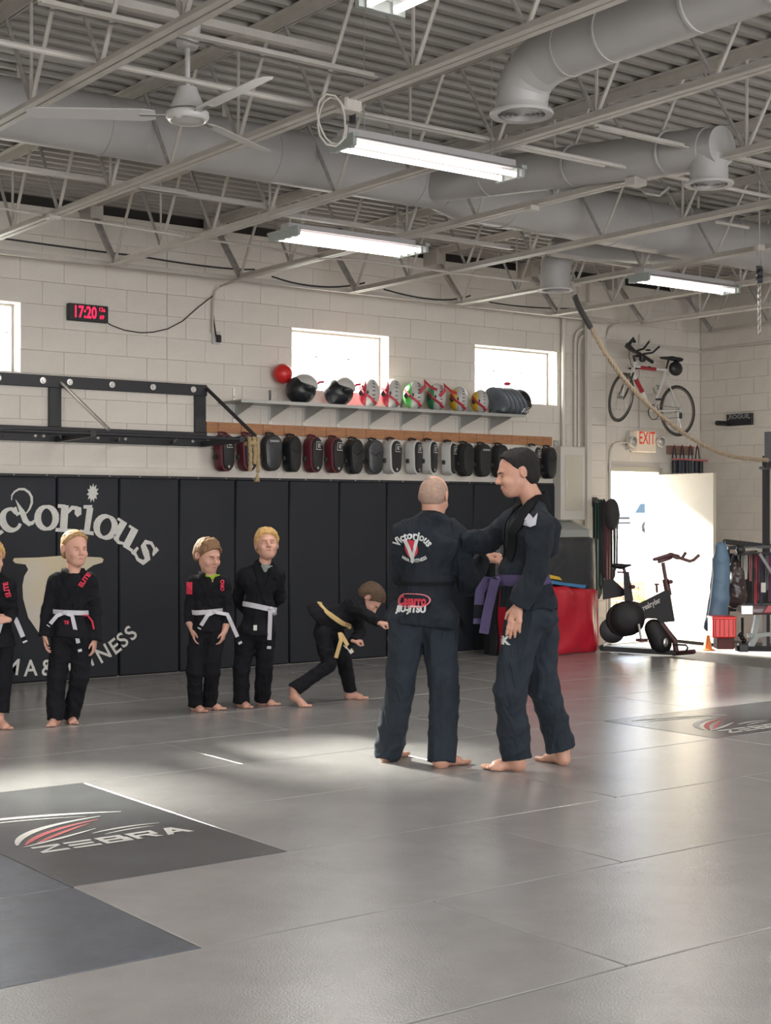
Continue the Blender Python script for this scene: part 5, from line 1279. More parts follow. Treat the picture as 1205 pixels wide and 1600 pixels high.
tm = MB(); q = project(sh, [s.p(330, 898, -.1), s.p(342, 898, -.1), s.p(339, 913, -.1), s.p(334, 918, -.1)], [CF] * 4, off=.004); part('collar', tm.add(q, [(0, 1, 2, 3)]), mat_c('lime_shirt2', (.30, .45, .04)), s.root, 0)

# ---- boy 3: hands behind his back, head tipped back
s = Person(11.0, 'sandy haired boy with hands behind his back, long white belt tail hanging down', G(403, 1102), 3)
fw, sd_ = frame(16)
J = JJ(s, dict(chest=(407, 910), waist=(405, 948), hip=(402, 985), ns=(413, 884), shL=(382, 900), shR=(434, 896), elL=(370, 938, .10), elR=(437, 932, .12), wrL=(384, 952, .20), wrR=(424, 948, .22),
    hipL=(388, 988), hipR=(415, 988), knL=(377, 1046, -.02), knR=(413, 1044), anL=s.step(1, (391, 1108), 32, .185, 1102, side=1), anR=s.step(1, (438, 1103), 72, .185, 1096, side=1), side=sd_, fwd=fw, skirt=(402, 990), vd=.21, vr=.058))
s.gi(J, .74, 1.0)
hf, _ = frame(12); s.head(s.p(417, 851), hf + UP * .22, UP - CR * .03, .236, (J['ns'], 0, .046))
s.hand(J['wrL'], CR + UP * -.1, CF, .7, .5, thumb=1); s.hand(J['wrR'], -CR - UP * .3, CF, .7, .5, thumb=-1)
s.smile = .004; s.finish(M_skin, M_gi, M_gi)
sh = Sdf(.03); sh.cap(J['chest'], J['ns'] - UP * .02, .100, .062, k=.03, flat=(fw, 1.15)); part('shirt', sh.mesh(.007), mat('grey_green_shirt', (.20, .24, .21), .8), s.root, 180)
s.face(M_lip, M_sandy, shut=True); s.hair(M_sandy, 'bowl', seed=3); s.smile = 0
s.belt(J, M_wbelt, .74, tilt=-.028, knot=.07, tails=((-.01, 0, .28), (.03, 0, .03)), wd=.05)
s.collar(J, None, .74)
s.lapels(J, [s.p(404, 876, .03), s.p(402, 888, -.12), s.p(410, 912, -.15), s.p(424, 942, -.15)], [s.p(424, 876, .02), s.p(428, 890, -.12), s.p(424, 912, -.15), s.p(413, 936, -.15)], .74, .055)
decal(s.jk, text_mesh('IIIII', .03, .003), s.p(399, 981, -.12), UP, -CR, -CF, M_white, s.jo, label='small white label on the skirt of the jacket')
q = project(sh, [s.p(412, 884, -.1), s.p(425, 884, -.1), s.p(423, 900, -.1), s.p(420, 912, -.1)], [CF] * 4, off=.004); part('collar', MB().add(q, [(0, 1, 2, 3)]), mat_c('grey_shirt2', (.25, .29, .27)), s.root, 0)

# ---- boy 4: bending forward, tan belt
s = Person(11.25, 'brown haired boy with tan belt bending forward, both fists out', G(515, 1092), 4)
fw = (CR * .80 - UP * .60).normalized(); sd_ = CF
J = JJ(s, dict(chest=(553, 950), waist=(527, 966), hip=(509, 982), ns=(566, 940), shL=(560, 952, -.11), shR=(558, 950, .13), elL=(577, 964, -.20), elR=(570, 985, .10), wrL=(592, 973, -.26), wrR=(553, 1000, -.10),
    hipL=(505, 990, -.06), hipR=(523, 992, .08), knL=(514, 1040, -.10), knR=(539, 1035, .08), anL=s.step(1, (485, 1106), 55, .19, 1086, lift=.045, side=1), anR=s.step(1, (577, 1093), 88, .19, 1078, side=1), side=sd_, fwd=fw, skirt=(494, 966), pf=.92))
J['elR'] = s.p(562, 988, -.02); J['wrR'] = s.p(552, 1001, -.16)
s.gi(J, .70, .92, wr=.005)
hf = (CR * .55 - UP * .85 - CF * .15).normalized(); s.head(s.p(578, 936, 0), hf, (CR * .85 + UP * .5), .218, (J['ns'], 0, .044))
s.hand(J['wrL'], CR + UP * -.15, -CF * .3 + UP, .74, fist=True, thumb=1); s.hand(J['wrR'], CR * .9 - UP * .05, UP - CF * .2, .74, fist=True, thumb=1)
s.finish(M_skin, M_gi, M_gi); s.face(M_lip, M_dkbrown, shut=True); s.hair(M_dkbrown, 'mop', seed=4)
s.belt(J, M_ybelt, .70, tilt=0, knot=0, tails=(([s.p(531, 988, -.17), s.p(533, 1000, -.2), s.p(529, 1014, -.2), s.p(525, 1028, -.2)]), ([s.p(533, 990, -.16), s.p(543, 1008, -.2), s.p(551, 1020, -.2)])), wd=.05, tailmat=False)
for k in range(4): part('rank_bar', MB().box(s.p(539 + 3.1 * k, 1010.5 + 2.5 * k, -.215), (.006 if k < 3 else .026, .01, .030), .001, Matrix.Rotation(R_(-38), 3, CF) @ Matrix(((CR.x, CF.x, 0), (CR.y, CF.y, 0), (0, 0, 1)))), M_white, s.root, 0, label='white stripe on the dark belt end')
part('belt_end', MB().box(s.p(543, 1013.5, -.20), (.085, .006, .034), .001, Matrix.Rotation(R_(-38), 3, CF) @ Matrix(((CR.x, CF.x, 0), (CR.y, CF.y, 0), (0, 0, 1)))), M_gid, s.root, 0, label='dark belt end with white stripes')

# ---- boy 5: cut off by the left edge of the photo
s = Person(9.95, 'blond child cut off by the left edge, white belt knotted in front', G(-8, 1136), 5)
fw, sd_ = frame(20)
J = JJ(s, dict(chest=(-10, 925), waist=(-9, 962), hip=(-8, 995), ns=(-12, 902), shL=(-40, 915), shR=(13, 916), elL=(-50, 955, 0), elR=(18, 955, .03), wrL=(-52, 992, -.06), wrR=(14, 968, -.16),
    hipL=(-22, 998), hipR=(4, 998), knL=(-26, 1062, -.03), knR=(5, 1062), anL=s.step(1, (-30, 1142), 0, .185, 1122, side=-1), anR=s.step(1, (15, 1141), 40, .19, 1112, side=1), side=sd_, fwd=fw, skirt=(-8, 1010)))
s.gi(J, .73, .95)
hf, _ = frame(35); s.head(s.p(-15, 873), hf, UP, .236, (J['ns'], 0, .046))
s.hand(J['wrL'], -UP, -CR, .72, .35, thumb=-1); s.hand(J['wrR'], -CR * .8 - CF * .6, CR * .3 - CF + UP * .3, .70, .6, thumb=1)
s.finish(M_skin, M_gi, M_gi); s.face(M_lip, M_blond); s.hair(M_sandy, 'mop', seed=5)
s.belt(J, M_wbelt, .73, tilt=0, knot=.07, tails=((.10, 0, .16), (-.05, 0, .12)), wd=.05)
s.collar(J, None, .74)
s.lapels(J, [s.p(-20, 900, .03), s.p(-20, 910, -.14), s.p(-8, 930, -.15), s.p(2, 952, -.15)], [s.p(-4, 898, .02), s.p(6, 908, -.12), s.p(-4, 928, -.16), s.p(-14, 950, -.15)], .73, .055)
decal(s.jk, text_mesh('ELITE', .045, .002), s.p(9, 922, -.1), (UP * .95 - CR * .2), (-CR * .95 - UP * .2), -CF, M_redpr, s.jo, .011, label='red lettering on the lapel')

# ---- instructor 1: back to the camera
s = Person(8.45, 'older man with cropped hair seen from behind, white and red club print on his back', G(655, 1195), 6, hb=.0062, hc=.009)
fw = (CF * .93 + CR * .38).normalized(); sd_ = (CR * .93 - CF * .38).normalized()
J = JJ(s, dict(chest=(668, 850), waist=(667, 915), hip=(661, 950), ns=(676, 812), shL=(634, 836, -.03), shR=(713, 838, .02), elL=(627, 900, .16), elR=(731, 913, .06), wrL=(680, 880, .36), wrR=(754, 874, .20),
    hipL=(637, 968), hipR=(684, 968), knL=(624, 1085, .02), knR=(694, 1085, .0), anL=s.step(1, (632, 1180), 150, .26, 1191, side=-1), anR=s.step(1, (730, 1192), 132, .26, 1199, side=-1), side=sd_, fwd=fw, skirt=(660, 974), vneck=.5, vee=0, sw=.065, trap=.08))
s.gi(J, 1.0, 1.02, wr=.008)
s.head(s.p(679, 776, .02), (CF * .90 + CR * .40 - UP * .18), UP + CR * .03, .232, (J['ns'], 0, .062))
s.hand(J['wrR'], CR * .9 + CF * .2 + UP * .1, UP * .6 - CF * .8, .95, .55, thumb=-1); s.hand(J['wrL'], CR, UP, .95, .5)
s.finish(M_skin2, M_gis, M_gisp); s.hair(M_stub, 'buzz', seed=6)
s.collar(J, M_gis, 1.0, h=.062)
M_prw = mat('gi_print_white', (.52, .54, .54), .7); M_prr = mat('gi_print_red', (.50, .03, .055), .7)
bn = -fw; bs = sd_; bo = s.p(646, 846, -.15) - bs * .0
decal(s.jk, text_mesh('Victorious', .062, .002, (.12, 1), .92), s.p(641, 837, -.15), bs, UP, bn, M_prw, s.jo, .008, label='white arched lettering on the back')
disc = ([(0, 0)] + [(.040 * math.cos(2 * PI * i / 28), .052 * math.sin(2 * PI * i / 28)) for i in range(28)], [(0, i + 1, (i + 1) % 28 + 1) for i in range(28)])
decal(s.jk, disc, s.p(637, 858, -.15), bs, UP, bn, M_prr, s.jo, .008, label='red disc on the back')
vv = ([(-.048, .062), (-.012, .062), (-.012, .054), (.004, -.02), (.026, .054), (.018, .062), (.050, .062), (.044, .054), (.006, -.075), (-.004, -.075), (-.038, .054), (-.048, .054)], [(0, 1, 2, 10), (0, 10, 11, 10), (10, 2, 3, 9), (3, 4, 7, 8), (3, 8, 9, 9), (4, 5, 6, 7)])
vv = (vv[0], [tuple(dict.fromkeys(f)) for f in vv[1] if len(set(f)) > 2])
decal(s.jk, vv, s.p(637, 860, -.15), bs, UP, bn, M_prw, s.jo, .011, label='white letter V over the red disc')
decal(s.jk, text_mesh('MMA & FITNESS', .027, .001, (.16, -1), .9), s.p(640, 877, -.15), bs, UP, bn, M_prw, s.jo, .008, label='small white curved lettering')
hn = bn; decal(s.jk, text_mesh('Casarro', .075, .003, None, .72), s.p(637, 940, -.17), bs, UP, hn, M_prr, s.jo, .008, label='red script on the lower back')
ov = []
for rr, rs in ((.098, .034), (.106, .040)): ov += [(rr * math.copysign(abs(math.cos(2 * PI * i / 40)) ** .6, math.cos(2 * PI * i / 40)), rs * math.sin(2 * PI * i / 40)) for i in range(40)]
decal(s.jk, (ov, [(i, (i + 1) % 40, 40 + (i + 1) % 40, 40 + i) for i in range(40)]), s.p(639, 939, -.17), bs, UP, hn, mat_c('pink_print', (.55, .16, .19), .7), s.jo, .009)
decal(s.jk, text_mesh('JIU-JITSU', .048, .003, None, 1.0), s.p(637, 953, -.17), bs, UP, hn, M_prw, s.jo, .008, label='white lettering on the lower back')
# belt ends and a fold of the jacket at his right
part('belt_tail', ribbon(None, [s.p(712, 960, .05), s.p(722, 975, .05), s.p(729, 990, .05)], CR, .03, thick=.002, free=CF), M_gid, s.root, 60)
waist = [J['waist'] + UP * .015 + (sd_ * math.sin(2 * PI * i / 40) + fw * math.cos(2 * PI * i / 40)) * .24 for i in range(41)]
q = project(s.to, waist, [(J['waist'] + UP * .015 - p) for p in waist], off=.003)
part('belt', ribbon(s.to, q, UP, .022, off=.003, thick=.005), M_gid, s.root, 60)  # dark band standing in for the shaded jacket fold at the waist

# ---- instructor 2: in profile, facing left
s = Person(8.30, 'tall dark haired man in profile, slate uniform and purple belt, facing left', G(820, 1200), 7, hb=.006, hc=.009)
fw = (-CR * .97 - CF * .22).normalized(); sd_ = (CF * .97 - CR * .22).normalized()
J = JJ(s, dict(chest=(824, 838), waist=(815, 900), hip=(826, 945), ns=(834, 786), shL=(846, 822, -.20), shR=(801, 818, .17), elL=(838, 890, -.24), elR=(762, 846, .22), wrL=(810, 946, -.26), wrR=(716, 846, .12),
    hipL=(822, 965, -.07), hipR=(842, 965, .09), knL=(797, 1080, -.10), knR=(848, 1070, .10), anL=s.step(1, (749, 1203), -97, .26, 1184, side=-1), anR=s.step(1, (843, 1187), -148, .26, 1168, side=1), side=sd_, fwd=fw, skirt=(826, 948), vneck=.8))
s.gi(J, 1.03, 1.06, wr=.008)
s.pt.ell(s.p(846, 962, 0), (CR, CF, UP), (.085, .15, .10), k=.05)
s.jk.cap(s.p(862, 822, 0), s.p(863, 858, 0), .05, .045, k=.06)
s.head(s.p(808, 739, 0), (-CR * .95 - CF * .12 - UP * .20), UP - CR * .14, .256, (J['ns'], 0, .060))
s.hand(J['wrL'], -UP * 1 - CR * .22, -CF * .9 - CR * .35, 1.04, .12, spread=.05, thumb=1); s.hand(J['wrR'], -CR, UP, .95, .5)
s.finish(M_skin2, M_gis, M_gisp); s.face(M_lip, M_blackh); s.hair(M_blackh, 'short', .02, seed=7)
bt, kp = s.belt(J, M_pbelt, 1.03, off=-.02, tilt=0, knot=-.04, tails=(([s.p(775, 903, -.12), s.p(762, 905, -.10), s.p(750, 925, -.08), s.p(748, 950, -.08), s.p(747, 975, -.08)]), ([s.p(774, 905, -.14), s.p(768, 930, -.12), s.p(762, 955, -.12), s.p(756, 990, -.12)])), wd=.062, tailmat=False)
part('rank_bar', ribbon(None, [s.p(748.2, 945, -.085), s.p(747.2, 966, -.085)], CR, .056, thick=.004, free=CF), M_gid, bt, 60)
s.collar(J, None, 1.0, h=.078)
s.lapels(J, [s.p(838, 782, -.05), s.p(826, 790, -.12), s.p(808, 806, -.16), s.p(788, 835, -.16), s.p(778, 868, -.14)], [s.p(838, 780, .06), s.p(822, 786, .06), s.p(800, 802, .04), s.p(780, 830, .02), s.p(768, 862, .0)], 1.0, .075)
crown = ([(-.030, -.022), (.030, -.022), (.044, .045), (.018, .015), (0, .050), (-.018, .015), (-.044, .045), (0, -.034)], [(0, 7, 1), (0, 1, 3, 5), (1, 2, 3), (3, 4, 5), (5, 6, 0)])
decal(s.jk, crown, s.p(830, 814, -.32), CR, UP, -CF, mat_c('crown_patch', (.42, .43, .50), .7), s.jo, .008, name='patch', label='light crown shaped patch on the sleeve')
decal(s.pt, text_mesh('K', .06, .004), s.p(792, 1004, -.25), CR, UP, -CF, M_prw, s.root, .003)
# ================================================================ RIGHT SIDE OF THE ROOM
M_pipe = mat('painted_pipe', (.62, .59, .54), .5)
def pipe(pts, r, label, m=None, name='pipe', cat='pipe'): return single(name, MB().tube(pts, r, 10), m or M_pipe, label, cat)
pipe([W(881, 486, 11.89), W(881, 700, 11.89)], .026, 'vertical painted pipe right of the right window')
x0, x1 = W(915, 600, 11.82).x, W(922, 600, 11.82).x
single('corner_post', sp((x0, 11.79, .0), (x1, 11.83, W(918, 473, 11.82).z)), M_pipe, 'tall square painted post beside the block pilaster', 'post', smooth=0)
for k, (dx, dz) in enumerate(((0, 0), (9, 9))):
    pipe([W(899 + dx * .6, 698, 11.9), W(899 + dx * .6, 560, 11.9), W(899 + dx * .6, 530 + dz, 11.9), W(902 + dx * .6, 519 + dz, 11.89), W(908 + dx * .4, 515 + dz, 11.88), W(916, 514 + dz, 11.88)], .017, ['outer conduit bending right above the electrical panel', 'inner conduit nested in the bend above the electrical panel'][k], name='conduit', cat='conduit')
xp0, xp1 = W(922, 600, 11.87).x, W(947, 600, 11.87).x
pl = part('pilaster', sp((xp0, 11.885, -.04), (xp1, WY + .01, 4.1)), M_blockd, wb, 0)
for k in range(20): part('block', MB().span((xp0 - .001, 11.87, .07 + .2 * k + .001), (xp1 + .001, 11.90, .268 + .2 * k), .003), M_block, pl, 0)
pipe([W(922, 533, 11.91), W(1000, 541, 11.91), W(1085, 549, 11.91), Vector((RX - .03, 11.9, W(1088, 549.5, 11.91).z)), WX(1100, 549, RX - .03), WX(1150, 544, RX - .03), WX(1212, 538, RX - .03)], .014, 'long thin pipe wrapping the room corner above the bicycle')
pipe([W(948, 556, 11.9), W(948, 1003, 11.9)], .013, 'thin vertical conduit left of the exit door', name='conduit', cat='conduit')
pipe([W(1000, 522, 11.92), W(1000, 672, 11.92)], .008, 'thin vertical conduit behind the bicycle down to the exit sign', name='conduit', cat='conduit')
pipe([W(988, 691, 11.9), W(968, 691, 11.9), W(959, 694, 11.9), W(954, 703, 11.9), W(953, 716, 11.9), W(953, 1000, 11.9)], .016, 'thick conduit curving from the exit sign down the door frame', name='conduit', cat='conduit')
pipe([W(1010, 500, 11.5), W(965, 507, 11.8), W(952, 513, 11.9), W(948, 525, 11.9), W(948, 532, 11.91)], .012, 'short curved conduit dropping from the ceiling above the bicycle', name='conduit', cat='conduit')
# electrical panel + cabinet below
a, b = W(877, 697, 11.80), W(915, 812, 11.80)
t = thing('electrical_panel', 'tall painted electrical panel under the conduits', 'electrical panel', ((a.x + b.x) / 2, WY, b.z))
part('case', sp((a.x, 11.80, b.z), (b.x, WY - .001, a.z), .006), M_pipe, t, 0)
dr_ = part('panel_door', sp((a.x + .06, 11.792, b.z + .1), (b.x - .05, 11.80, a.z - .10), .003), M_glassw, t, 0)
part('latch', sp((a.x + .075, 11.785, (a.z + b.z) / 2 - .05), (a.x + .10, 11.793, (a.z + b.z) / 2 + .03), .003), M_silver, dr_, 0)
single('rough_strip', sp((W(866, 700, 11.93).x, 11.925, 1.2), (W(874, 700, 11.93).x, WY + .01, 2.28)), mat('speckled_concrete', (.42, .42, .37), .9, noise=.6, nscale=60), 'narrow speckled unpainted strip of wall left of the electrical panel', 'wall strip', smooth=0)
a, b = W(869, 812, 11.55), W(922, 838, 11.55)
M_gbox = mat('grey_cabinet', (.33, .35, .33), .45)
t = thing('wall_cabinet', 'wide grey metal cabinet with sloped lid under the electrical panel', 'cabinet', ((a.x + b.x) / 2, 11.75, b.z - .1))
part('body', MB().prism([(0, 0), (0, .16), (.30, .26), (.36, .26), (.36, 0)], (a.x, 11.56, b.z - .09), (0, 1, 0), (0, 0, 1), (b.x - a.x, 0, 0)), M_gbox, t, 0)
part('end_cap', MB().prism([(0, 0), (0, .165), (.30, .265), (.36, .265), (.36, 0)], (b.x, 11.558, b.z - .09), (0, 1, 0), (0, 0, 1), (.03, 0, 0)), M_pipe, t, 0)
single('low_trunking', sp((11.345, 11.70, -.04), (b.x - .02, WY - .001, b.z - .10)), mat('grey_board', (.25, .25, .23), .7), 'grey boarded base below the wall cabinet', 'panel', smooth=0)
# ---- folded gym mats
mm = G(941, 1019); ml = 1.25; zt = H - (841 - 806) * 15.4 / F
t = thing('folded_mat', 'large black vinyl folding mat standing on edge behind the red block', 'gym mat', (10.7, 11.45, 0))
def creased(x0, x1, y, z0, z1, amp, seed, th=.16, nx=34, nz=26, fl_=None):
    rg = random.Random(seed); v = []; ph = [rg.uniform(0, 6) for _ in range(8)]
    def dy(u, w_): return amp * (.5 * math.sin(26 * u + ph[0] + 2 * w_) * (w_ ** 3) + .4 * math.sin(9 * u + 7 * w_ + ph[1]) + .3 * math.sin(15 * u - 9 * w_ + ph[2]) * (1 - w_))
    for j in range(nz + 1):
        for i in range(nx + 1):
            u, w_ = i / nx, j / nz; ed = min(u, 1 - u, w_, 1 - w_); v.append((x0 + (x1 - x0) * u, y - dy(u, w_) + .03 * max(0, .06 - ed) / .06, z0 + (z1 - z0) * w_))
    n = len(v); v += [(p[0], y + th, p[2]) for p in v]
    w_ = nx + 1; f = [(j * w_ + i, j * w_ + i + 1, (j + 1) * w_ + i + 1, (j + 1) * w_ + i) for j in range(nz) for i in range(nx)]
    f += [tuple(n + q for q in reversed(p)) for p in f]
    bd = [i for i in range(w_)] + [j * w_ + nx for j in range(1, nz + 1)] + [nz * w_ + i for i in range(nx - 1, -1, -1)] + [j * w_ for j in range(nz - 1, 0, -1)]
    f += [(bd[k], n + bd[k], n + bd[(k + 1) % len(bd)], bd[(k + 1) % len(bd)]) for k in range(len(bd))]
    return MB().add(v, f)
xr_ = G(937, 1018).x + .35; Ym = 11.30; xr_ = W(934, 1000, Ym).x
part('mat_panel', creased(9.95, xr_, Ym, .005, W(900, 841, Ym).z, .018, 4, .12), mat('black_vinyl', (.026, .029, .033), .36, bump=.5, bscale=9, bdist=.03), t, 50)
part('mat_panel', creased(9.98, xr_ + .06, Ym + .125, .005, W(900, 840, Ym).z, .008, 7, .12), M_blackl, t, 50)
part('piping', MB().tube([(xr_, Ym - .004, .01), (xr_, Ym - .004, W(900, 841, Ym).z - .01)], .005, 6), M_fixd, t)
Yr = G(934, 1019).y; xa, xb = 9.92, G(934, 1019).x
ztl, ztr = W(860, 906, Yr).z, W(936, 921, Yr).z
t = thing('foam_block', 'big red vinyl foam block with rumpled front, beside the man in profile', 'foam block', ((xa + xb) / 2, Yr + .15, 0))
def red_block():
    m_ = creased(xa, xb, Yr, .005, 1, .034, 11, .25, 30, 24); 
    m_.v = [(p[0] + (.012 * math.sin(p[2] * 9)), p[1], .005 + (p[2] - .005) * ((ztl + (ztr - ztl) * (p[0] - xa) / (xb - xa)) - .015 * math.sin(3 * (p[0] - xa) / (xb - xa) * PI) ** 2)) for p in m_.v]; return m_
part('cover', red_block(), M_red, t, 50)
part('piping', MB().tube([(xb - .004 + .012 * math.sin(z * 9), Yr + .0, z) for z in [.02 + k * (ztr - .03) / 12 for k in range(13)]], .006, 6), mat('red_piping', (.6, .10, .12), .4), t)
single('foam_wedge', MB().prism([(0, ztl + .012), (.90, ztr + .016), (.92, ztr + .05), (.6, ztr + .085), (.05, ztl + .05)], (xa + .1, Yr + .02, 0), (1, 0, 0), (0, 0, 1), (0, .24, 0)), M_blue, 'thin blue foam piece lying on top of the red block', 'foam pad', smooth=0)
single('foam_wedge', MB().prism([(0, ztl + .075), (.70, ztr + .105), (.66, ztr + .14), (.1, ztl + .13)], (xa + .05, Yr + .10, 0), (1, 0, 0), (0, 0, 1), (0, .14, 0)), M_yellow, 'yellow foam piece lying on the blue one above the red block', 'foam pad', smooth=0)

# ---- resistance bands on a wall peg
t = thing('band_rack', 'wall peg hung with black, green and purple resistance bands left of the exit door', 'band rack', (W(930, 785, 11.8).x, 11.8, 1.0))
a = W(925, 777, 11.84); b = W(934, 792, 11.84)
part('peg_plate', sp((a.x, 11.84, b.z), (b.x, 11.87, a.z), .003), M_black, t, 0)
part('peg', MB().tube([W(930, 785, 11.85), W(934, 784, 11.3)], .012, 8), M_black, t)
bandc = [(929, 786, 905, .013, (.02, .02, .02), 'black'), (934, 783, 932, .022, (.02, .06, .045), 'green'), (938, 783, 918, .018, (.015, .05, .04), 'green'), (942, 782, 900, .016, (.02, .02, .025), 'black'), (947, 785, 912, .012, (.10, .02, .05), 'purple'), (951, 784, 928, .010, (.16, .03, .04), 'red'), (956, 784, 905, .013, (.035, .03, .02), 'olive'), (960, 786, 890, .010, (.03, .03, .03), 'grey')]
for i, (px, y0_, y1_, r, c, nm) in enumerate(bandc):
    Y = 11.72 - .05 * i; pts = [W(px, y1_ - 6, Y), W(px - .5, (y0_ + y1_) / 2, Y), W(px - 1, y0_ + 4, Y), W(px + 1.5, y0_, Y), W(px + 4, y0_ + 4, Y), W(px + 4.5, (y0_ + y1_) / 2, Y), W(px + 4, y1_ - 6, Y), W(px + 2, y1_, Y)]
    part('resistance_band', MB().tube(pts, r * 1.5, 8, closed=True, flat=.5), mat_c('band_' + nm, c, .6), t)
q = Sdf(.03); c1 = W(956, 800, 11.35); q.ell(c1, ((1, 0, 0), (0, 1, 0), (0, 0, 1)), (.085, .08, .15), k=.02); q.ell(c1 + Vector((.01, 0, -.10)), ((1, 0, 0), (0, 1, 0), (0, 0, 1)), (.07, .07, .10), k=.03); q.wr = wrinkle(.004, 3, 1.2); part('band_bundle', q.mesh(.012), mat('dark_cloth', (.03, .03, .028), .8), t, 180)

# ---- exit sign
Ye = 11.80; a, b = W(996, 673, Ye), W(1026, 707, Ye)
M_exit = mat('exit_face', (.74, .64, .52), .5, emit=(1, .75, .5), estr=.12); M_exr = mat('exit_red', (.75, .06, .03), .5, emit=(1, .1, .04), estr=.12)
t = thing('exit_sign', 'lit exit sign with red letters and two emergency lamps above the door', 'exit sign', ((a.x + b.x) / 2, 11.87, b.z))
part('sign_box', sp((a.x, Ye, b.z), (b.x, 11.90, a.z), .008), M_exit, t, 0)
v, f = text_mesh('EXIT', .18, .002, None, .66); cx_, cz_ = (a.x + b.x) / 2, (a.z + b.z) / 2 + .035
part('letters', MB().add([(cx_ + p[0] * 1.12, Ye - .002, cz_ + p[1] * 1.15) for p in v], f), M_exr, t, 0, label='red letters EXIT')
part('back_box', sp((W(982, 680, 11.9).x, 11.87, W(982, 703, 11.9).z), (b.x + .04, WY - .001, a.z), .004), M_pipe, t, 0)
for px in (990, 1034):
    c = W(px, 690, 11.74); hd = part('lamp_head', MB().lathe([(.03, .08), (.05, .05), (.066, .0), (.062, -.01), (.0, -.012)], c, Vector((0.15 if px > 1000 else -.15, 1, .05)), 18), M_pipe, t)
    part('lens', MB().lathe([(.052, 0), (.03, -.012), (0, -.016)], c + Vector((0, -.012, 0)), (0, 1, 0), 16, caps=False), M_silver, hd)
# ---- holder rack
Yt = 11.86; a, b = W(1049, 696, Yt), W(1087, 711, Yt)
t = thing('tool_holder', 'brown board with four black clamps over dark tubes, beside the exit sign', 'tool holder', ((a.x + b.x) / 2, 11.9, W(1050, 737, Yt).z))
part('board', sp((a.x, Yt + .02, b.z), (b.x, WY - .001, a.z), .003), M_woodgrey, t, 0)
for k, px in enumerate((1054, 1066, 1079, 1090)):
    p = W(px, 700, Yt - .03); q0 = W(px, 717, Yt - .03); part('clamp', MB().tube([q0 + Vector((-.035, 0, 0)), p + Vector((-.015, 0, 0)), p + Vector((0, 0, .03)), p + Vector((.015, 0, 0)), q0 + Vector((.035, 0, 0))], .008, 6), M_black, t)
    part('clamp_tip', MB().tube([p + Vector((0, -.004, .03)), p + Vector((0, -.004, -.01))], .010, 6), M_red, t)
a, b = W(1052, 717, Yt - .03), W(1108, 720, Yt - .03)
part('front_bar', MB().tube([a, (a + b) / 2 + Vector((0, 0, .0)), b], .010, 8), mat('pinkish_bar', (.62, .16, .16), .4), t)
for k, px in enumerate((1056, 1064, 1069, 1075, 1080, 1090, 1097)):
    p = W(px, 719, Yt); part('tube', MB().lathe([(.030, 0), (.030, -.155), (.0, -.156)], (p.x, Yt + .02, p.z), (0, 0, 1), 12), mat_c('tube_navy', (.02, .03, .05), .5) if k % 3 else M_black, t)

# ---- bicycle hung on the wall
Yk = 11.62
def B(px, py, dy=0): return W(px, py, Yk + dy)
t = thing('bicycle', 'white racing bicycle with black aero bars hung high on the wall', 'bicycle', B(1019, 660))
M_bw = mat('bike_white', (.68, .68, .66), .3); M_tyre = mat('tyre', (.05, .045, .04), .7); M_rim = mat('rim', (.20, .19, .18), .35, metal=.6)
def wheel(c, u, v, r, label=None):
    u, v = Vector(u).normalized(), Vector(v).normalized(); n = u.cross(v); n.normalize(); v = n.cross(u)
    pt_ = lambda a, rr: c + (u * math.cos(a) + v * math.sin(a)) * rr
    wl_ = part('wheel', MB().tube([pt_(2 * PI * i / 48, r) for i in range(48)], .013, 8, closed=True), M_tyre, t)
    part('rim', MB().tube([pt_(2 * PI * i / 48, r - .022) for i in range(48)], .010, 6, closed=True), M_rim, wl_)
    part('hub', MB().tube([c - n * .035, c + n * .035], .018, 10), M_rim, wl_)
    for i in range(20):
        a = 2 * PI * i / 20; part('spoke', MB().tube([c + n * (.025 if i % 2 else -.025) + (pt_(a + 1.2 * (1 if i % 4 < 2 else -1), .016) - c), pt_(a, r - .025)], .0014, 4), M_silver, wl_)
rw = B(1059, 642); rr = (B(1059, 602) - rw).length; wheel(rw, (1, 0, 0), (0, 0, 1), rr - .012)
fwc = B(971, 621, -.06); hd0, hd1 = B(993, 566), B(987, 583)
ud = (B(988, 588) - B(953, 654)).normalized(); pv = Vector((ud.z, 0, -ud.x)); wheel(fwc, ud, pv * math.cos(R_(20)) + Vector((0, 1, 0)) * math.sin(R_(20)), rr - .03)
bb = B(1019, 642); st = B(1041, 578); M_bred = mat('bike_red', (.35, .02, .03), .3)
for nm, p, q, r, m_ in (('top_tube', B(993, 572), st, .016, M_bw), ('down_tube', B(989, 584), bb, .021, M_bw), ('seat_tube', bb, st, .016, M_bw), ('head_tube', hd0, hd1, .020, M_bw)):
    part(nm, MB().tube([p, q], r, 12), m_, t)
part('frame_bag', MB().tube([B(1000, 574), B(1024, 577)], .022, 10), M_bred, t); part('down_tube_panel', MB().tube([B(993, 592), B(1004, 612)], .026, 12), M_bred, t)
for s_ in (-1, 1):
    o = Vector((0, .05 * s_, 0)); part('seat_stay', MB().tube([st + Vector((0, 0, -.10)), rw + o], .008, 8), M_bw, t); part('chain_stay', MB().tube([bb, rw + o], .009, 8), M_bw, t)
    part('fork_blade', MB().tube([hd1 + o * .6, (hd1 + fwc) / 2 + o + Vector((-.01, 0, -.02)), fwc + o], .011, 8), M_tyre, t)
cr = bb + Vector((-.03, -.05, -.02)); part('chainring', MB().tube([cr + Vector((.085 * math.cos(2 * PI * i / 28), 0, .085 * math.sin(2 * PI * i / 28))) for i in range(28)], .006, 6, closed=True), M_black, t)
for k in range(5): part('chainring_arm', MB().tube([cr, cr + Vector((.08 * math.cos(1.256 * k), 0, .08 * math.sin(1.256 * k)))], .006, 6), M_silver, t)
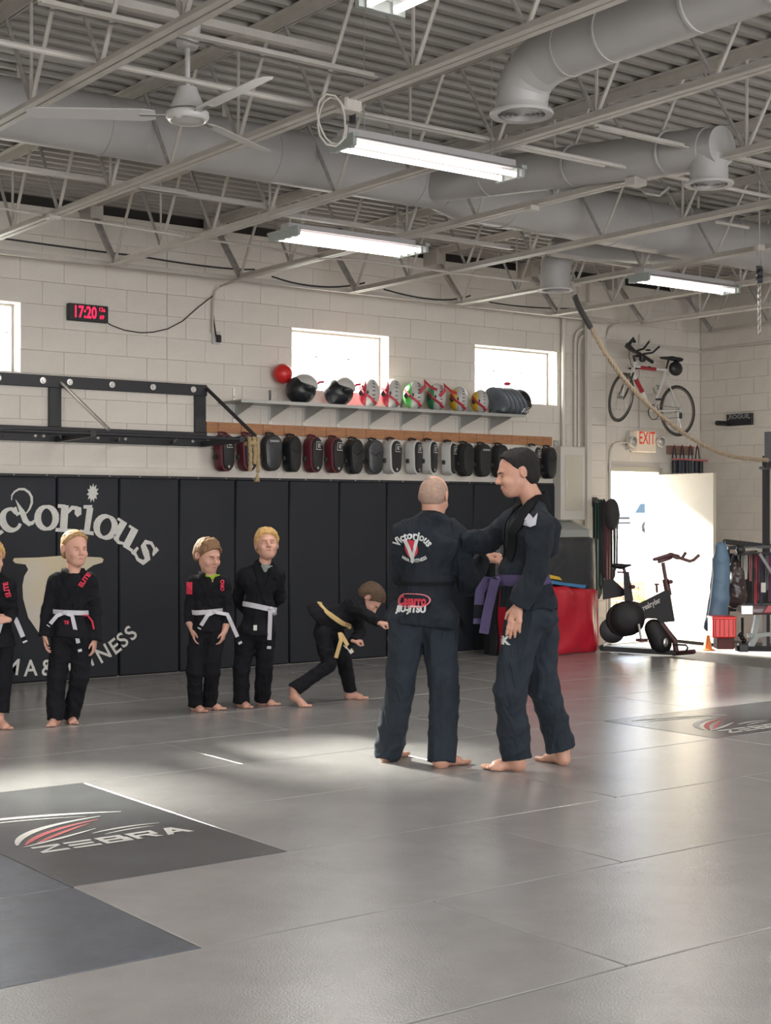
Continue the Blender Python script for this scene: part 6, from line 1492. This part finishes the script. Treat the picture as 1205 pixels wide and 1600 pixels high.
part('crank', MB().tube([cr, cr + Vector((.03, -.03, .14))], .010, 8), M_silver, t); part('pedal', MB().box(cr + Vector((.03, -.07, .145)), (.08, .07, .02), .004), M_black, t)
part('chain', MB().tube([cr + Vector((0, 0, .085)), rw + Vector((0, -.05, .03))], .004, 5).tube([cr + Vector((0, 0, -.085)), rw + Vector((-.02, -.05, -.08)), rw + Vector((0, -.05, -.03))], .004, 5), M_rim, t)
part('derailleur', MB().box(rw + Vector((-.01, -.055, -.06)), (.04, .02, .07), .006), M_black, t)
part('bottle_cage', MB().tube([B(1021, 606), B(1024, 615), B(1030, 614), B(1028, 604), B(1031, 603), B(1026, 602)], .006, 6), mat('olive_cage', (.14, .18, .11), .5), t)
part('seat_post', MB().tube([st, B(1045, 562)], .012, 8), M_tyre, t)
q = Sdf(.02); q.cap(B(1033, 559), B(1050, 560), .016, .030, k=.02, flat=((0, 0, 1), 1.3)); q.cap(B(1050, 560), B(1060, 562), .05, .062, k=.03, flat=((0, 0, 1), 2.2)); part('saddle', q.mesh(.008), M_blackp, t, 180)
q = Sdf(.02); q.ell(B(1056, 576), ((1, 0, 0), (0, 1, 0), (0, 0, 1)), (.10, .06, .085), k=.01); part('saddle_bag', q.mesh(.01), M_blackp, t, 180)
part('stem', MB().tube([hd0, B(990, 557), B(999, 556, -.02)], .016, 8), M_blackp, t)
part('handlebar', MB().tube([B(981, 538, -.10), B(985, 542, -.12), B(992, 549, -.06), B(1000, 553, .08), B(1008, 558, .14), B(1020, 566, .14)], .020, 8), M_blackr, t)
part('drop_bar', MB().tube([B(981, 538, -.10), B(979, 541, -.16), B(984, 545, -.17), B(991, 549, -.15)], .021, 8), M_blackr, t)
part('brake_lever', MB().tube([B(984, 537, -.1), B(990, 529, -.12), B(992, 535, -.12)], .020, 8), M_blackr, t)
for k, (x0_, y0_, x1_, y1_, x2_, y2_) in enumerate(((996, 548, 1006, 545, 1015, 533), (1006, 553, 1020, 551, 1031, 541))):
    ab = part('aero_bar', MB().tube([B(x0_, y0_, -.05), B(x1_, y1_, -.05), B(x2_, y2_, -.05)], .012, 8), M_blackr, t)
    part('bar_tip', MB().ell(B(x2_, y2_ - .5, -.05), .014, 10, 8), M_chrome, ab)
part('arm_rest', MB().ell(B(1013, 547, -.06), (.04, .03, .012)), M_blackp, t); part('computer', MB().box(B(1004, 560, -.04), (.07, .06, .08), .015), M_blackp, t)
part('cable', MB().tube([B(984, 546, -.1), B(983, 556, -.14), B(986, 568, -.12), B(990, 574, -.05)], .004, 5), M_black, t)
part('wall_hook', MB().tube([Vector((B(1015, 575).x, WY - .002, B(1015, 575).z + .02)), B(1015, 575), B(1015, 573, -.04)], .010, 8), M_black, t)

# ---- black wall bracket on the right wall
Xw = RX - .02
a, b = WX(1137, 648, Xw), WX(1176, 663, Xw); Xn = Xw - .02
t = thing('wall_bracket', 'black steel wall bracket with pale lettering and a short peg, on the right wall', 'wall bracket', (RX, (a.y + b.y) / 2, b.z))
part('plate', sp((Xn, a.y, b.z - .005), (RX - .001, b.y, a.z), .003), M_black, t, 0)
v, f = text_mesh('ROGUE', .085, .002); part('lettering', MB().add([(Xn - .001, (a.y + b.y) / 2 - p[0] * 1.05, a.z - .035 + p[1] * .8) for p in v], f), mat_c('bracket_print', (.30, .30, .31)), t, 0, label='pale lettering ROGUE')
c = WX(1130, 661, Xw - .12); part('peg', MB().tube([Vector((Xn, a.y + .01, c.z)), Vector((Xn - .16, a.y + .01, c.z))], .03, 10), M_black, t)
for yy in (a.y - .03, b.y + .03): part('bolt', MB().ell((Xn, yy, (a.z + b.z) / 2 + .01), .010, 8, 6), M_silver, t)

# ---- rope to the rig, chain with spring
rp = [(898, 462), (905, 480), (915, 498), (925, 515), (950, 558), (985, 604), (1017, 636), (1060, 671), (1095, 693), (1130, 709), (1160, 716), (1200, 719)]
top = G(898, 447, 3.56); D0 = float((RM @ (np.array(tuple(top)) - np.array([0, 0, H])))[2]); D1 = 15.4
rpt = [P(x, y, D0 + (D1 - D0) * (x - 898) / 302) for x, y in rp]
t = thing('hanging_rope', 'thick climbing rope swooping from a joist carabiner down to the rig at right', 'rope', rpt[4])
sm = []
for i in range(len(rpt) - 1):
    p0, p1, p2, p3 = rpt[max(i - 1, 0)], rpt[i], rpt[i + 1], rpt[min(i + 2, len(rpt) - 1)]
    for k in range(8):
        u = k / 8; sm.append(.5 * ((2 * p1) + (p2 - p0) * u + (2 * p0 - 5 * p1 + 4 * p2 - p3) * u * u + (3 * p1 - p0 - 3 * p2 + p3) * u ** 3))
sm.append(rpt[-1])
braid(sm[20:], .021, 'rope_strand', t, mat('rope_tan', (.34, .27, .19), .9, noise=.25, nscale=40))
part('rope_sleeve', MB().tube(sm[:24], .027, 10), mat('dark_sleeve', (.05, .048, .045), .8), t)
c = P(898, 454, D0); part('carabiner', MB().tube([c + Vector((.035 * math.cos(2 * PI * i / 16), 0, .085 * math.sin(2 * PI * i / 16) + .02)) for i in range(16)], .008, 6, closed=True), M_steeld, t)
part('joist_clamp', MB().box(top + Vector((0, 0, .02)), (.12, .05, .04), .005), M_steel, t)
top = G(1187, 384, 3.58); Dc = float((RM @ (np.array(tuple(top)) - np.array([0, 0, H])))[2])
t = thing('hanging_chain', 'short chain with black spring hanging from a joist at the right edge', 'chain', P(1187, 522, Dc))
part('bracket', MB().box(P(1187, 387, Dc), (.08, .05, .05), .005), M_steel, t); part('drop_rod', MB().tube([P(1187, 386, Dc), Vector((P(1187, 386, Dc).x, P(1187, 386, Dc).y, 4.21))], .005, 6), M_steel, t)
c = P(1187, 401, Dc); part('carabiner', MB().tube([c + Vector((.028 * math.cos(2 * PI * i / 16), 0, .085 * math.sin(2 * PI * i / 16))) for i in range(16)], .007, 6, closed=True), M_steeld, t)
pa, pb = P(1187, 416, Dc), P(1187, 442, Dc); part('spring', MB().tube([pa.lerp(pb, i / 60) + Vector((.022 * math.cos(i * 1.2), .022 * math.sin(i * 1.2), 0)) for i in range(61)], .007, 6).tube([pa, pb], .018, 8), M_black, t)
for k in range(14):
    c = P(1187, 446 + k * 5.6, Dc); ax_ = Vector((1, 0, 0)) if k % 2 else Vector((0, 1, 0))
    part('chain_link', MB().tube([c + ax_ * .014 * math.cos(2 * PI * i / 10) + UP * .024 * math.sin(2 * PI * i / 10) for i in range(10)], .0045, 5, closed=True), M_silver, t)

# ---- spin bike in front of the door
SD = 15.35
def S(px, py, dd=0): return P(px, py, SD + dd)
base = G(1015, 1020, -.045)
t = thing('exercise_bike', 'black indoor cycling bike with white lettering in front of the open door', 'exercise bike', base)
M_bk = mat('bike_black', (.010, .009, .010), .5, spec=.3); M_bkr = mat('bike_maroon', (.09, .035, .04), .45)
def sprism(pts, d0, d1, nm, m_, **k):
    mb = MB(); a_ = [S(x, y, d0) for x, y in pts]; b_ = [S(x, y, d1) for x, y in pts]; n = len(pts)
    mb.add(a_ + b_, [tuple(range(n)), tuple(range(2 * n - 1, n - 1, -1))] + [(i, i + n, (i + 1) % n + n, (i + 1) % n) for i in range(n)]); return part(nm, mb, m_, t, 0, **k)
sprism([(985, 938), (1000, 942), (1042, 921), (1047, 924), (1055, 971), (1032, 973), (1026, 967), (1012, 966), (1001, 972), (990, 965), (984, 955)], -.045, .045, 'frame', M_bk)
v, f = text_mesh('realryder', .13, .003, None, .95); ux = (S(1037, 935) - S(999, 954)).normalized(); uz = (UP - ux * UP.dot(ux)).normalized(); c = S(1018, 944, -.047)
part('lettering', MB().add([c + ux * p[0] * .44 + uz * p[1] * .62 for p in v], f), mat_c('bike_print', (.50, .48, .46)), t, 0, label='pale grey lettering on the frame')
sprism([(974, 893), (983, 893), (990, 938), (984, 944), (976, 940)], -.03, .03, 'seat_tower', M_bk)
part('seat_post', MB().tube([S(975, 888), S(977, 897)], .018, 10), M_bkr, t); part('seat_slider', MB().bar(S(965, 894), S(982, 895), .035, .02), M_bkr, t, 0)
q = Sdf(.02); q.cap(S(963, 884), S(970, 885), .055, .05, k=.03, flat=(UP, 2.0)); q.cap(S(970, 885), S(985, 883), .045, .018, k=.03, flat=(UP, 1.6)); part('saddle', q.mesh(.009), M_bk, t, 180)
part('knob', MB().ell(S(989, 917, -.05), (.03, .025, .022)), M_bkr, t); part('knob', MB().ell(S(1048, 909, -.05), (.03, .025, .022)), M_bkr, t)
part('head_tube', MB().tube([S(1040, 905), S(1045, 930)], .035, 12), M_bkr, t); part('handle_post', MB().tube([S(1036, 879), S(1041, 908)], .02, 10), M_bkr, t)
q = Sdf(.02); q.cap(S(1023, 874), S(1048, 867), .022, .028, k=.02, flat=(UP, 1.3)); q.cap(S(1048, 867, 0), S(1060, 869, 0), .022, .018, k=.02); q.cap(S(1030, 878), S(1048, 872), .016, .016, k=.02); part('handlebar_pad', q.mesh(.008), M_bkr, t, 180)
part('handlebar', MB().tube([S(1052, 868, -.14), S(1066, 873, -.16), S(1078, 877, -.16), S(1084, 875, -.16), S(1093, 867, -.16)], .017, 10), M_bkr, t)
part('handlebar', MB().tube([S(1048, 868, .10), S(1058, 872, .12), S(1066, 872, .12), S(1072, 863, .12)], .017, 10), M_bkr, t)
part('brake_knob', MB().tube([S(1026, 913), S(1027, 926)], .012, 8).tube([S(1023, 913), S(1030, 913)], .009, 8), M_bkr, t)
fly = part('flywheel', MB().lathe([(0, -.05), (.15, -.05), (.178, -.035), (.178, .035), (.15, .05), (0, .05)], S(974, 968, .02), CF, 32), M_bk, t, 50)
part('flywheel_cover', MB().lathe([(0, -.075), (.09, -.07), (.17, -.052), (.185, -.03)], S(980, 966, .0), CF, 32, caps=False), M_bk, t, 50)
part('flywheel', MB().lathe([(0, -.03), (.12, -.03), (.135, -.02), (.135, .02), (.12, .03), (0, .03)], S(957, 985, .10), CF, 28), M_blackp, t, 50)
q = Sdf(.03); q.cap(S(1022, 982), S(1033, 1005), .10, .115, k=.03, flat=(CF, 1.7)); part('front_housing', q.mesh(.012), M_bk, t, 180); part('chrome_cover', MB().ell(S(1040, 1004, -.09), (.035, .02, .05)), M_silver, t)
part('fork', MB().tube([S(1032, 973), S(1044, 988), S(1054, 1000), S(1057, 1018)], [.035, .03, .03, .028], 12), M_bkr, t)
for dx in (0, .13): part('base_rail', MB().bar(S(938, 1013, dx), S(1056, 1020, dx), .06, .05, ch=.006), M_bk, t, 0)
part('front_foot', MB().tube([S(1052, 1021, .12), S(1085, 1018, -.12)], .026, 10), M_bkr, t); part('rear_foot', MB().tube([S(940, 1012, -.1), S(946, 1008, .35)], .026, 10), M_bk, t)
part('foot_bar', MB().tube([S(1052, 1007, -.14), S(1072, 1008, -.14), S(1075, 1012, -.14), S(1072, 1018, -.14)], .010, 8), M_bk, t)
part('crank', MB().tube([S(998, 975, -.1), S(1002, 998, -.12)], .014, 8), M_silver, t); part('pedal', MB().box(S(1003, 1000, -.15), (.10, .09, .03), .006), M_bkr, t)
part('rear_guard', MB().prism([(0, 0), (.28, .05), (.10, .22), (0, .20)], S(943, 937, .1), CR, UP, CF * .04), M_bk, t, 0)

# ---- right edge: rig upright, dumbbell rack, straps, bench, bag, crate
RD = 15.2
def Q(px, py, dd=0): return P(px, py, RD + dd)
t = thing('rig_upright', 'black steel rig upright at the right edge of the photo', 'rig', Q(1201, 1012, .6))
part('post', sp(Q(1198, 1014, .6) + Vector((0, 0, 0)), Q(1198, 712, .6) + Vector((.06, .06, 0))), M_black, t, 0)
part('top_plate', MB().box(Q(1204, 697, .3), (.09, .09, .30), .004), mat_c('steel_grey_plate', (.10, .10, .11), .5), t, 0)
part('hook', MB().bar(Q(1186, 731, .3), Q(1210, 731, .3), .05, .03), M_black, t, 0); part('hook_pin', MB().box(Q(1199, 726, .3), (.09, .06, .08), .004), M_black, t, 0)
t = thing('dumbbell_rack', 'dark steel storage rack with a row of dumbbells on top at the right edge', 'rack', Q(1170, 1010, .3))
part('top_shelf', MB().bar(Q(1132, 856, .35), Q(1215, 853, .35), .34, .03), M_black, t, 0)
for px in (1136, 1212): part('rack_post', MB().bar(Q(px, 1010, .35), Q(px, 856, .35), .05, .05), M_black, t, 0)
part('mid_rail', MB().bar(Q(1134, 945, .4), Q(1215, 945, .4), .05, .04), M_black, t, 0)
part('back_panel', MB().bar(Q(1136, 910, .5), Q(1215, 910, .5), .02, .62), mat_c('dark_back', (.025, .022, .024), .7), t, 0)
for k in range(9):
    c = Q(1135 + 6.6 * k, 846.5 + .75 * k, .30)
    d = thing('dumbbell', 'small black dumbbell on the rack top, number %s from the left' % ['one', 'two', 'three', 'four', 'five', 'six', 'seven', 'eight', 'nine'][k], 'dumbbell', c - UP * .03, group='row of small black dumbbells')
    for s_ in (-1, 1): part('weight', MB().lathe([(0, -.02), (.028, -.02), (.030, -.012), (.030, .012), (.028, .02), (0, .02)], c + CF * .05 * s_, CF, 6), M_blackr, d, 0)
    part('handle', MB().tube([c - CF * .05, c + CF * .05], .012, 8), M_steeld, d)
t = thing('barbell', 'short chrome bar with a black ball end lying across the rack front', 'barbell', Q(1165, 862, .0))
part('ball_end', MB().ell(Q(1157, 859, -.02), .047, 20, 12), M_blackp, t, 180); part('bar', MB().tube([Q(1162, 859.5, 0), Q(1182, 859, .12)], .026, 12), M_silver, t); part('rest', MB().bar(Q(1150, 866, 0), Q(1205, 864, .1), .05, .02), M_black, t, 0)
sc = [(1161, 868, 930, 'grey', (.22, .22, .20)), (1166, 866, 905, 'white', (.45, .44, .40)), (1173, 864, 908, 'rose', (.26, .10, .11)), (1178, 866, 940, 'black', (.02, .02, .02)), (1181, 868, 944, 'red', (.42, .03, .05)), (1185, 866, 938, 'maroon', (.12, .02, .04)), (1190, 866, 945, 'navy', (.03, .035, .06)), (1195, 868, 930, 'black', (.02, .02, .02)), (1199, 868, 922, 'slate', (.10, .11, .12)), (1203, 868, 940, 'plum', (.10, .03, .08))]
for k, (px, y0_, y1_, nm, c) in enumerate(sc):
    pts = [Q(px - 1.2, y0_, .10), Q(px - 1.6, (y0_ + y1_) / 2, .08), Q(px - .8, y1_, .08), Q(px + .8, y1_, .08), Q(px + 1.5, (y0_ + y1_) / 2, .08), Q(px + 1.2, y0_, .10), Q(px, y0_ - 3, .12)]
    single('hanging_strap', MB().tube(pts, .011, 6, closed=True, flat=.5), mat_c('strap_' + nm, c, .6), '%s strap hanging under the dumbbell rack, %s from the left' % (nm, ['first', 'second', 'third', 'fourth', 'fifth', 'sixth', 'seventh', 'eighth', 'ninth', 'tenth'][k]), 'strap', group='straps hanging from the rack')
pc_ = Q(1193, 918, -.02); single('tag', MB().box(pc_, (.05, .008, .10), .002, Matrix(((CR.x, CF.x, 0), (CR.y, CF.y, 0), (0, 0, 1)))), M_white, 'white plastic tag hanging among the straps', 'tag', smooth=0)
# black gear bag behind the blue roll
q = Sdf(.04); A = (CR, CF, UP); q.ell(Q(1150, 905, .15), A, (.11, .10, .20), k=.04); q.ell(Q(1150, 930, .15), A, (.12, .10, .14), k=.04); q.wr = wrinkle(.006, 12, 1.2)
t = thing('gear_bag', 'dark shiny gear bag hanging between the blue roll and the straps', 'bag', Q(1150, 945, .15)); part('bag_body', q.mesh(.013), mat('bag_vinyl', (.05, .035, .035), .28), t, 180)
part('silver_patch', MB().ell(Q(1141, 902, .05), (.03, .03, .07)), M_silver, t); part('carry_strap', MB().tube([Q(1143, 880, .12), Q(1147, 866, .12), Q(1154, 866, .12), Q(1157, 880, .12)], .012, 8), M_black, t)
# rolled blue mat
q = Sdf(.05); pts_ = [(1127, 856, .062), (1127, 875, .085), (1126, 905, .095), (1124, 935, .105), (1120, 962, .11)]
for (x0_, y0_, r0_), (x1_, y1_, r1_) in zip(pts_[:-1], pts_[1:]): q.cap(Q(x0_, y0_), Q(x1_, y1_), r0_, r1_, k=.02, flat=(CF, 1.3))
q.cap(Q(1115, 940, .1), Q(1109, 978, .1), .05, .06, k=.04); q.wr = wrinkle(.004, 22, .7)
t = thing('draped_roll', 'slate blue padded roll leaning beside the open door', 'padded roll', Q(1118, 985)); part('roll', q.mesh(.013), mat('slate_blue_cloth', (.11, .19, .28), .45, bump=.2, bscale=20), t, 180)
part('white_piping', MB().tube([Q(1113, 870, -.09), Q(1114, 900, -.10), Q(1110, 940, -.11), Q(1106, 965, -.10)], .005, 6), M_white, t)
# red crate, black plinth, cone
t = thing('storage_crate', 'bright red plastic crate standing under the blue roll', 'crate', Q(1128, 1012, -.2))
c = Q(1128, 980, -.34); Mx = Matrix(((CR.x, CF.x, 0), (CR.y, CF.y, 0), (0, 0, 1)))
M_crate = mat('crate_red', (.85, .03, .02), .3, emit=(1, .03, .02), estr=0)
part('crate_body', MB().box(c, (.235, .24, .20), .012, Mx), M_crate, t, 0); part('rim', MB().box(c + UP * .10, (.25, .255, .025), .006, Mx), M_crate, t, 0)
for k in range(5): part('rib', MB().box(c + CR * (-.09 + .045 * k) - CF * .123, (.008, .008, .17), .001, Mx), M_red, t, 0)
part('base_block', MB().box(Q(1131, 1004, -.32), (.17, .2, .12), .008, Mx), mat_c('dark_red_base', (.10, .02, .02), .6), t, 0)
zz = G(1106, 1016, -.045); single('marker_cone', MB().lathe([(.075, 0), (.075, .012), (.05, .015), (.022, .16), (.018, .165), (0, .165)], (zz.x, zz.y, -.044), (0, 0, 1), 24), mat('cone_orange', (.85, .22, .05), .5), 'small orange marker cone in front of the red crate', 'cone')
# bench
t = thing('weight_bench', 'low weight bench with maroon and silver padded seat at the right edge', 'bench', Q(1185, 1014, -.3))
part('seat_pad', MB().box(Q(1190, 953, -.35), (.46, .26, .085), .025, Mx), mat('bench_vinyl', (.16, .11, .12), .3), t, 0)
part('seat_end', MB().box(Q(1167, 953, -.49), (.13, .03, .10), .01, Mx), M_silver, t, 0); part('red_panel', MB().prism([(0, 0), (.20, 0), (.20, .07), (.05, .07)], Q(1193, 957, -.50), CR, UP, -CF * .01), M_red, t, 0)
part('bench_leg', MB().bar(Q(1184, 962, -.35), Q(1178, 992, -.35), .07, .05), M_fixd, t, 0); part('bench_leg', MB().bar(Q(1172, 1012, -.35), Q(1182, 993, -.35), .07, .05), M_fixd, t, 0)
part('bench_rail', MB().bar(Q(1168, 993, -.35), Q(1215, 990, -.35), .05, .04), M_fixd, t, 0); part('bench_base', MB().bar(Q(1150, 1013, -.35), Q(1215, 1014, -.35), .08, .05), M_bk, t, 0)
part('bench_foot', MB().box(Q(1161, 1012, -.38), (.10, .10, .08), .008, Mx), M_black, t, 0)
t = thing('adjuster_post', 'black adjuster post with knobs between the crate and the bench', 'post', Q(1160, 1008, -.1))
part('post', MB().tube([Q(1160, 965, -.1), Q(1160, 1008, -.1)], .015, 8), M_black, t); part('foot_ring', MB().lathe([(.10, 0), (.10, .02), (.03, .03), (0, .03)], Q(1160, 1010, -.1), (0, 0, 1), 20), mat_c('brown_foot', (.25, .12, .09)), t)
for dz in (0, 6, 12): part('knob', MB().ell(Q(1160 + (dz - 6) * .5, 992 + dz * .8, -.14), .028, 12, 8), M_blackp, t)
# tall dark rack side straps: angled bar at right
single('angled_bar', MB().bar(Q(1187, 865, -.05), Q(1212, 905, -.05), .03, .03), mat_c('grey_bar', (.20, .18, .19), .4), 'grey angled steel bar crossing in front of the rack at right', 'bar', smooth=0)

# ================================================================ OUTSIDE THE DOOR
gz = lambda d: -.1 + max(0, d - 16) * .0099
v = []; 
for yy in (12.16, 14, 20, 40, 80, 160): v += [(-40, yy, -.10 + .0095 * max(0, yy - 14)), (160, yy, -.10 + .0095 * max(0, yy - 14))]
single('ground', MB().add(v, [(2 * i, 2 * i + 1, 2 * i + 3, 2 * i + 2) for i in range(5)]), mat('sunlit_paving', (.55, .53, .50), .8, noise=.08, nscale=.6), None, None, kind='structure', smooth=0, loc=(10, 30, -.1))
def O(px, py, D): return P(px, py, D)
# kerb, shrub, brick planter
KD = 30; a = O(975, 853, KD); b = O(1030, 853, KD); single('kerb', MB().bar(a, b, .2, .12), mat('kerb', (.5, .5, .5), .8), 'pale kerb line across the yard outside the door', 'kerb', smooth=0)
SDp = 19.6; c = O(1008, 930, SDp)
t = thing('shrub', 'small bright green shrub seen through the bike frame outside', 'shrub', c - UP * .12)
M_leaf = mat('leaf_green', (.22, .34, .06), .7, noise=.3, nscale=20); mb = MB()
rg = random.Random(5)
for k in range(420):
    d = Vector((rg.gauss(0, 1), rg.gauss(0, 1), rg.gauss(0, 1))).normalized() * rg.uniform(.6, 1); p = c + Vector((d.x * .17, d.y * .17, d.z * .10)); u = Vector((rg.gauss(0, 1), rg.gauss(0, 1), rg.gauss(0, 1))).normalized(); w_ = u.orthogonal().normalized()
    mb.add([p - u * .02, p + w_ * .01, p + u * .02, p - w_ * .01], [(0, 1, 2, 3)])
o = part('foliage', mb, M_leaf, t, 0, kind='stuff'); part('stem', MB().tube([c - UP * .14, c], .015, 6), M_woodgrey, t)
t = thing('brick_planter', 'low brick planter outside the door beside the shrub', 'planter', O(990, 940, 20.2) - UP * .25); c = O(984, 925, 20.6)
M_brick = mat('brick', (.42, .20, .12), .8, noise=.2, nscale=9)
for r_ in range(5):
    for k in range(4): part('brick', MB().box(c + CR * (-.30 + .21 * k + (.10 if r_ % 2 else 0)) + UP * (-.16 + .068 * r_), (.2, .1, .06), .005, Mx), M_brick, t, 0)
# white pickup truck
TD = 80.0
def T_(px, py, dd=0): return P(px, py, TD + dd)
ctr = T_(975, 831)
t = thing('pickup_truck', 'white pickup truck parked far outside, framed by the open door', 'truck', ctr)
M_tw = mat('truck_white', (.30, .30, .31), .3); M_tg = mat('truck_glass', (.03, .06, .09), .1)
def tprism(pts, nm, m_, d0=-.9, d1=.9): 
    a_ = [T_(x, y, d0) for x, y in pts]; b_ = [T_(x, y, d1) for x, y in pts]; n = len(pts)
    return part(nm, MB().add(a_ + b_, [tuple(range(n)), tuple(range(2 * n - 1, n - 1, -1))] + [(i, i + n, (i + 1) % n + n, (i + 1) % n) for i in range(n)]), m_, t, 0)
tprism([(930, 806), (962, 804), (972, 802), (1000, 803), (1040, 803), (1075, 803), (1100, 805), (1102, 826), (1040, 828), (962, 826), (930, 824)], 'body', M_tw)
cab = tprism([(990, 803), (1000, 786), (1030, 785), (1048, 803)], 'cab', M_tw, -.8, .8); tprism([(993, 801), (1001, 787.5), (1014, 787), (1014, 801)], 'window', M_tg, -.82, .82); tprism([(1017, 801), (1017, 787), (1029, 787), (1040, 801)], 'window', M_tg, -.82, .82)
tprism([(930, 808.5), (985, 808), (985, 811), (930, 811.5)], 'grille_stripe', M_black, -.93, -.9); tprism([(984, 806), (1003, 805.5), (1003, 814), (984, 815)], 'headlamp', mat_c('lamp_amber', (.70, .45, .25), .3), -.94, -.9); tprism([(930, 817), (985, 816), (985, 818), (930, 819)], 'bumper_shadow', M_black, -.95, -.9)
for px in (948, 1012, 1085):
    w_ = part('wheel', MB().lathe([(0, -.14), (.30, -.14), (.36, -.10), (.36, .10), (.30, .14), (0, .14)], T_(px, 823, -.78), CF, 28), M_tyre, t, 50); part('hubcap', MB().lathe([(0, -.16), (.17, -.155), (.20, -.14)], T_(px, 823, -.78), CF, 20, caps=False), M_silver, w_, 50)
